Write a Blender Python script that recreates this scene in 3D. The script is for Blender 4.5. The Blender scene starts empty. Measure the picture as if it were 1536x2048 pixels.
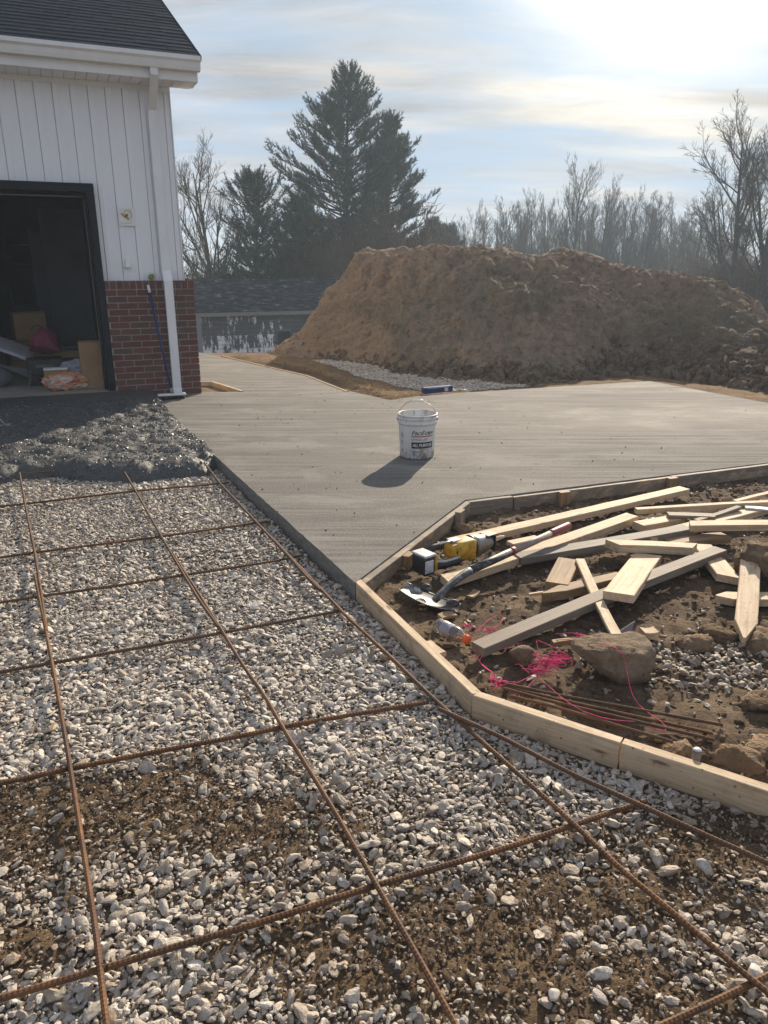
import bpy, bmesh, math, random
import numpy as np
from mathutils import Vector, Matrix, Euler
from mathutils.geometry import delaunay_2d_cdt

for _c in (bpy.data.objects, bpy.data.meshes, bpy.data.materials):
    for _o in list(_c):
        _c.remove(_o)
SC = bpy.context.scene
COL = SC.collection
R = math.radians
rng = np.random.default_rng(11)
random.seed(5)

# ------------------------------------------------------------------ camera
FPX, TILT, EYE = 1500.0, R(18.2), 1.40          # slab top is z = 0
cam_d = bpy.data.cameras.new('camera')
cam_d.sensor_fit = 'VERTICAL'
cam_d.sensor_height = 24.0
cam_d.lens = 24.0 * FPX / 2048
cam_d.clip_start = 0.05
cam_d.clip_end = 3000
cam = bpy.data.objects.new('camera', cam_d)
COL.objects.link(cam)
cam.location = (0, 0, EYE)
cam.rotation_euler = (R(90) - TILT, 0, 0)
SC.camera = cam

# ------------------------------------------------------------------ sky, sun, exposure
SUN_EL, SUN_AZ = R(23.5), R(19.5)                # azimuth measured from +y towards +x
SUN_DIR = Vector((math.sin(SUN_AZ) * math.cos(SUN_EL), math.cos(SUN_AZ) * math.cos(SUN_EL), math.sin(SUN_EL)))
SKY_STRENGTH = 0.11
HAZE = 0.0026                                     # density of the hazy air, built at the end
world = bpy.data.worlds.new('World')
SC.world = world
world.use_nodes = True


def build_world():
    nt = world.node_tree
    nt.nodes.clear()
    n = nt.nodes.new
    L = nt.links.new
    out = n('ShaderNodeOutputWorld')
    bg = n('ShaderNodeBackground')
    bg.inputs['Strength'].default_value = SKY_STRENGTH
    L(bg.outputs[0], out.inputs[0])
    sky = n('ShaderNodeTexSky')
    sky.sky_type = 'NISHITA'
    sky.sun_disc = False
    sky.sun_elevation = SUN_EL
    sky.sun_rotation = SUN_AZ
    sky.air_density = 1.0
    sky.dust_density = 0.4
    sky.ozone_density = 1.0
    tc = n('ShaderNodeTexCoord')
    sep = n('ShaderNodeSeparateXYZ')
    L(tc.outputs['Generated'], sep.inputs[0])

    def math_(op, a, b=None, c=None, clamp=False):
        m = n('ShaderNodeMath')
        m.operation = op
        m.use_clamp = clamp
        for i, v in enumerate((a, b, c)):
            if v is None:
                continue
            if isinstance(v, (int, float)):
                m.inputs[i].default_value = v
            else:
                L(v, m.inputs[i])
        return m.outputs[0]
    zc = math_('ADD', math_('MAXIMUM', sep.outputs[2], 0.0), 0.16)
    px = math_('DIVIDE', sep.outputs[0], zc)
    py = math_('DIVIDE', sep.outputs[1], zc)
    com = n('ShaderNodeCombineXYZ')
    L(px, com.inputs[0])
    L(py, com.inputs[1])

    def noise(scale, detail, rough, sc=(1, 1, 1), rot=0.0, loc=(0, 0, 0), dist=0.0):
        mp = n('ShaderNodeMapping')
        mp.inputs['Scale'].default_value = sc
        mp.inputs['Rotation'].default_value = (0, 0, rot)
        mp.inputs['Location'].default_value = loc
        L(com.outputs[0], mp.inputs[0])
        t = n('ShaderNodeTexNoise')
        t.inputs['Scale'].default_value = scale
        t.inputs['Detail'].default_value = detail
        t.inputs['Roughness'].default_value = rough
        t.inputs['Distortion'].default_value = dist
        L(mp.outputs[0], t.inputs['Vector'])
        return t.outputs['Fac']

    def ramp(f, stops):
        r = n('ShaderNodeValToRGB')
        el = r.color_ramp.elements
        while len(el) < len(stops):
            el.new(0.5)
        for e, (p, c) in zip(el, stops):
            e.position = p
            e.color = (*c, 1) if len(c) == 3 else c
        L(f, r.inputs[0])
        return r.outputs[0]

    def mixc(f, a, b):
        m = n('ShaderNodeMix')
        m.data_type = 'RGBA'
        if isinstance(f, (int, float)):
            m.inputs['Factor'].default_value = f
        else:
            L(f, m.inputs['Factor'])
        for s, v in (('A', a), ('B', b)):
            k = [i for i in m.inputs if i.name == s and i.type == 'RGBA'][0]
            if isinstance(v, tuple):
                k.default_value = (*v, 1)
            else:
                L(v, k)
        return [o for o in m.outputs if o.type == 'RGBA'][0]
    # thin streaked cloud sheet, two layers
    n1 = noise(1.1, 7, 0.56, (0.55, 1.25, 1), R(-9), (3.1, 1.7, 0), 0.35)
    n2 = noise(2.6, 6, 0.6, (0.45, 1.5, 1), R(6), (7.3, 2.2, 0), 0.2)
    cm = math_('ADD', math_('MULTIPLY', n1, 0.62), math_('MULTIPLY', n2, 0.38))
    mask = ramp(cm, [(0.41, (0.08,) * 3), (0.49, (0.50,) * 3), (0.59, (1.0,) * 3)])
    n3 = noise(2.0, 6, 0.62, (0.6, 1.6, 1), R(-14), (1.9, 8.8, 0), 0.3)
    shade = ramp(n3, [(0.36, (0.62,) * 3), (0.64, (1.16,) * 3)])
    # thin cloud is lit from behind: it brightens towards the sun
    dot = n('ShaderNodeVectorMath')
    dot.operation = 'DOT_PRODUCT'
    L(tc.outputs['Generated'], dot.inputs[0])
    dot.inputs[1].default_value = SUN_DIR
    d = math_('MAXIMUM', dot.outputs['Value'], 0.0)
    g1 = math_('POWER', d, 6.0)
    g2 = math_('POWER', d, 62.0)
    g3 = math_('POWER', d, 120.0)
    bright = math_('ADD', math_('ADD', math_('MULTIPLY', g1, 0.3), math_('MULTIPLY', g2, 4.0)),
                   math_('ADD', math_('MULTIPLY', g3, 16.0), 4.0))
    bright = math_('MULTIPLY', bright, shade)
    warm = mixc(math_('POWER', d, 5.0), (0.89, 0.90, 1.02), (1.08, 1.0, 0.84))
    vs = n('ShaderNodeVectorMath')
    vs.operation = 'SCALE'
    L(warm, vs.inputs[0])
    L(bright, vs.inputs['Scale'])
    hz = ramp(sep.outputs[2], [(0.0, (0.7,) * 3), (0.08, (0.2,) * 3), (0.3, (0.0,) * 3)])
    mk = math_('MAXIMUM', math_('MAXIMUM', mask, hz), math_('MULTIPLY', g2, 1.5, None, True))
    cap = n('ShaderNodeVectorMath')                # the veil of thin cloud also dims the blue next to the sun
    cap.operation = 'MINIMUM'
    L(sky.outputs[0], cap.inputs[0])
    cap.inputs[1].default_value = (2.7, 3.7, 4.9)
    colr = mixc(mk, cap.outputs[0], vs.outputs[0])
    aure = math_('ADD', math_('MULTIPLY', g2, 4.0), math_('ADD', math_('MULTIPLY', math_('POWER', d, 14.0), 0.25), math_('MULTIPLY', g3, 10.0)))
    ga = n('ShaderNodeVectorMath')
    ga.operation = 'SCALE'
    L(warm, ga.inputs[0])
    L(aure, ga.inputs['Scale'])
    sm = n('ShaderNodeVectorMath')
    sm.operation = 'ADD'
    L(colr, sm.inputs[0])
    L(ga.outputs[0], sm.inputs[1])
    L(sm.outputs[0], bg.inputs['Color'])


build_world()
sun_d = bpy.data.lights.new('sun', 'SUN')
sun_d.energy = 5.0
sun_d.angle = R(0.6)
sun_d.color = (1.0, 0.86, 0.68)
sun = bpy.data.objects.new('sun', sun_d)
COL.objects.link(sun)
sun.rotation_euler = SUN_DIR.to_track_quat('Z', 'Y').to_euler()
sun.location = SUN_DIR * 60

vs_ = SC.view_settings
vs_.view_transform = 'Standard'
vs_.look = 'None'
vs_.exposure = 0.62
vs_.gamma = 1.0
vs_.use_curve_mapping = False
SC.render.engine = 'CYCLES'
cy = SC.cycles
cy.use_denoising = True
cy.max_bounces = 7
cy.diffuse_bounces = 3
cy.glossy_bounces = 3
cy.transmission_bounces = 6
cy.transparent_max_bounces = 8
cy.volume_bounces = 1
cy.sample_clamp_indirect = 6.0

# ------------------------------------------------------------------ geometry helpers
CT, ST = math.cos(TILT), math.sin(TILT)


def ray(px, py):
    u, v = px - 768.0, py - 1024.0
    return np.array([u, FPX * CT - v * ST, -FPX * ST - v * CT])


def at(px, py, z=0.0):
    """the place on the level z that was measured at this spot of the photograph"""
    r = ray(px, py)
    return np.array([0, 0, EYE]) + r * ((z - EYE) / r[2])


def aty(px, py, y):
    r = ray(px, py)
    return np.array([0, 0, EYE]) + r * (y / r[1])


def _hash(ix, iy, iz, seed):
    h = (ix.astype(np.int64) * 374761393 + iy.astype(np.int64) * 668265263 + iz.astype(np.int64) * 1274126177 + seed * 982451653) & 0xffffffff
    h = ((h ^ (h >> 13)) * 1274126177) & 0xffffffff
    h = ((h ^ (h >> 16)) * 2246822519) & 0xffffffff
    return ((h ^ (h >> 15)) & 0xffffff) / float(0xffffff)


def vnoise(p, seed=0):
    p = np.asarray(p, float)
    i = np.floor(p).astype(np.int64)
    f = p - i
    f = f * f * f * (f * (f * 6 - 15) + 10)
    r = 0
    for dx in (0, 1):
        for dy in (0, 1):
            for dz in (0, 1):
                w = (f[:, 0] if dx else 1 - f[:, 0]) * (f[:, 1] if dy else 1 - f[:, 1]) * (f[:, 2] if dz else 1 - f[:, 2])
                r = r + w * _hash(i[:, 0] + dx, i[:, 1] + dy, i[:, 2] + dz, seed)
    return r * 2 - 1


def fbm(p, octv=4, seed=0, gain=0.5, lac=2.03):
    p = np.asarray(p, float)
    a, s, t = 1.0, 0, 0
    for k in range(octv):
        s = s + a * vnoise(p, seed + k * 17)
        t += a
        a *= gain
        p = p * lac + 3.7
    return s / t


def worley(p, seed=0):
    p = np.asarray(p, float)
    i = np.floor(p).astype(np.int64)
    best = np.full(len(p), 9.0)
    sec = np.full(len(p), 9.0)
    for dx in (-1, 0, 1):
        for dy in (-1, 0, 1):
            for dz in (-1, 0, 1):
                a, b, c = i[:, 0] + dx, i[:, 1] + dy, i[:, 2] + dz
                q = np.stack([a + _hash(a, b, c, seed), b + _hash(a, b, c, seed + 5), c + _hash(a, b, c, seed + 9)], 1)
                dd = np.linalg.norm(q - p, axis=1)
                sec = np.minimum(sec, np.maximum(best, dd))
                best = np.minimum(best, dd)
    return best, sec


def p2(x, y, s):
    x = np.asarray(x, float).ravel()
    y = np.asarray(y, float).ravel()
    return np.stack([x * s, y * s, np.zeros_like(x) + 0.37], 1)


def sstep(a, b, x):
    t = np.clip((np.asarray(x, float) - a) / (b - a), 0, 1)
    return t * t * (3 - 2 * t)


class MB:
    """collects shapes and links them as ONE mesh object"""

    def __init__(self):
        self.v, self.f, self.m, self.s, self.n = [], [], [], [], 0

    def add(self, v, f, mi=0, smooth=False):
        v = np.asarray(v, float).reshape(-1, 3)
        self.v.append(v)
        n = self.n
        for q in f:
            self.f.append([int(a) + n for a in q])
        self.m += [mi] * len(f)
        self.s += [smooth] * len(f)
        self.n += len(v)
        return self

    def box(self, lo, hi, mi=0, M=None, ch=0.0):
        lo, hi = np.array(lo, float), np.array(hi, float)
        if ch > 0:
            # chamfered along all edges
            vs, c = [], ch
            bm = bmesh.new()
            bmesh.ops.create_cube(bm, size=1)
            for v in bm.verts:
                v.co = Vector([(lo[k] + hi[k]) / 2 + v.co[k] * (hi[k] - lo[k]) for k in range(3)])
            bmesh.ops.bevel(bm, geom=bm.edges[:], offset=c, segments=1, affect='EDGES')
            bm.verts.index_update()
            vs = np.array([v.co[:] for v in bm.verts])
            fs = [[v.index for v in f.verts] for f in bm.faces]
            bm.free()
        else:
            vs = np.array([[x, y, z] for x in (lo[0], hi[0]) for y in (lo[1], hi[1]) for z in (lo[2], hi[2])])
            fs = [(0, 1, 3, 2), (4, 6, 7, 5), (0, 4, 5, 1), (2, 3, 7, 6), (0, 2, 6, 4), (1, 5, 7, 3)]
        if M is not None:
            vs = np.array([(M @ Vector(v))[:] for v in vs])
        return self.add(vs, fs, mi)

    def prism(self, prof, axis, a, b, mi=0, smooth=False, cap=True):
        """extrude a 2-D profile along an axis from a to b"""
        k = len(prof)
        o = [i for i in range(3) if i != axis]
        vs = np.zeros((2 * k, 3))
        for j, t in enumerate((a, b)):
            vs[j * k:(j + 1) * k, o[0]] = [q[0] for q in prof]
            vs[j * k:(j + 1) * k, o[1]] = [q[1] for q in prof]
            vs[j * k:(j + 1) * k, axis] = t
        fs = [(i, (i + 1) % k, k + (i + 1) % k, k + i) for i in range(k)]
        if cap:
            fs += [tuple(range(k))[::-1], tuple(range(k, 2 * k))]
        return self.add(vs, fs, mi, smooth)

    def tube(self, pts, rad, n=6, mi=0, smooth=True, cap=True):
        pts = np.asarray(pts, float)
        m = len(pts)
        rad = np.broadcast_to(np.asarray(rad, float), (m,))
        tg = np.gradient(pts, axis=0)
        tg /= np.linalg.norm(tg, axis=1)[:, None] + 1e-12
        ref = np.array([0, 0, 1.0]) if abs(tg[:, 2]).mean() < 0.8 else np.array([1.0, 0, 0])
        a = np.cross(tg, ref)
        a /= np.linalg.norm(a, axis=1)[:, None] + 1e-12
        b = np.cross(tg, a)
        th = np.arange(n) * 2 * math.pi / n
        vs = pts[:, None, :] + rad[:, None, None] * (np.cos(th)[None, :, None] * a[:, None, :] + np.sin(th)[None, :, None] * b[:, None, :])
        fs = []
        for i in range(m - 1):
            for j in range(n):
                k = (j + 1) % n
                fs.append((i * n + j, i * n + k, (i + 1) * n + k, (i + 1) * n + j))
        if cap:
            fs += [tuple(range(n))[::-1], tuple(range((m - 1) * n, m * n))]
        return self.add(vs.reshape(-1, 3), fs, mi, smooth)

    def lathe(self, prof, n=32, mi=0, smooth=True):
        k = len(prof)
        th = np.arange(n) * 2 * math.pi / n
        vs = np.array([[r * math.cos(t), r * math.sin(t), z] for (r, z) in prof for t in th])
        fs = []
        for i in range(k - 1):
            for j in range(n):
                q = (j + 1) % n
                fs.append((i * n + j, i * n + q, (i + 1) * n + q, (i + 1) * n + j))
        return self.add(vs, fs, mi, smooth)

    def mesh(self, name):
        me = bpy.data.meshes.new(name)
        me.from_pydata(np.concatenate(self.v) if self.v else [], [], self.f)
        me.polygons.foreach_set('material_index', np.array(self.m, dtype=np.int32))
        me.polygons.foreach_set('use_smooth', np.array(self.s, dtype=bool))
        me.update()
        return me

    def build(self, name, mats, parent=None, loc=(0, 0, 0), rot=None):
        return link(name, self.mesh(name), mats, parent, loc, rot)


def link(name, me, mats=None, parent=None, loc=(0, 0, 0), rot=None):
    if mats is not None:
        for m in (mats if isinstance(mats, (list, tuple)) else [mats]):
            me.materials.append(m)
    o = bpy.data.objects.new(name, me)
    COL.objects.link(o)
    o.location = loc
    if rot is not None:
        o.rotation_euler = rot
    if parent:
        o.parent = parent
    return o


def empty(name, loc, rot=(0, 0, 0)):
    o = bpy.data.objects.new(name, None)
    o.empty_display_size = 0.1
    COL.objects.link(o)
    o.location = loc
    o.rotation_euler = rot
    return o


def tag(o, label, cat, group=None):
    o['label'] = label
    o['category'] = cat
    o['kind'] = 'thing'
    if group:
        o['group'] = group
    return o


def structure(o, label=None):
    o['kind'] = 'structure'
    if label:
        o['label'] = label
    return o


def stuff(o, label, cat):
    o['kind'] = 'stuff'
    o['label'] = label
    o['category'] = cat
    return o


def grid_mesh(X, Y, Z, keep=None):
    """height field as a mesh; keep is a mask of quads"""
    ny, nx = X.shape
    v = np.stack([X.ravel(), Y.ravel(), Z.ravel()], 1)
    idx = np.arange(nx * ny).reshape(ny, nx)
    q = np.stack([idx[:-1, :-1], idx[:-1, 1:], idx[1:, 1:], idx[1:, :-1]], -1)
    if keep is not None:
        q = q[keep]
    q = q.reshape(-1, 4)
    used = np.unique(q)
    remap = np.zeros(len(v), int)
    remap[used] = np.arange(len(used))
    v = v[used]
    q = remap[q]
    me = bpy.data.meshes.new('grid')
    me.vertices.add(len(v))
    me.vertices.foreach_set('co', v.ravel())
    me.loops.add(q.size)
    me.loops.foreach_set('vertex_index', q.ravel().astype(np.int32))
    me.polygons.add(len(q))
    me.polygons.foreach_set('loop_start', np.arange(0, q.size, 4, dtype=np.int32))
    me.polygons.foreach_set('use_smooth', np.ones(len(q), bool))
    me.update(calc_edges=True)
    me.validate()
    return me, used


def fattr(me, name, vals):
    a = me.attributes.new(name, 'FLOAT', 'POINT')
    a.data.foreach_set('value', np.asarray(vals, np.float32))


def inside(poly, x, y):
    x = np.asarray(x, float)
    y = np.asarray(y, float)
    r = np.zeros(x.shape, bool)
    n = len(poly)
    for i in range(n):
        x1, y1 = poly[i][:2]
        x2, y2 = poly[(i + 1) % n][:2]
        c = ((y1 > y) != (y2 > y)) & (x < (x2 - x1) * (y - y1) / (y2 - y1 + 1e-12) + x1)
        r ^= c
    return r


def dist_poly(pts, x, y):
    """distance to an open polyline"""
    d = np.full(np.shape(x), 1e9)
    for a, b in zip(pts[:-1], pts[1:]):
        ax, ay = a[:2]
        bx, by = b[:2]
        L2 = (bx - ax) ** 2 + (by - ay) ** 2
        t = np.clip(((x - ax) * (bx - ax) + (y - ay) * (by - ay)) / L2, 0, 1)
        d = np.minimum(d, np.hypot(x - ax - t * (bx - ax), y - ay - t * (by - ay)))
    return d


def ico(sub):
    bm = bmesh.new()
    bmesh.ops.create_icosphere(bm, subdivisions=sub, radius=1)
    bm.verts.index_update()
    v = np.array([q.co[:] for q in bm.verts])
    f = [[q.index for q in g.verts] for g in bm.faces]
    bm.free()
    return v, f


ICO = {k: ico(k) for k in (1, 2, 3, 4)}


def rock_verts(sub, seed, scale=(1, 1, 1), amp=0.25, freq=1.3, cuts=6, octv=3):
    v, f = ICO[sub]
    v = v.copy()
    r = np.random.default_rng(seed)
    for _ in range(cuts):                       # flat broken faces
        n = r.normal(size=3)
        n /= np.linalg.norm(n)
        h = r.uniform(0.50, 0.82)
        d = v @ n
        k = d > h
        v[k] -= np.outer(d[k] - h, n)
    v *= (1 + amp * fbm(v * freq + seed * 3.1, octv, seed))[:, None]
    return v * np.array(scale), f


# ------------------------------------------------------------------ material helpers
class Mat:
    def __init__(self, name, rough=0.8, spec=0.5):
        self.m = bpy.data.materials.new(name)
        self.m.use_nodes = True
        self.nt = self.m.node_tree
        self.b = self.nt.nodes['Principled BSDF']
        self.b.inputs['Roughness'].default_value = rough
        self.b.inputs['Specular IOR Level'].default_value = spec
        self.tc = None

    def n(self, t, **kw):
        x = self.nt.nodes.new(t)
        for k, v in kw.items():
            setattr(x, k, v)
        return x

    def L(self, a, b):
        self.nt.links.new(a, b)

    def set(self, sock, v):
        if isinstance(v, (int, float)):
            sock.default_value = v
        elif isinstance(v, tuple):
            sock.default_value = (*v, 1) if len(v) == 3 and len(sock.default_value) == 4 else v
        else:
            self.L(v, sock)

    def coord(self, kind='Object', scale=(1, 1, 1), rot=(0, 0, 0), jitter=False):
        if self.tc is None:
            self.tc = self.n('ShaderNodeTexCoord')
        mp = self.n('ShaderNodeMapping')
        mp.inputs['Scale'].default_value = scale
        mp.inputs['Rotation'].default_value = rot
        src = self.tc.outputs[kind]
        if kind == 'Position':
            src = self.n('ShaderNodeNewGeometry').outputs['Position']
        self.L(src, mp.inputs[0])
        if jitter:
            oi = self.n('ShaderNodeObjectInfo')
            cm = self.n('ShaderNodeCombineXYZ')
            m = self.n('ShaderNodeMath', operation='MULTIPLY')
            self.L(oi.outputs['Random'], m.inputs[0])
            m.inputs[1].default_value = 37.0
            for k in range(3):
                self.L(m.outputs[0], cm.inputs[k])
            self.L(cm.outputs[0], mp.inputs['Location'])
        return mp.outputs[0]

    def pos(self, scale=(1, 1, 1), rot=(0, 0, 0)):
        g = self.n('ShaderNodeNewGeometry')
        mp = self.n('ShaderNodeMapping')
        mp.inputs['Scale'].default_value = scale
        mp.inputs['Rotation'].default_value = rot
        self.L(g.outputs['Position'], mp.inputs[0])
        return mp.outputs[0]

    def noise(self, vec, scale, detail=4, rough=0.55, dist=0.0):
        t = self.n('ShaderNodeTexNoise')
        self.L(vec, t.inputs['Vector'])
        t.inputs['Scale'].default_value = scale
        t.inputs['Detail'].default_value = detail
        t.inputs['Roughness'].default_value = rough
        t.inputs['Distortion'].default_value = dist
        return t.outputs['Fac']

    def voro(self, vec, scale, feature='F1', out='Distance'):
        t = self.n('ShaderNodeTexVoronoi', feature=feature)
        self.L(vec, t.inputs['Vector'])
        t.inputs['Scale'].default_value = scale
        return t.outputs[out]

    def ramp(self, f, stops, interp='LINEAR'):
        r = self.n('ShaderNodeValToRGB')
        r.color_ramp.interpolation = interp
        el = r.color_ramp.elements
        while len(el) < len(stops):
            el.new(0.5)
        for e, (p, c) in zip(el, stops):
            e.position = p
            if isinstance(c, (int, float)):
                c = (c, c, c)
            e.color = (*c, 1)
        self.L(f, r.inputs[0])
        return r.outputs[0]

    def mix(self, f, a, b, mode='MIX'):
        m = self.n('ShaderNodeMix', data_type='RGBA', blend_type=mode)
        self.set(m.inputs['Factor'], f)
        ka = [i for i in m.inputs if i.name == 'A' and i.type == 'RGBA'][0]
        kb = [i for i in m.inputs if i.name == 'B' and i.type == 'RGBA'][0]
        for k, v in ((ka, a), (kb, b)):
            if isinstance(v, (int, float)):
                v = (v, v, v)
            self.set(k, v)
        return [o for o in m.outputs if o.type == 'RGBA'][0]

    def math(self, op, a, b=0.0, clamp=False):
        m = self.n('ShaderNodeMath', operation=op)
        m.use_clamp = clamp
        self.set(m.inputs[0], a)
        self.set(m.inputs[1], b)
        return m.outputs[0]

    def attr(self, name):
        a = self.n('ShaderNodeAttribute')
        a.attribute_name = name
        return a.outputs['Fac']

    def rand(self):
        return self.n('ShaderNodeObjectInfo').outputs['Random']

    def bump(self, h, strength=0.5, dist=0.01):
        b = self.n('ShaderNodeBump')
        b.inputs['Strength'].default_value = strength
        b.inputs['Distance'].default_value = dist
        self.L(h, b.inputs['Height'])
        prev = self.b.inputs['Normal'].links
        if prev:
            self.L(prev[0].from_socket, b.inputs['Normal'])
        self.L(b.outputs[0], self.b.inputs['Normal'])

    def col(self, c):
        self.set(self.b.inputs['Base Color'], c)
        return self

    def rough(self, r):
        self.set(self.b.inputs['Roughness'], r)
        return self


def plain(name, c, rough=0.6, spec=0.5, metal=0.0, var=0.12, scale=9.0):
    m = Mat(name, rough, spec)
    v = m.noise(m.coord('Object', jitter=True), scale, 5, 0.6)
    lo = tuple(x * (1 - var) for x in c)
    hi = tuple(min(1, x * (1 + var)) for x in c)
    m.col(m.ramp(v, [(0.3, lo), (0.7, hi)]))
    m.b.inputs['Metallic'].default_value = metal
    return m.m


MAT = {}


def materials():
    # broom finished fresh concrete: streaks run along the front wall's direction
    m = Mat('slab_concrete', 0.8, 0.18)
    rot = (0, 0, R(-22))
    st = m.noise(m.pos((0.30, 7.0, 1), rot), 2.2, 7, 0.66, 0.5)
    st2 = m.noise(m.pos((1.2, 60.0, 4), rot), 1.5, 4, 0.6)
    bl = m.noise(m.pos((0.45, 1.0, 1), rot), 0.75, 5, 0.6, 0.3)
    gr = m.noise(m.pos(), 190, 3, 0.7)
    c = m.mix(m.ramp(st, [(0.37, 0.0), (0.63, 1.0)]), (0.112, 0.106, 0.096), (0.345, 0.328, 0.300))
    c = m.mix(m.ramp(bl, [(0.42, 0.0), (0.60, 0.80)]), c, (0.132, 0.124, 0.113))
    b3 = m.noise(m.pos((0.8, 1.6, 1), rot), 1.6, 6, 0.65, 0.5)
    c = m.mix(m.ramp(b3, [(0.50, 0.0), (0.64, 0.7)]), c, (0.355, 0.338, 0.308))
    c = m.mix(m.ramp(st2, [(0.3, 0.40), (0.7, 0.0)]), c, (0.14, 0.125, 0.108))
    c = m.mix(m.ramp(gr, [(0.38, 0.65), (0.58, 0.0)]), c, (0.075, 0.066, 0.057))
    g2 = m.noise(m.pos((1, 1, 1), rot), 70, 4, 0.75)
    c = m.mix(m.ramp(g2, [(0.50, 0.0), (0.68, 0.55)]), c, (0.36, 0.33, 0.285))
    pit = m.voro(m.pos(), 7.5, 'F1')
    c = m.mix(m.ramp(pit, [(0.020, 0.8), (0.055, 0.0)]), c, (0.05, 0.045, 0.04))
    m.col(c)
    m.rough(m.ramp(bl, [(0.38, 0.92), (0.66, 0.78)]))
    m.bump(st2, 0.35, 0.004)
    m.bump(gr, 0.6, 0.004)
    m.bump(st, 0.35, 0.010)
    MAT['slab'] = m.m
    m = Mat('slab_side', 0.75, 0.3)
    g = m.noise(m.pos((1, 1, 3)), 14, 5, 0.65)
    m.col(m.ramp(g, [(0.3, (0.13, 0.126, 0.115)), (0.7, (0.25, 0.24, 0.22))]))
    m.bump(g, 0.5, 0.01)
    MAT['slab_side'] = m.m
    # fresh wet mix
    m = Mat('wet_concrete', 0.45, 0.5)
    g = m.noise(m.pos(), 60, 5, 0.7)
    m.col(m.ramp(g, [(0.3, (0.034, 0.035, 0.035)), (0.75, (0.090, 0.090, 0.086))]))
    m.rough(m.ramp(g, [(0.3, 0.46), (0.7, 0.68)]))
    m.bump(g, 0.55, 0.008)
    MAT['wet'] = m.m
    m = Mat('wet_aggregate', 0.42, 0.5)
    r = m.rand()
    m.col(m.ramp(r, [(0.0, (0.040, 0.040, 0.039)), (0.6, (0.085, 0.084, 0.080)), (1.0, (0.17, 0.162, 0.15))]))
    MAT['wet_stone'] = m.m
    # gravel stones: random greys and tans per stone
    m = Mat('gravel_stone', 0.6, 0.5)
    r = m.rand()
    c = m.ramp(r, [(0.0, (0.28, 0.235, 0.185)), (0.15, (0.53, 0.465, 0.375)), (0.32, (0.70, 0.625, 0.52)), (0.48, (0.43, 0.395, 0.345)), (0.62, (0.77, 0.70, 0.60)),
                   (0.76, (0.37, 0.34, 0.305)), (0.88, (0.84, 0.78, 0.69)), (0.95, (0.42, 0.30, 0.18)), (1.0, (0.58, 0.53, 0.46))])
    g = m.noise(m.coord('Object', jitter=True), 2.2, 5, 0.65)
    c = m.mix(m.ramp(g, [(0.35, 0.55), (0.62, 0.0)]), c, (0.22, 0.17, 0.12))
    dirt = m.n('ShaderNodeAttribute')
    dirt.attribute_type = 'INSTANCER'
    dirt.attribute_name = 'mud'
    c = m.mix(m.math('MULTIPLY', dirt.outputs['Fac'], m.ramp(g, [(0.3, 1.0), (0.75, 0.45)]), True), c, (0.20, 0.138, 0.082))
    m.col(c)
    m.bump(g, 0.25, 0.2)
    MAT['stone'] = m.m
    # ground under the stones
    m = Mat('gravel_ground', 0.9, 0.2)
    mud = m.attr('mud')
    a = m.noise(m.pos(), 55, 6, 0.7)
    b = m.noise(m.pos(), 9, 5, 0.6)
    dust = m.ramp(a, [(0.3, (0.085, 0.070, 0.055)), (0.7, (0.26, 0.225, 0.18))])
    soil = m.ramp(a, [(0.3, (0.060, 0.038, 0.022)), (0.70, (0.20, 0.132, 0.076))])
    soil = m.mix(m.ramp(b, [(0.4, 0.0), (0.65, 0.6)]), soil, (0.20, 0.135, 0.07))
    m.col(m.mix(m.ramp(mud, [(0.15, 0.25), (0.6, 1.0)]), dust, soil))
    m.bump(a, 0.8, 0.02)
    MAT['gravel_ground'] = m.m
    # bare brown soil right of the forms
    m = Mat('bare_soil', 0.92, 0.2)
    a = m.noise(m.pos(), 42, 7, 0.72)
    b = m.noise(m.pos(), 3.2, 5, 0.6)
    c = m.ramp(a, [(0.30, (0.042, 0.026, 0.016)), (0.54, (0.118, 0.076, 0.045)), (0.76, (0.27, 0.185, 0.115))])
    c = m.mix(m.ramp(b, [(0.42, 0.0), (0.62, 0.75)]), c, (0.25, 0.18, 0.112))
    m.col(c)
    m.bump(a, 0.9, 0.03)
    MAT['soil'] = m.m
    m = Mat('soil_clod', 0.93, 0.15)
    a = m.noise(m.coord('Object', jitter=True), 5, 7, 0.7)
    c = m.ramp(a, [(0.28, (0.085, 0.055, 0.033)), (0.50, (0.20, 0.135, 0.082)), (0.72, (0.36, 0.255, 0.16))])
    m.col(c)
    m.bump(a, 0.8, 0.1)
    MAT['clod'] = m.m
    # excavated clay of the big mound
    m = Mat('clay_mound', 0.95, 0.12)
    a = m.noise(m.pos(), 6.5, 8, 0.68)
    b = m.noise(m.pos((0.5, 0.5, 1.2)), 0.8, 5, 0.6, 0.6)
    d = m.noise(m.pos(), 34, 5, 0.7)
    c = m.ramp(a, [(0.26, (0.17, 0.122, 0.084)), (0.5, (0.35, 0.255, 0.175)), (0.76, (0.50, 0.38, 0.27))])
    c = m.mix(m.ramp(b, [(0.46, 0.0), (0.62, 0.7)]), c, (0.20, 0.175, 0.115))
    c = m.mix(m.ramp(d, [(0.3, 0.40), (0.6, 0.0)]), c, (0.10, 0.07, 0.045))
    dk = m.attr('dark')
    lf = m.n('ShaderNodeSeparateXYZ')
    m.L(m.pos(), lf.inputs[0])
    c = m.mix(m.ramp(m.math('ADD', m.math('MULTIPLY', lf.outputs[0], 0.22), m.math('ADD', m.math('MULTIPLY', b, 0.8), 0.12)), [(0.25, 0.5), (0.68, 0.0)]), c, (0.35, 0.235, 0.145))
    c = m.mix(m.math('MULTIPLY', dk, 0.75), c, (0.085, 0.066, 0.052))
    m.col(c)
    m.bump(a, 0.5, 0.12)
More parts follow.
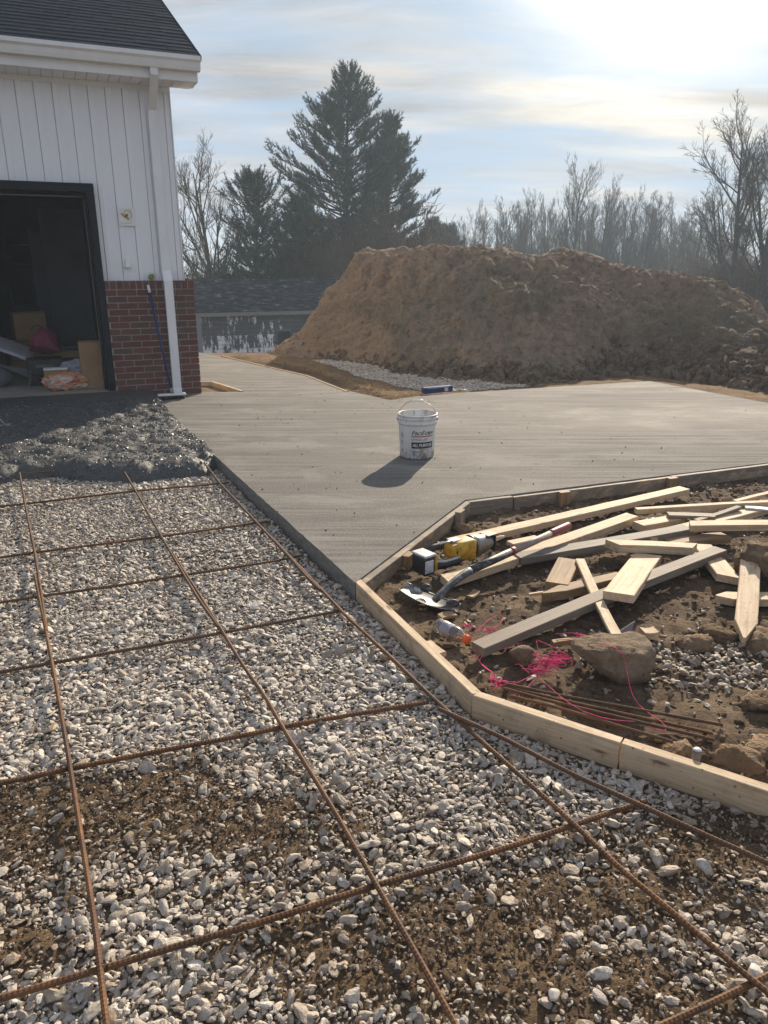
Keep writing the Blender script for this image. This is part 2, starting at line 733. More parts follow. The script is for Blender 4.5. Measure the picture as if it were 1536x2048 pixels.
    m.bump(d, 0.8, 0.05)
    f_ = m.noise(m.pos(), 95, 4, 0.75)
    m.bump(f_, 0.6, 0.02)
    MAT['mound'] = m.m
    m = Mat('orange_soil', 0.95, 0.12)
    a = m.noise(m.pos(), 16, 7, 0.72)
    b = m.noise(m.pos(), 1.4, 4, 0.6)
    c = m.ramp(a, [(0.28, (0.085, 0.050, 0.026)), (0.5, (0.20, 0.120, 0.060)), (0.74, (0.32, 0.215, 0.115))])
    c = m.mix(m.ramp(b, [(0.42, 0.0), (0.6, 0.7)]), c, (0.115, 0.082, 0.052))
    m.col(c)
    m.bump(a, 0.8, 0.04)
    MAT['verge'] = m.m
    # far ground: winter grass and bare earth
    m = Mat('winter_ground', 0.95, 0.1)
    a = m.noise(m.pos(), 0.5, 8, 0.7)
    b = m.noise(m.pos(), 9.0, 6, 0.7)
    c = m.ramp(a, [(0.35, (0.075, 0.052, 0.03)), (0.5, (0.14, 0.115, 0.06)), (0.68, (0.19, 0.16, 0.085))])
    c = m.mix(m.ramp(b, [(0.3, 0.6), (0.65, 0.0)]), c, (0.05, 0.038, 0.022))
    m.col(c)
    m.bump(b, 0.8, 0.06)
    MAT['ground'] = m.m

    def wood(name, lo, mid, hi, dirt=0.35, wet=0.0):
        m = Mat(name, 0.72, 0.3)
        v = m.coord('Object', (1.2, 22, 22), jitter=True)
        g = m.noise(v, 2.4, 6, 0.6, 0.7)
        f = m.noise(m.coord('Object', (3, 90, 90), jitter=True), 3, 3, 0.6)
        c = m.ramp(g, [(0.30, lo), (0.5, mid), (0.70, hi)])
        c = m.mix(m.ramp(f, [(0.3, 0.25), (0.6, 0.0)]), c, tuple(x * 0.55 for x in lo))
        k = m.voro(m.coord('Object', (3.2, 14, 14), jitter=True), 1.0)
        c = m.mix(m.ramp(k, [(0.05, 0.85), (0.12, 0.0)]), c, (0.09, 0.045, 0.02))
        s = m.noise(m.coord('Object', (1, 1, 1), jitter=True), 11, 6, 0.7)
        c = m.mix(m.ramp(s, [(0.50, 0.0), (0.70, dirt)]), c, (0.14, 0.10, 0.066))
        sp = m.voro(m.coord('Object', (1, 1, 1), jitter=True), 26)
        c = m.mix(m.ramp(sp, [(0.07, 0.8), (0.14, 0.0)]), c, (0.10, 0.062, 0.035))
        if wet:
            w = m.noise(m.coord('Object', (1, 1, 2), jitter=True), 5, 6, 0.7, 0.5)
            c = m.mix(m.ramp(w, [(0.66 - wet * 0.2, wet), (0.74 - wet * 0.15, 0.0)]), c, (0.135, 0.125, 0.112))
        t = m.rand()
        c = m.mix(m.math('MULTIPLY', t, 0.20), c, (0.40, 0.27, 0.15))
        m.col(c)
        m.bump(g, 0.15, 0.01)
        m.bump(f, 0.15, 0.004)
        return m.m
    MAT['pine'] = wood('pine_lumber', (0.46, 0.325, 0.195), (0.63, 0.48, 0.315), (0.72, 0.575, 0.40), 0.5)
    MAT['pine_smeared'] = wood('smeared_lumber', (0.30, 0.22, 0.14), (0.42, 0.33, 0.225), (0.50, 0.40, 0.29), 0.6, 0.9)
    MAT['grey_wood'] = wood('weathered_lumber', (0.155, 0.128, 0.100), (0.245, 0.207, 0.165), (0.33, 0.285, 0.23), 0.4, 0.35)
    MAT['brown_wood'] = wood('brown_lumber', (0.16, 0.095, 0.045), (0.29, 0.185, 0.095), (0.38, 0.26, 0.14), 0.5)
    # rusty bars
    m = Mat('rusty_steel', 0.75, 0.4)
    a = m.noise(m.coord('Object', (1, 1, 1), jitter=True), 14, 6, 0.65)
    b = m.noise(m.coord('Object', jitter=True), 2.5, 4, 0.6)
    c = m.ramp(a, [(0.3, (0.070, 0.033, 0.016)), (0.52, (0.170, 0.078, 0.031)), (0.75, (0.29, 0.145, 0.055))])
    c = m.mix(m.ramp(b, [(0.42, 0.0), (0.62, 0.75)]), c, (0.072, 0.042, 0.028))
    m.col(c)
    c = m.mix(m.math('MULTIPLY', m.math('POWER', m.rand(), 1.5), 0.65), c, (0.085, 0.058, 0.043))
    m.col(c)
    m.b.inputs['Metallic'].default_value = 0.25
    MAT['rust'] = m.m
    # house
    m = Mat('white_vinyl', 0.45, 0.4)
    v = m.noise(m.coord('Object', (1, 1, 0.25), jitter=True), 6, 5, 0.6)
    m.col(m.ramp(v, [(0.3, (0.80, 0.80, 0.82)), (0.7, (0.83, 0.83, 0.85))]))
    MAT['vinyl'] = m.m
    m = Mat('white_aluminium', 0.35, 0.5)
    v = m.noise(m.coord('Object', (1, 1, 0.4), jitter=True), 5, 5, 0.6)
    m.col(m.ramp(v, [(0.3, (0.74, 0.74, 0.74)), (0.7, (0.82, 0.82, 0.81))]))
    MAT['white_metal'] = m.m
    m = Mat('red_brick', 0.85, 0.25)
    r = m.rand()
    c = m.ramp(r, [(0.0, (0.115, 0.046, 0.037)), (0.4, (0.150, 0.055, 0.043)), (0.62, (0.165, 0.066, 0.052)), (0.8, (0.100, 0.066, 0.058)), (1.0, (0.13, 0.075, 0.062))])
    a = m.noise(m.coord('Object', jitter=True), 45, 5, 0.7)
    c = m.mix(m.ramp(a, [(0.35, 0.45), (0.6, 0.0)]), c, (0.085, 0.045, 0.04))
    m.col(c)
    m.bump(a, 0.4, 0.004)
    MAT['brick'] = m.m
    MAT['mortar'] = plain('mortar', (0.36, 0.325, 0.29), 0.95, 0.1, var=0.25, scale=30)
    MAT['jamb'] = plain('black_trim', (0.012, 0.013, 0.017), 0.6, 0.2)
    MAT['seal'] = plain('rubber_seal', (0.20, 0.19, 0.18), 0.6)
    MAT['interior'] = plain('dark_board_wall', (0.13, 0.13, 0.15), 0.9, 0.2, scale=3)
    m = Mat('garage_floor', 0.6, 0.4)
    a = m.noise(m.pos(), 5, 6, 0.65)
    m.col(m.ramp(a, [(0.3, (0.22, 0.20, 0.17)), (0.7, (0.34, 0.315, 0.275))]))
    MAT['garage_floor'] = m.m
    m = Mat('asphalt_shingle', 0.95, 0.04)
    r = m.rand()
    a = m.noise(m.coord('Object', jitter=True), 60, 4, 0.8)
    b = m.noise(m.pos(), 5, 4, 0.7)
    c = m.ramp(r, [(0.0, (0.024, 0.031, 0.043)), (0.5, (0.031, 0.040, 0.056)), (1.0, (0.040, 0.050, 0.068))])
    c = m.mix(m.ramp(a, [(0.4, 0.5), (0.6, 0.0)]), c, (0.016, 0.019, 0.025))
    m.col(c)
    m.bump(a, 0.4, 0.003)
    MAT['shingle'] = m.m
    # old shed
    m = Mat('old_shed_roof', 0.95, 0.1)
    a = m.noise(m.pos((0.9, 0.9, 4.5)), 3.2, 7, 0.75)
    c = m.ramp(a, [(0.40, (0.016, 0.018, 0.022)), (0.52, (0.034, 0.037, 0.043)), (0.62, (0.12, 0.12, 0.125)), (0.68, (0.42, 0.42, 0.42))])
    m.col(c)
    MAT['shed_roof'] = m.m
    m = Mat('peeling_paint_wall', 0.9, 0.15)
    a = m.noise(m.coord('Object', (4.0, 4.0, 0.9)), 1.5, 6, 0.75)
    b = m.noise(m.coord('Object', (1.0, 1.0, 1.4)), 0.8, 4, 0.6)
    z = m.attr('low')
    k = m.math('MULTIPLY', m.math('ADD', m.math('MULTIPLY', a, 0.75), m.math('MULTIPLY', b, 0.35)), z)
    old = m.ramp(m.noise(m.coord('Object', (1.5, 1.5, 6)), 3, 6, 0.7), [(0.3, (0.055, 0.055, 0.062)), (0.7, (0.13, 0.13, 0.14))])
    m.col(m.mix(m.ramp(k, [(0.49, 0.0), (0.52, 1.0)]), old, (0.80, 0.80, 0.81)))
    MAT['shed_wall'] = m.m
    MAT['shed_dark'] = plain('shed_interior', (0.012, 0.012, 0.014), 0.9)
    MAT['shed_trim'] = plain('shed_trim', (0.20, 0.195, 0.19), 0.8)
    # vegetation
    m = Mat('bark', 0.95, 0.1)
    a = m.noise(m.coord('Object', (6, 6, 1.2), jitter=True), 3, 5, 0.7)
    m.col(m.ramp(a, [(0.3, (0.050, 0.040, 0.032)), (0.7, (0.125, 0.105, 0.085))]))
    MAT['bark'] = m.m
    m = Mat('twigs', 0.95, 0.1)
    m.col(m.ramp(m.rand(), [(0.0, (0.085, 0.066, 0.052)), (1.0, (0.13, 0.105, 0.082))]))
    MAT['twig'] = m.m
    m = Mat('red_twigs', 0.95, 0.1)
    m.col(m.ramp(m.rand(), [(0.0, (0.105, 0.062, 0.040)), (1.0, (0.15, 0.105, 0.065))]))
    MAT['redtwig'] = m.m
    m = Mat('pine_needles', 0.7, 0.3)
    a = m.noise(m.coord('Object', jitter=True), 0.9, 5, 0.7)
    m.col(m.ramp(a, [(0.35, (0.040, 0.056, 0.038)), (0.5, (0.068, 0.094, 0.062)), (0.68, (0.115, 0.150, 0.095))]))
    m.b.inputs['Transmission Weight'].default_value = 0.0
    MAT['needle'] = m.m
    m = Mat('dry_grass', 0.9, 0.1)
    m.col(m.ramp(m.noise(m.pos(), 4, 4, 0.6), [(0.3, (0.20, 0.13, 0.055)), (0.7, (0.36, 0.25, 0.115))]))
    MAT['straw'] = m.m
    # small things
    m = Mat('white_pail_plastic', 0.42, 0.45)
    a = m.noise(m.coord('Object', (1, 1, 0.5)), 20, 6, 0.75)
    b = m.noise(m.coord('Object', (1, 1, 0.3)), 9, 5, 0.7)
    sp = m.n('ShaderNodeSeparateXYZ')
    m.L(m.coord('Object'), sp.inputs[0])
    low = m.ramp(sp.outputs[2], [(0.0, 0.22), (0.11, 0.02), (0.24, 0.0), (0.31, 0.1)])
    c = m.ramp(b, [(0.3, (0.60, 0.585, 0.555)), (0.7, (0.74, 0.735, 0.715))])
    c = m.mix(m.ramp(m.math('ADD', a, low), [(0.60, 0.0), (0.74, 0.85)]), c, (0.19, 0.165, 0.14))
    m.col(c)
    MAT['pail'] = m.m
    MAT['ink'] = plain('black_print', (0.02, 0.02, 0.022), 0.5)
    MAT['ink_red'] = plain('red_print', (0.40, 0.035, 0.03), 0.5)
    MAT['ink_white'] = plain('white_print', (0.72, 0.71, 0.69), 0.5)
    MAT['ink_grey'] = plain('grey_print', (0.18, 0.18, 0.18), 0.5)
    MAT['wire'] = plain('steel_wire', (0.22, 0.21, 0.20), 0.4, 0.5, 0.8)
    MAT['dark_wire'] = plain('tie_wire', (0.03, 0.027, 0.025), 0.5, 0.5, 0.5)
    MAT['yellow'] = plain('yellow_tool_plastic', (0.50, 0.29, 0.025), 0.5, 0.4, var=0.45, scale=28)
    MAT['black'] = plain('black_tool_plastic', (0.018, 0.018, 0.019), 0.45, 0.5)
    MAT['grey_metal'] = plain('grey_metal', (0.24, 0.23, 0.22), 0.42, 0.5, 0.6, scale=30)
    MAT['bright_metal'] = plain('bright_metal', (0.62, 0.61, 0.59), 0.3, 0.5, 0.8)
    MAT['pale_label'] = plain('pale_sticker', (0.50, 0.50, 0.50), 0.5, var=0.3, scale=40)
    m = Mat('smeared_blade_steel', 0.42, 0.6)
    a = m.noise(m.coord('Object'), 24, 6, 0.75)
    m.col(m.ramp(a, [(0.40, (0.035, 0.036, 0.038)), (0.52, (0.10, 0.10, 0.10)), (0.62, (0.42, 0.41, 0.40))]))
    MAT['shovel_steel'] = m.m
    m = Mat('smeared_black_shaft', 0.55, 0.5)
    a = m.noise(m.coord('Object', (0.6, 2, 2)), 20, 6, 0.7)
    m.col(m.ramp(a, [(0.5, (0.03, 0.031, 0.033)), (0.66, (0.25, 0.24, 0.23))]))
    MAT['shaft_black'] = m.m
    m = Mat('grey_ash_shaft', 0.6, 0.4)
    a = m.noise(m.coord('Object', (2, 18, 18)), 6, 5, 0.7)
    m.col(m.ramp(a, [(0.3, (0.20, 0.15, 0.12)), (0.7, (0.40, 0.34, 0.29))]))
    MAT['shaft_wood'] = m.m
    MAT['red_grip'] = plain('red_grip', (0.27, 0.045, 0.045), 0.5, var=0.3, scale=12)
    MAT['blue'] = plain('blue_plastic', (0.015, 0.035, 0.12), 0.5, 0.3, var=0.3)
    MAT['broom_white'] = plain('white_plastic', (0.72, 0.72, 0.70), 0.4)
    MAT['bristle'] = plain('dark_bristles', (0.03, 0.032, 0.036), 0.8)
    m = Mat('clear_bottle', 0.08, 0.5)
    m.b.inputs['Transmission Weight'].default_value = 0.9
    m.b.inputs['IOR'].default_value = 1.25
    a = m.noise(m.coord('Object'), 40, 5, 0.7)
    m.col(m.ramp(a, [(0.45, (0.82, 0.82, 0.84)), (0.75, (0.62, 0.58, 0.54))]))
    m.rough(0.18)
    MAT['bottle'] = m.m
    MAT['bottle_label'] = plain('grey_sleeve', (0.25, 0.25, 0.30), 0.45, var=0.1)
    m = Mat('orange_drink', 0.1, 0.5)
    m.b.inputs['Transmission Weight'].default_value = 0.5
    m.col(m.ramp(m.noise(m.coord('Object'), 5, 2, 0.5), [(0.3, (0.75, 0.28, 0.05)), (0.7, (0.85, 0.36, 0.08))]))
    MAT['drink'] = m.m
    MAT['orange'] = plain('orange_cap', (0.78, 0.14, 0.02), 0.4, var=0.1)
    MAT['pink'] = plain('pink_string', (0.74, 0.055, 0.19), 0.8, var=0.4, scale=14)
    m = Mat('tan_rock', 0.9, 0.2)
    a = m.noise(m.coord('Object'), 7, 7, 0.7)
    b = m.noise(m.coord('Object', (1, 1, 3)), 3, 4, 0.6)
    c = m.ramp(a, [(0.3, (0.14, 0.098, 0.062)), (0.55, (0.26, 0.19, 0.125)), (0.75, (0.36, 0.275, 0.19))])
    c = m.mix(m.ramp(b, [(0.5, 0.0), (0.68, 0.5)]), c, (0.30, 0.27, 0.23))
    m.col(c)
    e_ = m.noise(m.coord('Object'), 42, 5, 0.75)
    c = m.mix(m.ramp(e_, [(0.35, 0.55), (0.6, 0.0)]), c, (0.10, 0.07, 0.045))
    m.col(c)
    m.bump(a, 0.8, 0.03)
    m.bump(e_, 0.7, 0.008)
    MAT['rock'] = m.m
    MAT['cardboard'] = plain('cardboard', (0.30, 0.185, 0.09), 0.85, var=0.1)
    MAT['pale_panel'] = plain('pale_laminate', (0.42, 0.42, 0.46), 0.4)
    MAT['red_bag'] = plain('red_fabric', (0.15, 0.02, 0.045), 0.8, var=0.4)
    MAT['clear_bag'] = plain('crumpled_polythene', (0.34, 0.34, 0.37), 0.35, var=0.25)
    m = Mat('orange_striped_bag', 0.5, 0.4)
    a = m.noise(m.coord('Object', (1, 1, 3.5)), 6, 4, 0.7, 0.8)
    m.col(m.ramp(a, [(0.44, (0.50, 0.46, 0.40)), (0.52, (0.52, 0.16, 0.06)), (0.66, (0.38, 0.20, 0.12))]))
    MAT['orange_bag'] = m.m
    MAT['ladder'] = plain('dull_ladder', (0.10, 0.10, 0.11), 0.5, 0.5, 0.4)
    MAT['green_yellow'] = plain('yellow_green_pompom', (0.32, 0.36, 0.04), 0.8, var=0.5, scale=40)
    MAT['plaque_yellow'] = plain('yellow_relief', (0.50, 0.33, 0.03), 0.6, var=0.3)
    MAT['plaque_pink'] = plain('pink_print', (0.55, 0.36, 0.30), 0.6)
    MAT['shard'] = plain('dull_violet_sheet', (0.20, 0.18, 0.19), 0.6)
    MAT['leaf'] = plain('brown_leaves', (0.13, 0.075, 0.045), 0.9, var=0.4)


materials()

# house frame: x along the front wall to the right, y into the house
HC = at(395, 785, 0.0)
HA = math.atan2(0.40, 0.9165)
HD = np.array([math.cos(HA), math.sin(HA), 0])
HN = np.array([-math.sin(HA), math.cos(HA), 0])


def hw(x, y, z=0.0):
    return HC + HD * x + HN * y + np.array([0, 0, z])


def hl(p):
    q = np.asarray(p)[..., :2] - HC[:2]
    return q @ HD[:2], q @ HN[:2]


# key outlines
SLAB = [hw(-0.55, 0.0)[:2], (-0.135, 3.209), (0.509, 4.499), (4.90, 6.25), (3.391, 9.606), (0.466, 8.518), (0.066, 8.185)] + \
       [at(*q)[:2] for q in ((680, 778), (610, 752), (531, 734), (436, 712), (395, 704))] + [hw(-0.3, 6.2)[:2], hw(-0.3, 1.5)[:2]] + \
       [at(*q)[:2] for q in ((392, 764), (427, 764), (487, 783))] + [hw(0.035, -0.004)[:2], hw(0.0, -0.004)[:2]]
SLAB = [tuple(map(float, q)) for q in SLAB]
F_PTS = [at(716, 1160)[:2], at(955, 1386)[:2], at(1243, 1479)[:2], at(1536, 1574)[:2]]
_d = F_PTS[-1] - F_PTS[-2]
F_PTS.append(F_PTS[-1] + _d / np.linalg.norm(_d) * 2.4)
F_PTS = [tuple(map(float, q)) for q in F_PTS]
GZ = -0.085                                       # mean level of the gravel


def near_noise(x, y):
    return fbm(p2(x, y, 0.9), 4, 3)


MUD = [((250, 1620), 0.62, 0.20, 1.0), ((60, 1640), 0.35, 0.16, 0.9), ((480, 1540), 0.30, 0.10, 0.55), ((300, 1780), 0.30, 0.05, 0.45), ((950, 1880), 0.20, 0.13, 1.0),
       ((1080, 1960), 0.30, 0.10, 1.0), ((1200, 1790), 0.35, 0.10, 0.75), ((1330, 1700), 0.30, 0.09, 0.75), ((560, 1880), 0.18, 0.08, 0.6),
       ((1480, 1650), 0.35, 0.08, 0.9), ((30, 1900), 0.14, 0.06, 0.8), ((700, 1960), 0.2, 0.05, 0.5), ((1300, 2000), 0.22, 0.05, 0.7)]


def mud_mask(x, y):
    s = np.zeros(np.shape(x))
    for (p, rx, ry, k) in MUD:
        c = at(*p, GZ)
        s = np.maximum(s, k * np.exp(-(((x - c[0]) / rx) ** 2 + ((y - c[1]) / ry) ** 2)))
    nz = fbm(p2(x, y, 3.0), 5, 41).reshape(np.shape(x))
    nz2 = fbm(p2(x, y, 1.1), 3, 77).reshape(np.shape(x))
    near = 0.22 * (1 - sstep(1.7, 2.5, y)) + 0.10 * sstep(0.2, 1.2, x) * (1 - sstep(2.3, 2.9, y))
    return np.clip(s * 1.15 + nz * (0.50 + 0.3 * near) - 0.10 + near + 0.14 * np.clip(nz2, 0, 1), 0, 1)


def gravel_z(x, y):
    s = np.shape(x)
    return GZ - 0.012 + 0.024 * fbm(p2(x, y, 1.4), 3, 8).reshape(s) + 0.006 * fbm(p2(x, y, 11), 4, 9).reshape(s)


def soil_z(x, y):
    s = np.shape(x)
    a = fbm(p2(x, y, 1.7), 3, 21).reshape(s)
    b = fbm(p2(x, y, 9), 4, 22).reshape(s)
    w, _ = worley(p2(x, y, 14), 4)
    w2, w3 = worley(p2(x, y, 5.5) + 0.3 * b.ravel()[:, None], 44)
    c = fbm(p2(x, y, 34), 3, 23).reshape(s)
    return -0.085 + 0.022 * a + 0.016 * b + 0.018 * (0.5 - w.reshape(s)) + 0.030 * (np.clip((w3 - w2).reshape(s), 0, 0.4) - 0.2) + 0.006 * c


# ------------------------------------------------------------------ setting: ground
def terrain_z(x, y):
    x = np.asarray(x, float)
    y = np.asarray(y, float)
    d = np.hypot(x * 0.55, np.maximum(y, 0) + np.minimum(y, 0) * 0.3)
    z = -0.19 - 1.75 * sstep(13.5, 26, d) - 1.3 * sstep(26, 75, d) - 0.6 * sstep(75, 300, d)
    return z


def build_ground():
    rr = np.concatenate([np.linspace(0, 30, 46), np.geomspace(32, 700, 40)])
    th = np.linspace(0, 2 * math.pi, 97)
    RR, TT = np.meshgrid(rr, th)
    X, Y = RR * np.sin(TT), RR * np.cos(TT) + 4
    Z = terrain_z(X, Y) + 0.10 * fbm(p2(X, Y, 0.25), 4, 2).reshape(X.shape) * sstep(14, 22, RR)
    me, _ = grid_mesh(X, Y, Z)
    structure(link('ground', me, MAT['ground']))


build_ground()

GRAVEL_POLY = [(-4.8, 0.15), (2.2, 0.15), (2.9, 0.15), F_PTS[4], F_PTS[3], F_PTS[2], F_PTS[1], F_PTS[0], (-0.135, 3.209), hw(-0.55, -0.35)[:2], (-4.8, 6.8)]
SOIL_POLY = [F_PTS[0], F_PTS[1], F_PTS[2], F_PTS[3], F_PTS[4], (6.0, 0.8), (7.5, 7.5), (4.9, 6.25), (0.52, 4.49), (-0.12, 3.20)]


def build_gravel_bed():
    xs = np.arange(-4.8, 3.6, 0.016)
    ys = np.concatenate([np.arange(0.15, 3.2, 0.012), np.arange(3.2, 7.2, 0.03)])
    X, Y = np.meshgrid(xs, ys)
    Z = gravel_z(X, Y)
    md = mud_mask(X, Y)
    lum, _ = worley(p2(X, Y, 30), 14)
    Z += md * (0.014 + 0.016 * fbm(p2(X, Y, 22), 4, 6, 0.65).reshape(X.shape) + 0.014 * (0.5 - lum.reshape(X.shape)))
    keep = inside(GRAVEL_POLY, X[:-1, :-1] + 0.011, Y[:-1, :-1] + 0.011) & ((hl(np.stack([X[:-1, :-1], Y[:-1, :-1]], -1))[1]) < -0.05)
    me, used = grid_mesh(X, Y, Z, keep)
    fattr(me, 'mud', md.ravel()[used])
    structure(link('gravel_bed', me, MAT['gravel_ground']))


build_gravel_bed()


def build_soil():
    xs = np.arange(-0.2, 7.6, 0.02)
    ys = np.arange(0.7, 7.6, 0.02)
    X, Y = np.meshgrid(xs, ys)
    Z = soil_z(X, Y)
    keep = inside(SOIL_POLY, X[:-1, :-1] + 0.01, Y[:-1, :-1] + 0.01)
    me, used = grid_mesh(X, Y, Z, keep)
    structure(link('bare_soil', me, MAT['soil']))


build_soil()


def verge_z(X, Y):
    a = fbm(p2(X, Y, 1.3), 4, 88).reshape(np.shape(X))
    return np.minimum(-0.165 + 0.03 * a + 0.02 * fbm(p2(X, Y, 6), 3, 89).reshape(np.shape(X)), terrain_z(X, Y) + 0.03 + 0.03 * a)


def build_verge():
    xs = np.arange(-4.2, 9.0, 0.05)
    ys = np.arange(6.2, 15.0, 0.05)
    X, Y = np.meshgrid(xs, ys)
    Z = verge_z(X, Y)
    keep = ~inside([(q[0], q[1]) for q in SLAB], X[:-1, :-1] + 0.025, Y[:-1, :-1] + 0.025) & (hl(np.stack([X[:-1, :-1], Y[:-1, :-1]], -1))[0] > 0.1) & ~inside(SOIL_POLY, X[:-1, :-1], Y[:-1, :-1])
    me, used = grid_mesh(X, Y, Z, keep)
    structure(link('soil_verge', me, MAT['verge']))


build_verge()


# ------------------------------------------------------------------ scatter through geometry nodes
def scatter_group(coll):
    ng = bpy.data.node_groups.new('scatter', 'GeometryNodeTree')
    ng.interface.new_socket('Geometry', in_out='INPUT', socket_type='NodeSocketGeometry')
    ng.interface.new_socket('Geometry', in_out='OUTPUT', socket_type='NodeSocketGeometry')
    n = ng.nodes.new
    gi, go = n('NodeGroupInput'), n('NodeGroupOutput')
    ci = n('GeometryNodeCollectionInfo')
    ci.inputs['Collection'].default_value = coll
    ci.inputs['Separate Children'].default_value = True
    ci.inputs['Reset Children'].default_value = True
    ip = n('GeometryNodeInstanceOnPoints')
    ip.inputs['Pick Instance'].default_value = True

    def named(nm, t):
        a = n('GeometryNodeInputNamedAttribute')
        a.data_type = t
        a.inputs['Name'].default_value = nm
        return a.outputs['Attribute']
    L = ng.links.new
    e = n('FunctionNodeEulerToRotation')
    L(named('rot', 'FLOAT_VECTOR'), e.inputs[0])
    L(e.outputs[0], ip.inputs['Rotation'])
    L(named('scl', 'FLOAT_VECTOR'), ip.inputs['Scale'])
    L(named('idx', 'INT'), ip.inputs['Instance Index'])
    L(gi.outputs[0], ip.inputs['Points'])
    L(ci.outputs[0], ip.inputs['Instance'])
    L(ip.outputs[0], go.inputs[0])
    return ng


def scatter(name, pts, scl, rot, nvar, coll, extra=None):
    me = bpy.data.meshes.new(name)
    me.vertices.add(len(pts))
    me.vertices.foreach_set('co', np.asarray(pts, np.float32).ravel())
    a = me.attributes.new('scl', 'FLOAT_VECTOR', 'POINT')
    a.data.foreach_set('vector', np.asarray(scl, np.float32).ravel())
    a = me.attributes.new('rot', 'FLOAT_VECTOR', 'POINT')
    a.data.foreach_set('vector', np.asarray(rot, np.float32).ravel())
    a = me.attributes.new('idx', 'INT', 'POINT')
    a.data.foreach_set('value', rng.integers(0, nvar, len(pts)).astype(np.int32))
    for k, v in (extra or {}).items():
        fattr(me, k, v)
    o = bpy.data.objects.new(name, me)
    COL.objects.link(o)
    md = o.modifiers.new('scatter', 'NODES')
    md.node_group = scatter_group(coll)
    return o


def proto_coll(name, meshes):
    c = bpy.data.collections.new(name)
    for me in meshes:
        o = bpy.data.objects.new(me.name, me)
        c.objects.link(o)
    return c


def stone_meshes(name, mat, k, sub=2, amp=0.22, cuts=9):
    out = []
    for i in range(k):
        r = np.random.default_rng(100 + i)
        v, f = rock_verts(sub, 50 + i * 7, (1, r.uniform(0.65, 0.95), r.uniform(0.5, 0.8)), amp, 1.1, cuts, 2)
        b = MB().add(v, f, 0, False)
        me = b.mesh(name)
        me.materials.append(mat)
        out.append(me)
    return out


def jitter_grid(x0, x1, y0, y1, step):
    xs = np.arange(x0, x1, step)
    ys = np.arange(y0, y1, step)
    X, Y = np.meshgrid(xs, ys)
    X = X + rng.uniform(-0.48, 0.48, X.shape) * step
    Y = Y + rng.uniform(-0.48, 0.48, Y.shape) * step
    return X.ravel(), Y.ravel()


CLODS = proto_coll('clods', stone_meshes('clod', MAT['clod'], 6, 2, 0.45, 3))
STONES = proto_coll('stones', stone_meshes('gravel_stone', MAT['stone'], 18, 2, 0.13, 15))


def wet_edge_t(u):
    """how far in front of the wall the wet mix reaches"""
    pp = [(431, 938), (413, 951), (300, 964), (261, 967), (150, 961), (117, 952), (36, 958), (0, 967), (-250, 985), (-700, 1000)]
    q = np.array([hl(at(a, b, GZ)) for a, b in pp])
    o = np.argsort(q[:, 0])
    return np.interp(u, q[o, 0], -q[o, 1])


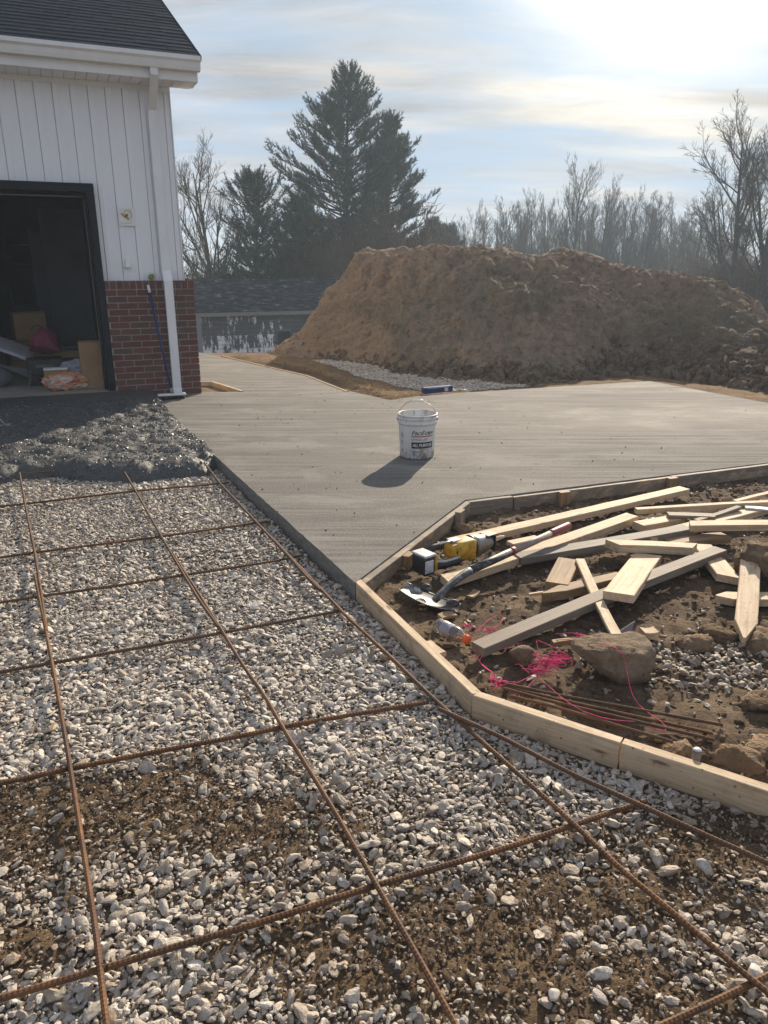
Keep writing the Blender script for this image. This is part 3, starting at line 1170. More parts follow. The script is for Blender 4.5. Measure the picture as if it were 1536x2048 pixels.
def build_gravel():
    P, S, RO, MU = [], [], [], []
    for layer, (step, zoff) in enumerate(((0.0178, 0.002), (0.0220, 0.008))):
        x, y = jitter_grid(-4.7, 2.9, 0.2, 6.4, step)
        # keep what the camera side can show, with a margin
        k = inside(GRAVEL_POLY, x, y) & (np.abs(x) < 0.62 * y + 1.9)
        x, y = x[k], y[k]
        d = dist_poly(F_PTS, x, y)
        d2 = dist_poly([SLAB[0], SLAB[1]], x, y)
        u, t = hl(np.stack([x, y], 1))
        k = (d > 0.034) & (d2 > 0.015) & (-t > wet_edge_t(u) - 0.1)
        x, y, = x[k], y[k]
        md = mud_mask(x, y)
        k = rng.uniform(size=len(x)) > (np.clip(md * 1.1 - 0.12, 0, 0.80) if layer == 0 else np.clip(md * 1.4 - 0.12, 0, 0.95) + 0.03)
        x, y, md = x[k], y[k], md[k]
        s = np.clip(rng.lognormal(math.log(0.0096), 0.44, len(x)), 0.0045, 0.026)
        s = s * (1 - 0.18 * sstep(2.6, 4.2, y))
        z = gravel_z(x, y) + zoff + md * 0.012 + s * rng.uniform(0.0, 0.35, len(x))
        P.append(np.stack([x, y, z], 1))
        S.append(np.stack([s * rng.uniform(1.0, 1.6, len(x)), s * rng.uniform(0.8, 1.1, len(x)), s * rng.uniform(0.5, 0.85, len(x))], 1))
        RO.append(np.stack([rng.uniform(-0.6, 0.6, len(x)), rng.uniform(-0.6, 0.6, len(x)), rng.uniform(0, 6.28, len(x))], 1))
        MU.append(np.clip(md * 1.35, 0, 0.9) * rng.uniform(0.25, 1.0, len(x)) ** 0.8 + (rng.uniform(size=len(x)) < 0.14) * 0.45)
    x, y = jitter_grid(-2.4, 2.2, 0.6, 3.4, 0.0145)
    k = inside(GRAVEL_POLY, x, y) & (np.abs(x) < 0.62 * y + 0.45) & (rng.uniform(size=len(x)) < 0.75)
    x, y = x[k], y[k]
    k = dist_poly(F_PTS, x, y) > 0.028
    x, y = x[k], y[k]
    md = mud_mask(x, y)
    k = rng.uniform(size=len(x)) > np.clip(md * 0.95 - 0.15, 0, 0.8)
    x, y, md = x[k], y[k], md[k]
    s = np.clip(rng.lognormal(math.log(0.0056), 0.35, len(x)), 0.003, 0.011)
    P.append(np.stack([x, y, gravel_z(x, y) + 0.002 + md * 0.019 + s * rng.uniform(-0.2, 0.5, len(x))], 1))
    S.append(np.stack([s * 1.35, s, s * 0.75], 1))
    RO.append(rng.uniform(-0.6, 0.6, (len(x), 3)) * np.array([1, 1, 5]))
    MU.append(np.clip(0.15 + md * 1.3, 0, 1) * rng.uniform(0.55, 1.0, len(x)))
    # grit between the stones
    x, y = jitter_grid(-2.2, 1.6, 0.6, 3.4, 0.013)
    k = inside(GRAVEL_POLY, x, y) & (np.abs(x) < 0.6 * y + 0.35)
    x, y = x[k], y[k]
    k = (dist_poly(F_PTS, x, y) > 0.03) & (rng.uniform(size=len(x)) < 0.5)
    x, y = x[k], y[k]
    md = mud_mask(x, y)
    s = rng.uniform(0.002, 0.0055, len(x))
    P.append(np.stack([x, y, gravel_z(x, y) + 0.003 + md * 0.018], 1))
    S.append(np.stack([s * 1.2, s, s], 1))
    RO.append(rng.uniform(-3, 3, (len(x), 3)))
    MU.append(np.clip(0.35 + md * 0.7, 0, 1))
    P, S, RO, MU = map(np.concatenate, (P, S, RO, MU))
    x, y = jitter_grid(-2.6, 2.2, 0.6, 4.2, 0.0125)
    k = inside(GRAVEL_POLY, x, y) & (np.abs(x) < 0.6 * y + 0.35)
    x, y = x[k], y[k]
    md = mud_mask(x, y)
    k = (dist_poly(F_PTS, x, y) > 0.03) & (rng.uniform(size=len(x)) < md * 0.75 - 0.05)
    x, y, md = x[k], y[k], md[k]
    s = np.clip(rng.lognormal(math.log(0.0040), 0.5, len(x)), 0.002, 0.015)
    oc = scatter('mud_crumbs', np.stack([x, y, gravel_z(x, y) + md * 0.018 + s * 0.02], 1), np.stack([s * 1.3, s, s * 0.6], 1), rng.uniform(-3, 3, (len(x), 3)) * np.array([0.12, 0.12, 1]), 6, CLODS)
    stuff(oc, 'crumbled brown mud mixed into the gravel of the foreground', 'mud')
    o = scatter('gravel', P, S, RO, 18, STONES, {'mud': MU})
    stuff(o, 'pale crushed limestone gravel spread under the rebar grid', 'gravel')
    # far gravel strip between the pad and the mound
    strip = [at(*q, -0.17)[:2] for q in ((628, 722), (700, 745), (790, 776), (845, 786), (1000, 780), (1090, 772), (1040, 764), (900, 744), (820, 732), (720, 716))]
    x, y = jitter_grid(-2.0, 2.8, 8.2, 13.5, 0.026)
    nz = 0.12 * fbm(p2(x, y, 2.2), 3, 5)
    k = inside(strip, x + nz, y + nz)
    x, y = x[k], y[k]
    s = np.clip(rng.lognormal(math.log(0.016), 0.3, len(x)), 0.008, 0.032)
    o = scatter('gravel', np.stack([x, y, verge_z(x, y) + 0.006], 1), np.stack([s * 1.2, s, s * 0.8], 1),
                np.stack([rng.uniform(-0.5, 0.5, len(x))] * 2 + [rng.uniform(0, 6.28, len(x))], 1), 12, STONES, {'mud': rng.uniform(0, 0.4, len(x))})
    stuff(o, 'strip of grey gravel between the concrete walk and the soil mound', 'gravel')


build_gravel()


def build_soil_crumbs():
    x, y = jitter_grid(-0.2, 4.2, 1.2, 6.4, 0.03)
    k = inside(SOIL_POLY, x, y) & (np.abs(x) < 0.62 * y + 0.5)
    x, y = x[k], y[k]
    k = (dist_poly(F_PTS, x, y) > 0.03) & (dist_poly([SLAB[1], SLAB[2], SLAB[3]], x, y) > 0.055) & (rng.uniform(size=len(x)) < 0.62 + 0.5 * fbm(p2(x, y, 2.5), 3, 60))
    x, y = x[k], y[k]
    s = np.clip(rng.lognormal(math.log(0.008), 0.6, len(x)), 0.003, 0.045)
    o = scatter('soil_crumbs', np.stack([x, y, soil_z(x, y) - s * 0.05], 1), np.stack([s * 1.3, s, s * 0.62], 1), rng.uniform(-3, 3, (len(x), 3)) * np.array([0.12, 0.12, 1]), 6, CLODS)
    stuff(o, 'loose brown soil crumbs strewn among the scrap lumber', 'soil')
    # stray limestone in the soil, most of it in one patch
    pc = at(1440, 1330, -0.08)
    n = 1500
    x = np.concatenate([rng.normal(pc[0], 0.20, 700), rng.uniform(0, 3.2, n)])
    y = np.concatenate([rng.normal(pc[1], 0.11, 700), rng.uniform(1.6, 5.2, n)])
    k = inside(SOIL_POLY, x, y) & (dist_poly(F_PTS, x, y) > 0.04) & (dist_poly([SLAB[1], SLAB[2], SLAB[3]], x, y) > 0.06)
    x, y = x[k], y[k]
    s = np.clip(rng.lognormal(math.log(0.0095), 0.4, len(x)), 0.004, 0.024)
    o = scatter('gravel', np.stack([x, y, soil_z(x, y) + s * 0.5], 1), np.stack([s * 1.3, s, s * 0.8], 1), rng.uniform(-0.7, 0.7, (len(x), 3)) * np.array([1, 1, 5]), 18, STONES,
                {'mud': rng.uniform(0.6, 1.0, len(x))})
    stuff(o, 'stray grey stones scattered over the brown soil beside the boards', 'gravel')


build_soil_crumbs()


# ------------------------------------------------------------------ concrete
def build_slab():
    bm = bmesh.new()
    fine = []
    r = np.random.default_rng(4)
    for i, (a, b) in enumerate(zip(SLAB, SLAB[1:] + SLAB[:1])):
        fine.append(a)
        L_ = math.hypot(b[0] - a[0], b[1] - a[1])
        if i in (0, 4, 5, 6, 7, 8, 9):                       # hand finished edges are never ruler straight
            k = int(L_ / 0.06)
            nx, ny = (b[1] - a[1]) / L_, -(b[0] - a[0]) / L_
            for j in range(1, k):
                t = j / k
                o = 0.004 * float(fbm(np.array([[t * L_ * 3, i, 0.5]]), 3, 9)[0]) + r.normal(0, 0.0012)
                fine.append((a[0] + (b[0] - a[0]) * t + nx * o, a[1] + (b[1] - a[1]) * t + ny * o))
    top = [bm.verts.new((x, y, 0.0)) for x, y in fine]
    bot = [bm.verts.new((x, y, -0.14)) for x, y in fine]
    n = len(top)
    tri = delaunay_2d_cdt([Vector(q) for q in fine], [(i, (i + 1) % n) for i in range(n)], [list(range(n))], 1, 1e-6)
    for t in tri[2]:
        bm.faces.new([top[tri[3][k][0]] for k in t])
    sides = []
    for i in range(n):
        sides.append(bm.faces.new((top[i], bot[i], bot[(i + 1) % n], top[(i + 1) % n])))
    for s in sides:
        s.material_index = 1
    bmesh.ops.recalc_face_normals(bm, faces=bm.faces[:])
    me = bpy.data.meshes.new('concrete_slab')
    bm.to_mesh(me)
    bm.free()
    structure(link('concrete_slab', me, [MAT['slab'], MAT['slab_side']]))
    # crumbs and splashes lying on the surface
    x = rng.uniform(-3.0, 4.5, 900)
    y = rng.uniform(3.3, 11.0, 900)
    k = inside(SLAB, x, y) & (rng.uniform(size=900) < np.clip(1.6 - 0.12 * np.hypot(x + 1.0, y - 6.2) ** 2, 0.12, 1))
    x, y = x[k], y[k]
    s = rng.uniform(0.0015, 0.006, len(x))
    o = scatter('concrete_crumbs', np.stack([x, y, s * 0.5], 1), np.stack([s * 1.3, s, s * 0.7], 1), rng.uniform(-3, 3, (len(x), 3)), 6, CLODS)
    stuff(o, 'dark crumbs scattered on the fresh concrete slab', 'crumbs')


build_slab()


def wet_height(u, t):
    """u along the wall, t out from the wall"""
    s = np.shape(u)
    e = wet_edge_t(u) + 0.05 * fbm(p2(u, t * 0.3, 4), 3, 31).reshape(s)
    ramp = 0.078 * (1 - sstep(0.05, 1.5, t)) + 0.010
    fall = np.sqrt(np.clip(1 - (1 - np.clip((e - t) / 0.26, 0, 1)) ** 2, 0, 1))
    lump = fbm(p2(u, t, 5), 4, 32).reshape(s)
    w, _ = worley(p2(u, t, 30), 33)
    w2, _ = worley(p2(u, t, 11), 35)
    rough = sstep(0.25, 0.9, t)
    q = vnoise(p2(u * 0.35, t, 9), 36).reshape(s)
    w3, w4 = worley(p2(u, t, 3.2) + 0.25 * lump.ravel()[:, None], 37)
    ridge = np.clip((w4 - w3).reshape(s), 0, 0.5)
    z = ramp + rough * (0.028 * lump + 0.004 * (0.45 - w.reshape(s)) + 0.018 * (0.5 - w2.reshape(s)) + 0.055 * (ridge - 0.3) + 0.012 - 0.02 * np.clip(q - 0.55, 0, 1))
    lo = -0.125
    return lo + (z - lo) * fall, e


def build_wet():
    us = np.arange(-4.6, -0.2, 0.014)
    ts = np.arange(0.004, 4.4, 0.014)
    U, T = np.meshgrid(us, ts)
    Z, E = wet_height(U, T)
    X = HC[0] + HD[0] * U - HN[0] * T
    Y = HC[1] + HD[1] * U - HN[1] * T
    ex, ey = np.array(SLAB[1]) - np.array(SLAB[0])
    side = (ex * (Y - SLAB[0][1]) - ey * (X - SLAB[0][0])) / math.hypot(ex, ey)          # distance left of the slab edge
    keep = ((T - E)[:-1, :-1] < 0.02) & (side[:-1, :-1] < -0.0) if side[50, 5] < 0 else ((T - E)[:-1, :-1] < 0.02) & (side[:-1, :-1] > 0.0)
    me, _ = grid_mesh(X, Y, Z, keep)
    structure(link('wet_concrete', me, MAT['wet']))
    u = rng.uniform(-3.6, -0.2, 19000)
    t = rng.uniform(0.3, 3.9, 19000)
    z, e = wet_height(u, t)
    k = (t < e - 0.01) & (rng.uniform(size=len(u)) < sstep(0.3, 0.9, t)) & ~inside(SLAB, HC[0] + HD[0] * u - HN[0] * t, HC[1] + HD[1] * u - HN[1] * t)
    u, t, z = u[k], t[k], z[k]
    s = np.clip(rng.lognormal(math.log(0.0078), 0.4, len(u)), 0.003, 0.017)
    P = np.stack([HC[0] + HD[0] * u - HN[0] * t, HC[1] + HD[1] * u - HN[1] * t, z - s * 0.35], 1)
    c = proto_coll('aggregate', stone_meshes('aggregate', MAT['wet_stone'], 6, 2, 0.25, 7))
    o = scatter('wet_aggregate', P, np.stack([s * 1.3, s, s * 0.8], 1), rng.uniform(-3, 3, (len(u), 3)), 6, c)
    stuff(o, 'glistening wet aggregate in the freshly poured concrete by the doorway', 'concrete')


build_wet()


# ------------------------------------------------------------------ garage
def build_house():
    H = empty('garage_building', HC, (0, 0, HA))
    tag(H, 'white board and batten garage with red brick base and open dark doorway', 'garage')
    V, W = MAT['vinyl'], MAT['white_metal']
    XL, DL, DR = -6.2, -3.55, -0.966
    SB, ST_ = 1.247, 3.135
    # core walls
    w = MB()
    w.box((DR, 0.02, 0.0), (-0.055, 0.16, ST_))
    w.box((DL, 0.02, 2.19), (DR - 0.002, 0.16, ST_))
    w.box((XL, 0.02, 0.0), (DL - 0.002, 0.16, ST_))
    w.box((-0.17, 0.162, -0.6), (-0.055, 8.0, ST_))
    w.box((XL, 0.162, -0.6), (XL + 0.12, 8.0, ST_))
    w.box((XL, 8.002, -0.6), (-0.055, 8.12, ST_))
    wall = w.build('wall', V, H)
    # gable triangle on the right end
    # siding panels (board with raised batten and groove)
    step = 0.1633
    x1 = -0.058
    first = True
    xs = []
    x = -0.36
    edges = [-0.058, -0.116, -0.21, -0.36]
    while x > XL + 0.2:
        x -= step
        edges.append(x)
    for b, a in zip(edges[:-1], edges[1:]):
        wdt = b - a
        bw = min(0.052, wdt * 0.35)
        prof = [(a + 0.0025, 0.02), (a + 0.0025, 0.003), (a + 0.007, -0.007), (a + bw, -0.007), (a + bw + 0.008, 0.001), (b - 0.001, 0.001), (b - 0.001, 0.02)]
        zb = SB + 0.002
        if a < DR + 0.085 and b > DL - 0.08:
            if b > DR + 0.085:
                pass
            zb = 2.192
        p = MB().prism(prof, 2, zb, ST_ - 0.002)
        p.build('siding_panel', V, wall)
        if a < DR + 0.085 < b:
            q = MB().prism([(DR + 0.072, 0.02), (DR + 0.072, 0.001), (b - 0.001, 0.001), (b - 0.001, 0.02)], 2, SB + 0.002, 2.190)
            q.build('siding_panel', V, wall)
    # trim pieces
    t = MB()
    t.box((-0.057, -0.012, SB + 0.001), (-0.046, 0.17, ST_))
    t.box((DR + 0.073, -0.012, SB - 0.012), (-0.046, 0.02, SB))
    t.box((DL, -0.014, ST_ - 0.05), (-0.046, -0.0095, ST_ - 0.002))
    t.build('corner_trim', W, H)
    # brick wainscot
    core = MB()
    core.box((DR + 0.075, -0.083, -0.2), (0.022, 0.018, 1.236))
    core.box((XL, -0.083, -0.2), (DL - 0.075, 0.018, 1.236))
    core.box((-0.078, 0.0185, -0.2), (0.022, 8.1, 1.236))
    bw = core.build('brick_wainscot', MAT['mortar'], H)
    bh, bl, jt = 0.0577, 0.1937, 0.0100
    meshes = {}

    def brick(x0, x1, z0, z1, y0=-0.092, y1=-0.02):
        k = (round(x1 - x0, 3), round(z1 - z0, 3), random.randrange(3))
        if k not in meshes:
            hx, hz = (x1 - x0) / 2, (z1 - z0) / 2
            b = MB().box((-hx, 0, -hz), (hx, y1 - y0, hz), ch=0.003)
            me = b.mesh('brick')
            co = np.array([v.co[:] for v in me.vertices])
            co += np.random.default_rng(len(meshes)).normal(0, 0.0007, co.shape)
            me.vertices.foreach_set('co', co.ravel())
            me.materials.append(MAT['brick'])
            meshes[k] = me
        o = bpy.data.objects.new('brick', meshes[k])
        COL.objects.link(o)
        o.parent = bw
        o.location = ((x0 + x1) / 2, y0 + random.uniform(-0.0015, 0.0015), (z0 + z1) / 2)
    BL, BR = DR + 0.077, 0.032
    zt = 1.150                                                # top of running courses
    row = 0
    while zt - row * (bh + jt) > -0.1:
        z1 = zt - row * (bh + jt)
        z0 = z1 - bh
        off = (0.0, 0.101)[row % 2]
        x = BR
        k = 0
        while x > BL + 0.03:
            ln = bl if not (k == 0 and off) else off - jt
            a = max(BL, x - ln)
            brick(a, x, z0, z1)
            x = a - jt
            k += 1
        row += 1
    x = BR
    while x > BL + 0.02:                                       # soldier course on top
        a = max(BL, x - bh)
        brick(a, x, zt + jt, 1.243)
        x = a - jt
    # doorway: black jambs and head with a rubber seal
    j = MB()
    j.box((DR, -0.095, 0.092), (DR + 0.0715, 0.17, 2.105), ch=0.004)
    j.box((DL - 0.07, -0.095, 0.092), (DL, 0.17, 2.105), ch=0.004)
    j.box((DL - 0.07, -0.095, 2.107), (DR + 0.0715, 0.17, 2.188), ch=0.004)
    j.box((DR - 0.030, 0.02, 0.092), (DR - 0.002, 0.16, 2.075))
    df = j.build('door_frame', MAT['jamb'], H)
    s = MB()
    s.box((DR - 0.036, 0.012, 0.40), (DR - 0.031, 0.022, 2.04))
    s.box((DL, 0.012, 2.064), (DR - 0.04, 0.022, 2.072))
    s.build('weather_seal', MAT['seal'], df)
    # interior
    fl = MB().box((XL + 0.13, -0.098, -0.16), (DR + 0.078, 7.99, 0.090))
    fl.build('garage_floor', MAT['garage_floor'], H)
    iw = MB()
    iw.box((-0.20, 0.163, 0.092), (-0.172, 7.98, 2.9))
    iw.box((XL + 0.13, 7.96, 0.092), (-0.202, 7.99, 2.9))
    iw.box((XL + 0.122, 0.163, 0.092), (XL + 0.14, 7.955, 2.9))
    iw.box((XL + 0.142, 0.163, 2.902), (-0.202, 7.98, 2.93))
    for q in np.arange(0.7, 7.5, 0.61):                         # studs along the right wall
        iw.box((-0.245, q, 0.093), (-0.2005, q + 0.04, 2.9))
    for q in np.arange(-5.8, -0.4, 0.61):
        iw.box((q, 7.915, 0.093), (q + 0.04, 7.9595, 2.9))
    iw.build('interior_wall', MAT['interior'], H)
    # soffit: box eave with single panels
    EY, RX = -0.35, 0.185
    so = MB()
    so.box((XL, -0.02, ST_ + 0.025), (0.16, 0.0, ST_ + 0.03))
    so.box((XL, EY + 0.022, ST_ + 0.001), (RX - 0.026, 0.019, ST_ + 0.004), M=Matrix.Translation((0, 0, 0.012)))
    soff = so.build('soffit', W, H)
    x = RX - 0.03
    pm = MB().prism([(-0.002, 0.0), (-0.0955, 0.0), (-0.0985, 0.006), (-0.099, 0.010), (0, 0.010), (0, 0.004)], 1, EY + 0.023, -0.012).mesh('soffit_panel')
    pm.materials.append(W)
    k = 0
    while x > XL + 0.2 and k < 60:
        o = bpy.data.objects.new('soffit_panel', pm)
        COL.objects.link(o)
        o.parent = soff
        o.location = (x, 0, ST_ - 0.002)
        x -= 0.101
        k += 1
    # eave fascia, gutter, rake
    f = MB()
    f.box((XL, EY, ST_ + 0.001), (RX - 0.025, EY + 0.022, ST_ + 0.19))
    f.box((RX - 0.024, EY, ST_ + 0.001), (RX - 0.002, -0.03, ST_ + 0.10))
    f.build('fascia', W, H)
    g = MB()
    gp = [(EY - 0.003, ST_ + 0.205), (EY - 0.003, ST_ + 0.085), (EY - 0.075, ST_ + 0.085), (EY - 0.088, ST_ + 0.115), (EY - 0.098, ST_ + 0.15), (EY - 0.122, ST_ + 0.17),
          (EY - 0.124, ST_ + 0.205), (EY - 0.116, ST_ + 0.207), (EY - 0.114, ST_ + 0.175), (EY - 0.092, ST_ + 0.155), (EY - 0.08, ST_ + 0.12), (EY - 0.07, ST_ + 0.092), (EY - 0.010, ST_ + 0.092), (EY - 0.010, ST_ + 0.205)]
    g.prism(gp, 0, XL, RX + 0.012)
    g.prism([gp[0], gp[1], gp[2], gp[3], gp[4], gp[5], gp[6]], 0, RX + 0.0125, RX + 0.015)
    g.build('gutter', W, H)
    # downspout with an elbow under the gutter, offset over the brick and a shoe
    d = MB()
    xc, hwid, dep = -0.245, 0.045, 0.062

    def leg(y0, z0, y1, z1, x0=xc, x1=xc, hwid=hwid, dep=dep):
        vs = []
        for (xx, y, z) in ((x0, y0, z0), (x1, y1, z1)):
            for sx, sy in ((-1, 0), (1, 0), (1, 1), (-1, 1)):
                vs.append((xx + sx * hwid, y - sy * dep, z))
        d.add(vs, [(0, 1, 5, 4), (1, 2, 6, 5), (2, 3, 7, 6), (3, 0, 4, 7), (3, 2, 1, 0), (4, 5, 6, 7)])
    leg(EY - 0.012, ST_ + 0.10, EY - 0.012, ST_ + 0.02, hwid=0.036, dep=0.05)
    leg(EY - 0.0115, ST_ + 0.018, -0.014, 2.90, hwid=0.038, dep=0.052)
    leg(-0.0145, 2.902, -0.0145, 1.36)
    leg(-0.015, 1.358, -0.098, 1.235)
    leg(-0.0985, 1.233, -0.0985, 0.10)
    for z in (2.84, 1.40):
        pass
    leg(-0.099, 0.099, -0.130, 0.012, xc, xc)
    ds = d.build('downspout', W, H)
    b = MB()
    for i in range(4):
        b.box((xc - hwid - 0.001 + 0.0, -0.079, 1.30 - i * 0.004), (xc - hwid + 0.001, -0.03, 1.302 - i * 0.004))
    b.box((xc - hwid - 0.006, -0.165, 0.075), (xc + hwid + 0.006, -0.096, 0.085))
    b.build('downspout_band', W, ds)
    # roof slope, rises from the eave to a ridge; rake on the right
    pitch = R(26.3)
    ey, ez = EY - 0.075, ST_ + 0.205
    run = 4.6
    RXR = RX + 0.03
    cp, sp = math.cos(pitch), math.sin(pitch)
    r = MB()
    r.add([(XL, ey, ez - 0.03), (RXR, ey, ez - 0.03), (RXR, ey + run, ez + run * math.tan(pitch) - 0.03), (XL, ey + run, ez + run * math.tan(pitch) - 0.03),
           (XL, ey, ez), (RXR, ey, ez), (RXR, ey + run, ez + run * math.tan(pitch)), (XL, ey + run, ez + run * math.tan(pitch))],
          [(0, 1, 2, 3), (4, 7, 6, 5), (0, 4, 5, 1), (1, 5, 6, 2), (0, 3, 7, 4)])
    r.add([(XL, ey + run + 0.001, ez + run * math.tan(pitch)), (RXR, ey + run + 0.001, ez + run * math.tan(pitch)), (RXR, ey + 2 * run, ez), (XL, ey + 2 * run, ez)], [(0, 1, 2, 3)])
    roof = r.build('roof', MAT['shingle'], H)
    # gable end under the rake
    gb = MB().add([(-0.05, 0.0, ST_), (-0.05, 8.1, ST_), (-0.05, ey + run, ez + run * math.tan(pitch) - 0.12), (-0.16, 0.0, ST_), (-0.16, 8.1, ST_), (-0.16, ey + run, ez + run * math.tan(pitch) - 0.12)],
                  [(0, 1, 2), (3, 5, 4), (0, 2, 5, 3), (1, 4, 5, 2)])
    gb.build('gable', V, H)
    rk = MB()
    L = run / cp
    M = Matrix.Translation((0, ey, ez)) @ Matrix.Rotation(pitch, 4, 'X')
    rk.box((RXR - 0.055, 0.42, -0.17), (RXR - 0.033, L, -0.035), M=M)
    rk.build('rake_board', W, H)
    de = MB().box((RXR + 0.0005, 0.0, -0.035), (RXR + 0.004, L, 0.012), M=M)
    de.build('drip_edge', MAT['jamb'], H)
    # shingles one by one: 12 courses over the part that can be seen
    expo = 0.135
    sm = []
    for wd in (0.20, 0.245, 0.29):
        q = MB()
        q.add([(0, 0, 0.007), (wd - 0.002, 0, 0.007), (wd - 0.004, 0.17, 0.001), (0, 0.17, 0.001), (0, 0, 0.002), (wd - 0.004, 0, 0.002), (wd - 0.004, 0.17, -0.001), (0, 0.17, -0.001)],
              [(0, 1, 2, 3), (4, 7, 6, 5), (0, 4, 5, 1), (1, 5, 6, 2), (3, 2, 6, 7), (0, 3, 7, 4)])
        me = q.mesh('shingle')
        me.materials.append(MAT['shingle'])
        sm.append((wd, me))
    cnt = 0
    bulk = MB()
    for c in range(30):
        x = RXR - 0.001
        kx = 0
        while x > -4.2:
            i = random.randrange(3)
            wd, me = sm[i]
            if kx == 0:
                x += random.uniform(0, 0.0)
            mt = M @ Matrix.Translation((x - wd, -0.012 + c * expo, 0.0035 + random.uniform(0, 0.002)))
            if c < 17 and x > -2.9 + 0.06 * c and cnt < 285:
                o = bpy.data.objects.new('shingle', me)
                COL.objects.link(o)
                o.parent = roof
                o.matrix_local = mt
                cnt += 1
            else:
                co = np.array([v.co[:] for v in me.vertices])
                bulk.add(np.array([(mt @ Vector(v))[:] for v in co]), [list(p.vertices) for p in me.polygons])
            x -= wd
            kx += 1
    sb = bulk.build('shingles', MAT['shingle'], roof)
    sb['kind'] = 'stuff'
    return H


HOUSE = build_house()


def house_thing(name, loc, rz=0.0, rx=0.0, ry=0.0):
    p = hw(*loc)
    return empty(name, p, (rx, ry, HA + rz))


# things fixed to or leaning on the wall
def build_wall_things():
    e = house_thing('bird_plaque', (-0.598, -0.011, 1.885))
    tag(e, 'small white square plaque with a yellow bird on the white siding', 'plaque')
    MB().box((-0.080, -0.016, -0.092), (0.080, -0.001, 0.092), ch=0.004).build('frame', MAT['white_metal'], e)
    MB().box((-0.066, -0.0175, -0.076), (0.066, -0.0165, 0.080)).build('tile', MAT['ink_white'], e)
    th = np.linspace(0.1, 2 * math.pi * 0.93, 30)
    pr = MB()
    pr.tube(np.stack([0.018 + 0.036 * np.cos(th - 2.4), np.full(30, -0.0205), 0.022 + 0.043 * np.sin(th - 2.4)], 1), 0.0028, 6)
    pr.build('branch_ring', MAT['plaque_yellow'], e)
    b = MB()
    v, f = ICO[2]
    for (cx, cz, sx, sz, an) in ((-0.012, 0.004, 0.036, 0.015, -0.55), (-0.034, 0.020, 0.022, 0.010, -0.5), (0.012, -0.014, 0.020, 0.012, -0.9)):
        q = v * np.array([sx, 0.005, sz])
        ca, sa = math.cos(an), math.sin(an)
        b.add(np.stack([q[:, 0] * ca - q[:, 2] * sa + cx, q[:, 1] - 0.021, q[:, 0] * sa + q[:, 2] * ca + cz], 1), f, 0, True)
    b.build('bird', MAT['plaque_yellow'], e)
    m = MB()
    m.box((-0.012, -0.027, -0.004), (0.004, -0.024, 0.028), M=Matrix.Rotation(0.6, 4, 'Y'))
    m.build('bird_wing', MAT['bark'], e)
    m = MB()
    for k in range(9):
        m.box((-0.058 + k * 0.012, -0.0187, -0.066), (-0.058 + k * 0.012 + 0.008, -0.018, -0.060))
    m.build('caption', MAT['plaque_pink'], e)
    e = house_thing('wall_outlet_cover', (-0.635, -0.001, 1.405))
    tag(e, 'small white bell shaped cover on the siding below the bird plaque', 'outlet cover')
    MB().lathe([(0.0, 0.06), (0.014, 0.058), (0.022, 0.04), (0.03, 0.005), (0.04, -0.022), (0.04, -0.027), (0.0, -0.027)], 20).build('hood', MAT['white_metal'], e, (0, -0.028, 0))
    MB().box((-0.02, -0.03, -0.04), (0.02, -0.002, -0.0275)).build('base_plate', MAT['white_metal'], e)
    # pompom perched on the brick ledge
    vs, fs = [], []
    b = MB()
    v, f = ICO[2]
    b.add(v * 0.024, f, 0, True)
    r = np.random.default_rng(3)
    for _ in range(260):
        dd = r.normal(size=3)
        dd /= np.linalg.norm(dd)
        a = np.cross(dd, [0.3, 0.5, 0.8])
        a /= np.linalg.norm(a)
        b.add([dd * 0.020 + a * 0.003, dd * 0.020 - a * 0.003, dd * 0.040 + r.normal(0, 0.006, 3)], [(0, 1, 2)])
    o = b.build('pompom', MAT['green_yellow'], None, hw(-0.405, -0.052, 1.281))
    tag(o, 'fuzzy yellow green pompom sitting on the brick ledge', 'pompom')
    # push broom leaning on the bricks
    e = house_thing('push_broom', (-0.338, -0.36, 0.0))
    tag(e, 'push broom with blue handle leaning on the brick wall', 'broom')
    top = np.array([-0.115, 0.255, 1.20])
    bot = np.array([0.0, 0.0, 0.075])
    dr = (top - bot)
    MB().tube([bot, bot + dr * 0.93], 0.0135, 10).build('handle', MAT['blue'], e)
    MB().tube([bot + dr * 0.931, bot + dr], 0.0145, 10).build('handle_tip', MAT['broom_white'], e)
    MB().tube([bot + [0, 0, -0.02], bot + dr * 0.045], 0.02, 10).build('socket', MAT['grey_metal'], e)
    MB().box((-0.155, -0.035, 0.040), (0.150, 0.035, 0.066), ch=0.008).build('head', MAT['broom_white'], e)
    br = MB()
    for k in range(60):
        x = -0.145 + 0.285 * random.random()
        y = random.uniform(-0.03, 0.03)
        br.tube([(x, y, 0.040), (x + random.uniform(-0.01, 0.01), y * 1.5, 0.001)], [0.006, 0.008], 4)
    br.build('bristles', MAT['bristle'], e)
    # strip of wood against the corner of the pour
    o = MB().box((-0.02, -0.22, 0.0), (0.02, -0.005, 0.05), ch=0.003).build('wood_strip', MAT['pine_smeared'], None, hw(-0.57, -0.10, 0.02), (0, 0, HA))
    tag(o, 'short pale wood strip at the top of the wet concrete against the wall', 'wood strip')


build_wall_things()


def box_at(name, label, cat, px0, px1, y_in, h, mat, dep=0.3, zb=0.0915, rz=0.0, ch=0.0, group=None):
    pass


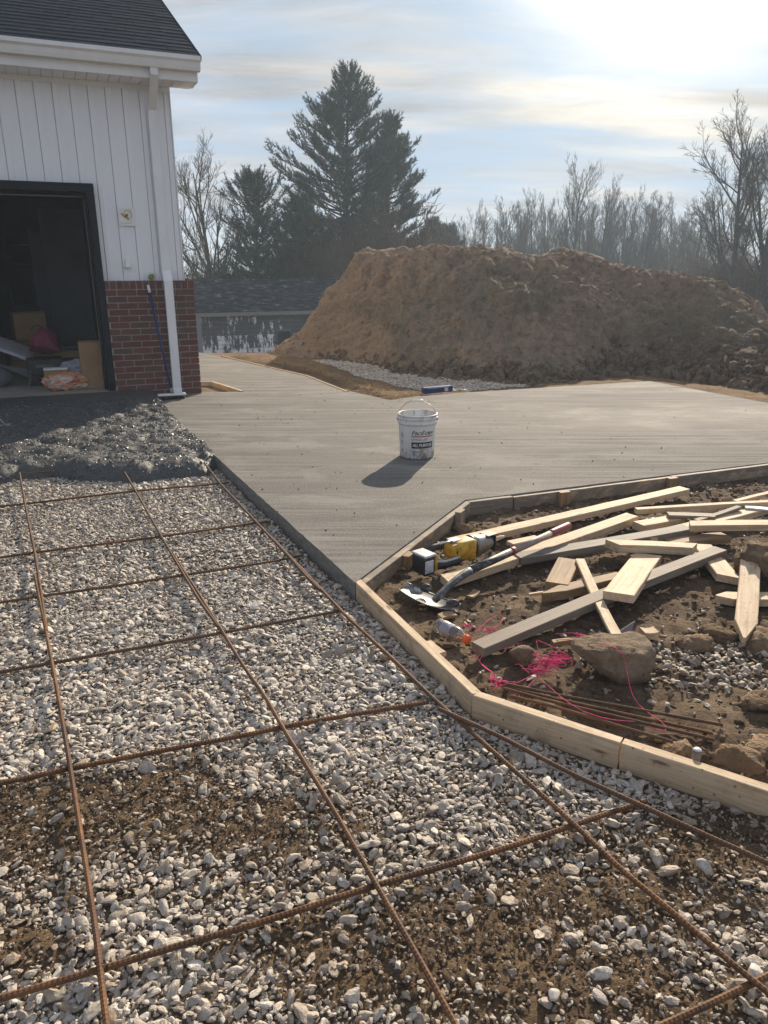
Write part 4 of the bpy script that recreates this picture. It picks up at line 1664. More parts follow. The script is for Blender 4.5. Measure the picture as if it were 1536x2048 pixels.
def build_garage_contents():
    Z0 = 0.0915

    def loc(px, py, z=Z0):
        return hl(at(px, py, z))
    # tall cardboard box by the right jamb
    e = house_thing('cardboard_box', (-1.085, 0.24, Z0))
    tag(e, 'tall flat cardboard box standing beside the right door jamb', 'box')
    MB().box((-0.13, -0.06, 0), (0.13, 0.06, 0.50), ch=0.003).build('carton', MAT['cardboard'], e)
    MB().add([(-0.128, -0.05, 0.501), (0.128, -0.05, 0.501), (0.128, 0.03, 0.515), (-0.128, 0.03, 0.515), (-0.128, -0.05, 0.503), (0.128, -0.05, 0.503), (0.128, 0.03, 0.517), (-0.128, 0.03, 0.517)],
             [(0, 1, 2, 3), (4, 7, 6, 5), (0, 4, 5, 1), (2, 6, 7, 3), (1, 5, 6, 2), (0, 3, 7, 4)]).build('flap', MAT['cardboard'], e)
    # second carton deeper inside, on a crate
    x, y = loc(118, 700)
    e = house_thing('wooden_crate', (-1.70, 2.25, Z0), 0.1)
    tag(e, 'dark low crate deep inside the garage carrying a carton', 'crate')
    MB().box((-0.30, -0.2, 0), (0.30, 0.2, 0.02)).build('crate_floor', MAT['brown_wood'], e)
    for k in range(3):
        MB().box((-0.30, -0.22, 0.03 + k * 0.12), (0.30, -0.202, 0.13 + k * 0.12)).build('slat', MAT['brown_wood'], e)
        MB().box((-0.30, 0.202, 0.03 + k * 0.12), (0.30, 0.22, 0.13 + k * 0.12)).build('slat', MAT['brown_wood'], e)
    MB().box((-0.29, -0.2, 0.385), (0.29, 0.2, 0.40)).build('crate_lid', MAT['brown_wood'], e)
    e = house_thing('cardboard_box', (-1.72, 2.25, Z0 + 0.401), 0.15)
    tag(e, 'square cardboard carton standing deep inside on the dark crate', 'box')
    MB().box((-0.19, -0.15, 0), (0.19, 0.15, 0.33), ch=0.003).build('carton', MAT['cardboard'], e)
    MB().box((-0.19, -0.012, 0.331), (0.19, 0.012, 0.333)).build('packing_tape', MAT['pale_panel'], e)
    # leaning pale panel on sawhorses
    e = house_thing('folding_table', (-1.95, 0.95, Z0))
    tag(e, 'pale grey folding table top tilted on dark legs inside the garage', 'table')
    M = Matrix.Translation((-0.02, 0.1, 0.42)) @ Matrix.Rotation(R(25), 4, 'Y') @ Matrix.Rotation(R(12), 4, 'X')
    MB().box((-0.36, -0.20, -0.018), (0.30, 0.22, 0.018), M=M, ch=0.004).build('tabletop', MAT['pale_panel'], e)
    for (a, b) in (((-0.30, -0.1), (-0.20, -0.22)), ((0.18, -0.1), (0.26, -0.22)), ((-0.3, 0.3), (-0.2, 0.36)), ((0.18, 0.3), (0.26, 0.36))):
        zt = 0.42 - a[0] * math.sin(R(25)) - 0.05
        MB().tube([(a[0], a[1], zt), (b[0], b[1], 0.012)], 0.012, 6).build('leg', MAT['ladder'], e)
    # red bag
    v, f = rock_verts(4, 9, (0.165, 0.13, 0.16), 0.38, 1.4, 5, 5)
    e = house_thing('red_bag', (-1.56, 0.78, Z0 + 0.30))
    tag(e, 'rounded dark red bag lying on a dark case inside the garage', 'bag')
    MB().add(v, f, 0, True).build('bag_body', MAT['red_bag'], e, (0, 0, 0.15))
    th = np.linspace(0, math.pi, 12)
    MB().tube(np.stack([-0.05 + 0.06 * np.cos(th), np.full(12, -0.02), 0.31 + 0.05 * np.sin(th)], 1), 0.008, 6).build('bag_handle', MAT['black'], e)
    e = house_thing('tool_case', (-1.58, 0.80, Z0))
    tag(e, 'black tool case under the red bag', 'case')
    MB().box((-0.19, -0.16, 0), (0.19, 0.16, 0.295), ch=0.012).build('case_body', MAT['black'], e)
    MB().box((-0.10, -0.170, 0.20), (0.10, -0.161, 0.235), ch=0.003).build('latch', MAT['ladder'], e)
    # small white lidded box with orange bag in front
    e = house_thing('small_carton', (-1.47, 0.42, Z0))
    tag(e, 'small pale carton tucked behind the orange crumpled bag', 'box')
    MB().box((-0.13, -0.06, 0), (0.12, 0.08, 0.20), ch=0.003).build('carton', MAT['cardboard'], e)
    MB().box((-0.132, -0.062, 0.201), (0.122, 0.082, 0.218), ch=0.002).build('lid', MAT['ink_white'], e)
    v, f = rock_verts(4, 21, (0.20, 0.12, 0.105), 0.55, 2.2, 0, 5)
    v[:, 2] = np.maximum(v[:, 2], -0.085)
    o = MB().add(v, f, 0, False).build('crumpled_bag', MAT['orange_bag'], None, hw(-1.40, 0.20, Z0 + 0.086), (0, 0, HA))
    tag(o, 'crumpled orange and white bag on the garage floor near the doorway', 'bag')
    v, f = rock_verts(4, 33, (0.21, 0.16, 0.15), 0.6, 2.4, 0, 5)
    v[:, 2] = np.maximum(v[:, 2], -0.12)
    o = MB().add(v, f, 0, False).build('polythene_bag', MAT['clear_bag'], None, hw(-1.24, 0.62, Z0 + 0.121), (0, 0, HA))
    tag(o, 'crumpled clear polythene bag behind the orange bag', 'bag')
    for k, (z, l) in enumerate(((0.0, 'lower flat pale blue package under the tall cardboard box side'), (0.046, 'upper flat pale blue package stacked beside the tall cardboard box'))):
        o = MB().box((-0.14, -0.10, 0), (0.14, 0.10, 0.044), ch=0.006).build('flat_package', MAT['pale_panel'], None, hw(-1.30 + k * 0.012, 0.30 + 0.06, Z0 + z), (0, 0, HA + 0.05 * k))
        tag(o, l, 'package', 'flat packages in the doorway')
    # ladder against the right inner wall
    e = house_thing('ladder', (-0.60, 3.6, Z0))
    tag(e, 'dull metal ladder leaning on the dark wall inside the garage', 'ladder')
    e.location = hw(-1.75, 3.9, Z0)
    for sx in (-0.2, 0.2):
        MB().tube([(sx, 0, 0), (sx * 0.85, 0.55, 1.85)], 0.022, 6).build('rail', MAT['ladder'], e)
    for k in range(6):
        t = 0.12 + k * 0.15
        s = 0.2 - 0.03 * t
        MB().tube([(-s, 0.55 * t, 1.85 * t), (s, 0.55 * t, 1.85 * t)], 0.015, 6).build('rung', MAT['ladder'], e)
    # dark door panels standing on the back wall
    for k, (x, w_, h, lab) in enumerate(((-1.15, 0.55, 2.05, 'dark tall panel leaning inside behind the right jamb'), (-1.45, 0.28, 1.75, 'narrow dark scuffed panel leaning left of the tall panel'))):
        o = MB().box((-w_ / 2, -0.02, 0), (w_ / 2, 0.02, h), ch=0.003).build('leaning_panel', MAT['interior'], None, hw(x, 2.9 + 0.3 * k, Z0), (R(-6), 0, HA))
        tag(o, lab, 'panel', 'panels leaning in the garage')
    e = house_thing('spirit_level', (-2.18, 1.5, Z0 + 0.95))
    tag(e, 'pale vertical rod hanging in the dark left part of the garage', 'rod')
    MB().box((-0.018, -0.01, 0.0), (0.018, 0.01, 0.40), M=Matrix.Rotation(R(-4), 4, 'Y')).build('rod', MAT['pine'], e)
    MB().tube([(-0.03, 0, 0.41), (-0.045, 0, 0.62)], 0.006, 6).build('hook', MAT['bright_metal'], e)
    o = MB().tube([(0, 0, 0.02), (-0.16, 0.25, 1.25)], 0.011, 8).build('broom_stick', MAT['bright_metal'], None, hw(-2.13, 0.95, Z0), (0, 0, HA))
    tag(o, 'thin pale metal stick leaning at the left edge of the dark doorway', 'stick')
    r = np.random.default_rng(31)
    for (nm, lab, cat, x, y, w_, d_, h, mt, rz) in (
            ('storage_bin', 'dark low storage bin behind the red bag', 'bin', -1.28, 1.15, 0.36, 0.28, 0.26, 'black', 0.2),
            ('storage_bin', 'grey storage bin with lid deep in the garage right side', 'bin', -1.15, 1.75, 0.42, 0.32, 0.34, 'ladder', -0.1),
            ('paint_can', 'dark paint tub standing beside the low bin', 'tub', -1.05, 0.95, 0.17, 0.17, 0.20, 'ladder', 0.5),
            ('carton_flat', 'flattened brown carton leaning behind the crumpled bags', 'box', -1.36, 0.95, 0.40, 0.04, 0.34, 'cardboard', 0.25),
            ('dark_sack', 'dark full sack slumped under the folding table', 'sack', -2.10, 0.75, 0.34, 0.30, 0.28, 'interior', 0.4),
            ('storage_bin', 'black bin left of the dark crate at the back', 'bin', -2.25, 2.3, 0.45, 0.35, 0.42, 'black', 0.0)):
        e = house_thing(nm, (x, y, Z0), rz)
        tag(e, lab, cat)
        if nm == 'dark_sack':
            v, f = rock_verts(3, 61, (w_ / 2, d_ / 2, h / 2), 0.3, 1.5, 1, 4)
            v[:, 2] = np.maximum(v[:, 2], -h * 0.4)
            MB().add(v, f, 0, True).build('sack_body', MAT[mt], e, (0, 0, h * 0.4 + 0.001))
            MB().tube([(0, 0, h * 0.7), (0.02, 0.01, h * 1.05)], [0.05, 0.02], 8).build('sack_neck', MAT[mt], e)
        elif nm == 'paint_can':
            MB().lathe([(0.0, 0.0), (w_ * 0.46, 0.0), (w_ * 0.5, h * 0.95), (w_ * 0.53, h * 0.96), (w_ * 0.53, h), (0, h)], 20).build('tub_body', MAT[mt], e)
            th = np.linspace(0, math.pi, 12)
            MB().tube(np.stack([w_ * 0.53 * np.cos(th), -0.02 - 0.06 * np.sin(th), h * 0.9 - 0.05 * np.sin(th)], 1), 0.003, 5).build('tub_handle', MAT['wire'], e)
        elif nm == 'carton_flat':
            MB().box((-w_ / 2, -0.012, 0), (w_ / 2, 0.0, h), M=Matrix.Rotation(R(-14), 4, 'X'), ch=0.002).build('front_sheet', MAT[mt], e)
            MB().box((-w_ / 2 + 0.01, 0.001, 0), (w_ / 2 - 0.02, 0.010, h * 0.93), M=Matrix.Rotation(R(-14), 4, 'X'), ch=0.002).build('rear_sheet', MAT[mt], e)
        else:
            MB().box((-w_ / 2, -d_ / 2, 0), (w_ / 2, d_ / 2, h - 0.03), ch=0.015).build('bin_body', MAT[mt], e)
            MB().box((-w_ / 2 - 0.012, -d_ / 2 - 0.012, h - 0.029), (w_ / 2 + 0.012, d_ / 2 + 0.012, h), ch=0.008).build('lid', MAT[mt], e)
    e = house_thing('workbench', (-2.85, 1.4, Z0))
    tag(e, 'dark cluttered workbench at the left inside the garage', 'workbench')
    MB().box((-0.5, -0.3, 0.78), (0.55, 0.3, 0.82)).build('benchtop', MAT['brown_wood'], e)
    for sx in (-0.45, 0.5):
        for sy in (-0.26, 0.26):
            MB().box((sx - 0.035, sy - 0.035, 0), (sx + 0.035, sy + 0.035, 0.779)).build('leg', MAT['brown_wood'], e)
    o = MB().box((-0.2, -0.12, 0), (0.2, 0.12, 0.22), ch=0.02).build('tool_box', MAT['grey_metal'], None, hw(-2.7, 1.35, Z0 + 0.821), (0, 0, HA + 0.2))
    tag(o, 'grey metal tool box on the workbench inside the garage', 'tool box')
    e = house_thing('miter_stand', (-1.93, 0.55, Z0))
    tag(e, 'dark folded tool stand of metal bars lying below the table top', 'tool stand')
    for k in range(4):
        MB().tube([(-0.18 + 0.03 * k, 0.05 * k, 0.30 - 0.02 * k), (0.30, -0.05 + 0.05 * k, 0.06 + 0.03 * k)], 0.012, 6).build('bar', MAT['ladder'], e)
    for sx in (-0.12, 0.2):
        MB().tube([(sx, 0, 0.25 - sx * 0.35), (sx - 0.04, -0.06, 0.012)], 0.014, 6).build('leg', MAT['ladder'], e)
    # finishing tool lying on the wet mix at the frame edge
    p = at(-8, 852, 0.03)
    e = empty('concrete_float', p, (0, 0, 0.35))
    tag(e, 'grey metal concrete float lying on the wet concrete at the left edge', 'float')
    MB().box((-0.20, -0.05, 0.0), (0.12, 0.05, 0.012), ch=0.004).build('blade', MAT['bright_metal'], e)
    MB().tube([(-0.1, 0, 0.012), (-0.08, 0, 0.05), (0.04, 0, 0.055), (0.07, 0, 0.012)], 0.014, 8).build('handle', MAT['grey_metal'], e)


build_garage_contents()


# ------------------------------------------------------------------ old shed
def build_shed():
    Y0 = 26.0
    c = aty(407, 706, Y0)
    lenw, dep = 6.6, 4.6
    e = empty('old_shed', (c[0], c[1], 0), (0, 0, HA))
    tag(e, 'weathered old shed with patchy shingle roof and peeling white wall', 'shed')
    zb = c[2] - 0.35
    ze = float(aty(400, 627, Y0)[2])
    w = MB()
    # front wall with a window opening
    wx0, wx1 = 2.62, 3.10
    wz0, wz1 = float(aty(560, 692, 27.2)[2]), float(aty(560, 664, 27.2)[2])
    nb = 11
    hb = (ze - zb) / nb
    core = MB()
    for (a, b, z0, z1) in ((0, wx0, zb, ze), (wx1, lenw, zb, ze), (wx0, wx1, zb, wz0), (wx0, wx1, wz1, ze)):
        core.box((a, 0.03, z0), (b - 0.001, 0.15, z1 - 0.001))
    core.box((0.0, 0.151, zb), (0.12, 1.1, ze))
    core.box((0.0, 2.1, zb), (0.12, dep, ze))
    core.box((0.0, 1.1, ze - 0.15), (0.12, 2.1, ze - 0.001))
    core.box((lenw - 0.12, 0.151, zb), (lenw, dep, ze))
    core.box((0.0, dep + 0.001, zb), (lenw, dep + 0.1, ze))
    cw = core.build('wall', MAT['shed_trim'], e)
    r = np.random.default_rng(8)
    for i in range(nb):
        z0 = zb + i * hb
        x = 0.0
        segs = []
        while x < lenw:
            x2 = min(lenw, x + r.uniform(0.9, 1.9))
            segs.append((x, x2))
            x = x2
        for (a, b) in segs:
            parts = [(a, b)]
            if z0 + hb > wz0 and z0 < wz1:
                parts = [(p, q) for p, q in ((a, min(b, wx0 - 0.03)), (max(a, wx1 + 0.03), b)) if q - p > 0.05]
            for (p, q) in parts:
                m = MB()
                m.add([(p + 0.004, 0.0 + 0.006, z0), (q - 0.004, 0.006, z0), (q - 0.004, 0.022, z0 + hb - 0.012), (p + 0.004, 0.022, z0 + hb - 0.012),
                       (p + 0.004, 0.03, z0), (q - 0.004, 0.03, z0), (q - 0.004, 0.03, z0 + hb - 0.012), (p + 0.004, 0.03, z0 + hb - 0.012)],
                      [(0, 1, 2, 3), (0, 4, 5, 1), (1, 5, 6, 2), (3, 2, 6, 7), (0, 3, 7, 4)])
                o = m.build('siding_board', MAT['shed_wall'], cw)
                fattr(o.data, 'low', np.full(len(o.data.vertices), 0.96 if i < 3 else (0.91 if i < 6 else 0.80)))
    fr = MB()
    fr.box((wx0 - 0.06, -0.012, wz0 - 0.06), (wx0, 0.05, wz1 + 0.06))
    fr.box((wx1, -0.012, wz0 - 0.06), (wx1 + 0.06, 0.05, wz1 + 0.06))
    fr.box((wx0 + 0.001, -0.012, wz1), (wx1 - 0.001, 0.05, wz1 + 0.06))
    fr.box((wx0 + 0.001, -0.012, wz0 - 0.06), (wx1 - 0.001, 0.05, wz0))
    win = fr.build('window', MAT['shed_wall'], e)
    fattr(win.data, 'low', np.full(len(win.data.vertices), 0.5))
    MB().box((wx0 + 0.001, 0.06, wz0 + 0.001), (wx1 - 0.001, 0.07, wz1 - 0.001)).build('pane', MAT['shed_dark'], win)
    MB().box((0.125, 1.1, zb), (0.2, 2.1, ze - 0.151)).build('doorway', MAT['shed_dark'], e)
    # roof
    rz = float(aty(520, 561, Y0 + dep / 2)[2])
    ov = 0.22
    slope = (rz - ze) / (dep / 2 + ov)
    t = MB()
    for (y0, z0, y1, z1) in ((-ov, ze - 0.02, dep / 2, rz), (dep + ov, ze - 0.02, dep / 2 + 0.001, rz)):
        t.add([(-ov, y0, z0), (lenw + ov, y0, z0), (lenw + ov, y1, z1), (-ov, y1, z1), (-ov, y0, z0 + 0.05), (lenw + ov, y0, z0 + 0.05), (lenw + ov, y1, z1 + 0.05), (-ov, y1, z1 + 0.05)],
              [(0, 1, 2, 3), (4, 5, 6, 7), (0, 1, 5, 4), (1, 2, 6, 5), (0, 3, 7, 4), (3, 2, 6, 7)])
    roof = t.build('roof', MAT['shed_roof'], e)
    sh = MB()
    for i in range(16):
        f0 = i / 16.0
        y0, y1 = -ov + f0 * (dep / 2 + ov), -ov + (f0 + 1.25 / 16) * (dep / 2 + ov)
        z0, z1 = ze + 0.035 + (rz - ze) * f0, ze + 0.03 + (rz - ze) * (f0 + 1.25 / 16)
        x = -ov
        while x < lenw + ov - 0.1:
            wdt = r.uniform(0.22, 0.42)
            if r.uniform() > 0.06:
                lift = r.uniform(0.008, 0.035)
                sh.add([(x, y0, z0 + lift), (x + wdt - 0.02, y0, z0 + lift + r.uniform(-0.006, 0.006)), (x + wdt - 0.02, y1, z1), (x, y1, z1), (x, y0, z0), (x + wdt - 0.02, y0, z0)],
                       [(0, 1, 2, 3), (4, 5, 1, 0)])
            x += wdt
    s = sh.build('shingles', MAT['shed_roof'], roof)
    s['kind'] = 'stuff'
    g = MB()
    for x0 in (0.0, lenw - 0.12):
        g.add([(x0, 0, ze), (x0, dep, ze), (x0, dep / 2, rz - 0.03), (x0 + 0.12, 0, ze), (x0 + 0.12, dep, ze), (x0 + 0.12, dep / 2, rz - 0.03)], [(0, 1, 2), (3, 5, 4), (0, 2, 5, 3), (1, 4, 5, 2)])
    g.build('gable', MAT['shed_trim'], e)
    MB().box((-ov, -ov - 0.03, ze - 0.10), (lenw + ov, -ov - 0.003, ze + 0.02)).build('eave_board', MAT['shed_trim'], e)
    for sx in (-ov - 0.03, lenw + ov + 0.004):
        b = MB()
        b.add([(sx, -ov, ze - 0.06), (sx + 0.025, -ov, ze - 0.06), (sx + 0.025, dep / 2, rz - 0.02), (sx, dep / 2, rz - 0.02),
               (sx, -ov, ze + 0.06), (sx + 0.025, -ov, ze + 0.06), (sx + 0.025, dep / 2, rz + 0.09), (sx, dep / 2, rz + 0.09)],
              [(0, 1, 2, 3), (4, 7, 6, 5), (0, 4, 5, 1), (1, 5, 6, 2), (2, 6, 7, 3), (3, 7, 4, 0)])
        b.build('rake_board', MAT['broom_white'], e)


build_shed()


# ------------------------------------------------------------------ soil mound
def build_mound():
    nu, nv = 640, 270
    r_ = np.random.default_rng(77)
    ridge_px = np.array([(520, 716), (560, 690), (600, 662), (630, 618), (652, 585), (680, 560), (700, 536), (722, 505), (760, 499), (860, 503), (940, 500), (1000, 499), (1060, 507), (1090, 503),
                         (1130, 502), (1180, 514), (1215, 527), (1250, 536), (1330, 537), (1370, 543), (1420, 562), (1460, 580), (1510, 607), (1545, 640), (1640, 700), (1760, 770)])
    YR = 14.8
    rp = np.array([aty(a, b, YR) for a, b in ridge_px])
    xs = np.linspace(rp[0, 0], rp[-1, 0], nu)
    zr = np.interp(xs, rp[:, 0], rp[:, 2])
    fp = np.array([at(a, b, -0.17) for a, b in ((520, 722), (560, 716), (640, 716), (740, 730), (800, 750), (900, 760), (1060, 772), (1180, 758), (1300, 752), (1420, 766), (1536, 788), (1700, 800), (1800, 806))])
    # base point belongs to the same bearing from the camera spot as the ridge point: slopes fall towards the pad
    bear_f = fp[:, 0] / fp[:, 1]
    bear_r = xs / YR
    yf = np.interp(bear_r, bear_f, fp[:, 1])
    U = np.repeat(np.linspace(0, 1, nu)[None], nv, 0)
    v = np.linspace(0, 1, nv)
    # profile: toe, steep face, flat top, gentle back
    s = np.where(v < 0.62, v / 0.62, 1.0)
    P = np.zeros((nv, nu, 3))
    prof = np.interp(s, [0, 0.08, 0.30, 0.62, 0.85, 1.0], [0, 0.05, 0.34, 0.80, 0.96, 1.0])
    back = np.where(v > 0.62, (v - 0.62) / 0.38, 0)
    for j in range(nv):
        hgt = zr + 0.19
        y = yf + (YR - yf) * s[j] + back[j] * 4.2
        x = xs * (y / YR) * 1.0 if v[j] <= 0.62 else xs * 1.0
        h = hgt * prof[j] * (1 - sstep(0.05, 1.0, back[j]))
        zz = -0.19 + h
        zz = np.where(v[j] > 0.62, terrain_z(x, y) * sstep(0, 1, back[j]) + zz * (1 - sstep(0, 1, back[j])) - 0.0, zz)
        P[j, :, 0], P[j, :, 1], P[j, :, 2] = x, y, zz
    du = np.gradient(P, axis=1)
    dv = np.gradient(P, axis=0)
    N = np.cross(du, dv)
    N /= np.linalg.norm(N, axis=2)[..., None] + 1e-9
    Q = P.reshape(-1, 3)
    n1 = fbm(Q * 0.75, 5, 91, 0.55)
    w1, w2 = worley(Q * np.array([1.6, 1.6, 1.9]) + 0.35 * np.stack([fbm(Q * 1.5, 2, 3), fbm(Q * 1.5, 2, 4), fbm(Q * 1.5, 2, 6)], 1), 12)
    w3, w4 = worley(Q * 4.6, 13)
    rid = 1 - np.abs(fbm(Q * np.array([1.3, 1.3, 0.55]), 4, 55))
    hs = np.clip((Q[:, 2] + 0.19) / 0.9, 0, 1)
    w5, w6 = worley(Q * 9.5, 15)
    disp = 0.34 * n1 + 0.22 * (np.clip(w2 - w1, 0, 0.38) - 0.19) + 0.10 * (np.clip(w4 - w3, 0, 0.4) - 0.2) + 0.22 * (rid - 0.75) + 0.05 * fbm(Q * 9, 4, 66) + 0.04 * (np.clip(w6 - w5, 0, 0.4) - 0.2)
    edge = np.minimum(sstep(0, 0.06, U.ravel()), sstep(0, 0.05, 1 - U.ravel()))
    toe = np.repeat(sstep(0.0, 0.10, v)[:, None], nu, 1).ravel() * 0.85 + 0.12
    top = 1 - 0.45 * np.repeat(sstep(0.48, 0.62, v)[:, None], nu, 1).ravel()
    disp = disp * (0.35 + 0.65 * hs) * edge * toe * top
    Q = Q + N.reshape(-1, 3) * disp[:, None]
    # dug block of dark topsoil towards the right foot
    X = Q[:, 0].reshape(nv, nu)
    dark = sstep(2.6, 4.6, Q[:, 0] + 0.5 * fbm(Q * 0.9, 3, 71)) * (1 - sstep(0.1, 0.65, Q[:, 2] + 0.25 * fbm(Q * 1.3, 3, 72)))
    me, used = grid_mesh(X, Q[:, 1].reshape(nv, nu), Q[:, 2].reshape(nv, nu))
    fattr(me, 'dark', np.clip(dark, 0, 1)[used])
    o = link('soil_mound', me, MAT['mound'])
    tag(o, 'long high mound of brown clay soil behind the concrete slab', 'soil mound')
    # crumbs and lumps sticking to the face
    vi = np.repeat(v[:, None], nu, 1).ravel()
    cand = np.where((vi > 0.02) & (vi < 0.66))[0]
    pick = r_.choice(cand, 5500, replace=False)
    s = np.clip(r_.lognormal(math.log(0.013), 0.6, len(pick)), 0.005, 0.07)
    cl0 = proto_coll('face_clods', stone_meshes('clay_clod', MAT['mound'], 6, 2, 0.4, 4))
    o = scatter('soil_clods', Q[pick] - N.reshape(-1, 3)[pick] * (s * 0.25)[:, None], np.stack([s * 1.3, s, s * 0.8], 1), r_.uniform(-3, 3, (len(pick), 3)), 6, cl0)
    stuff(o, 'small clay clods sticking out of the face of the soil mound', 'soil')
    # clods shed from the face, lying along its foot
    n = 5200
    xx = rng.uniform(-2.4, 7.5, n)
    bb = np.interp(xx / 11.0, bear_f, fp[:, 1])
    sc = xx / 11.0
    yy = bb + np.abs(rng.normal(0, 0.55, n)) - 0.10
    xx = sc * yy
    k = ~inside([(q[0] * 1.0, q[1]) for q in SLAB], xx, yy - 0.04) & (xx / yy > -0.085)
    xx, yy = xx[k], yy[k]
    s = np.clip(rng.lognormal(math.log(0.022), 0.6, len(xx)), 0.008, 0.10)
    ff = np.interp(xx / yy, bear_f, fp[:, 1])
    zz = -0.19 + np.clip((yy - ff), 0, 2) * 0.36
    cl = stone_meshes('clay_clod', MAT['mound_clod'], 6, 2, 0.4, 4)
    o = scatter('soil_clods', np.stack([xx, yy, zz + s * 0.3], 1), np.stack([s * 1.25, s, s * 0.85], 1), rng.uniform(-3, 3, (len(xx), 3)), 6, proto_coll('clay_clods', cl))
    stuff(o, 'loose clay clods along the foot of the soil mound', 'soil')


m = Mat('mound_clods', 0.95, 0.1)
a_ = m.noise(m.coord('Object', jitter=True), 3, 6, 0.7)
m.col(m.mix(m.rand(), m.ramp(a_, [(0.3, (0.12, 0.084, 0.055)), (0.7, (0.33, 0.235, 0.155))]), (0.17, 0.128, 0.094)))
m.bump(a_, 0.6, 0.2)
MAT['mound_clod'] = m.m
build_mound()


# ------------------------------------------------------------------ vegetation
def wander(r, p, d, L, n, wob, lift):
    pts = [np.array(p, float)]
    d = np.array(d, float)
    for _ in range(n):
        d = d + r.normal(0, wob, 3) + np.array([0, 0, lift])
        d /= np.linalg.norm(d)
        pts.append(pts[-1] + d * L / n)
    return np.array(pts), d


def bare_tree_meshes(seed, H, rad, fork=0.35, spread=0.6, kids=(13, 7, 5, 3), up=0.06, clear=0.3, tw=0.010):
    r = np.random.default_rng(seed)
    trunk, crown = MB(), MB()
    pts, d = wander(r, (0, 0, -0.25), (r.normal(0, 0.03), r.normal(0, 0.03), 1), H * 0.9, 12, 0.028, 0.05)
    rr = rad * (1 - np.linspace(0, 0.93, len(pts)) ** 0.9) + 0.012
    rr[0] *= 1.35
    trunk.tube(pts, rr, 8)

    def grow(path, radii, level):
        if level >= len(kids):
            return
        k = kids[level]
        Lp = np.sum(np.linalg.norm(np.diff(path, axis=0), axis=1))
        for i in range(k):
            t = r.uniform(clear if level == 0 else 0.18, 0.99)
            if level == 0:
                t = clear + (0.99 - clear) * (i + r.uniform(0, 1)) / k
            f = t * (len(path) - 1)
            a = int(min(f, len(path) - 2))
            p = path[a] + (path[a + 1] - path[a]) * (f - a)
            tg = path[a + 1] - path[a]
            tg /= np.linalg.norm(tg)
            q = r.normal(size=3)
            q -= tg * (q @ tg)
            q /= np.linalg.norm(q)
            ang = r.uniform(0.35, 0.95) if level else r.uniform(0.45, 1.0)
            dd = tg * math.cos(ang) + q * math.sin(ang)
            if level == 0:
                L = H * spread * r.uniform(0.45, 0.8) * (1.15 - 0.75 * t)
            else:
                L = Lp * r.uniform(0.3, 0.6) * (1.1 - 0.5 * t)
            if L < 0.12:
                continue
            r0 = max(tw * 0.6, min((radii[a]) * 0.6, 0.014 * L + 0.004))
            n = 5 if level < 2 else 3
            bp, _ = wander(r, p, dd, L, n, 0.085, up * 1.25)
            br = np.linspace(r0, max(0.35 * r0, tw * 0.45), n + 1)
            crown.tube(bp, br, 5 if level == 0 else 3, cap=False)
            grow(bp, br, level + 1)
    grow(pts, rr, 0)
    tm, cm = trunk.mesh('trunk'), crown.mesh('crown')
    tm.materials.append(MAT['bark'])
    cm.materials.append(MAT['twig'])
    return tm, cm


def place_tree(name, meshes, loc, rz, scale, label, cat, group=None):
    e = empty(name, loc, (0, 0, rz))
    e.scale = scale if isinstance(scale, tuple) else (scale,) * 3
    tag(e, label, cat, group)
    for nm, me in zip(('trunk', 'crown'), meshes):
        o = bpy.data.objects.new(nm, me)
        COL.objects.link(o)
        o.parent = e
    return e


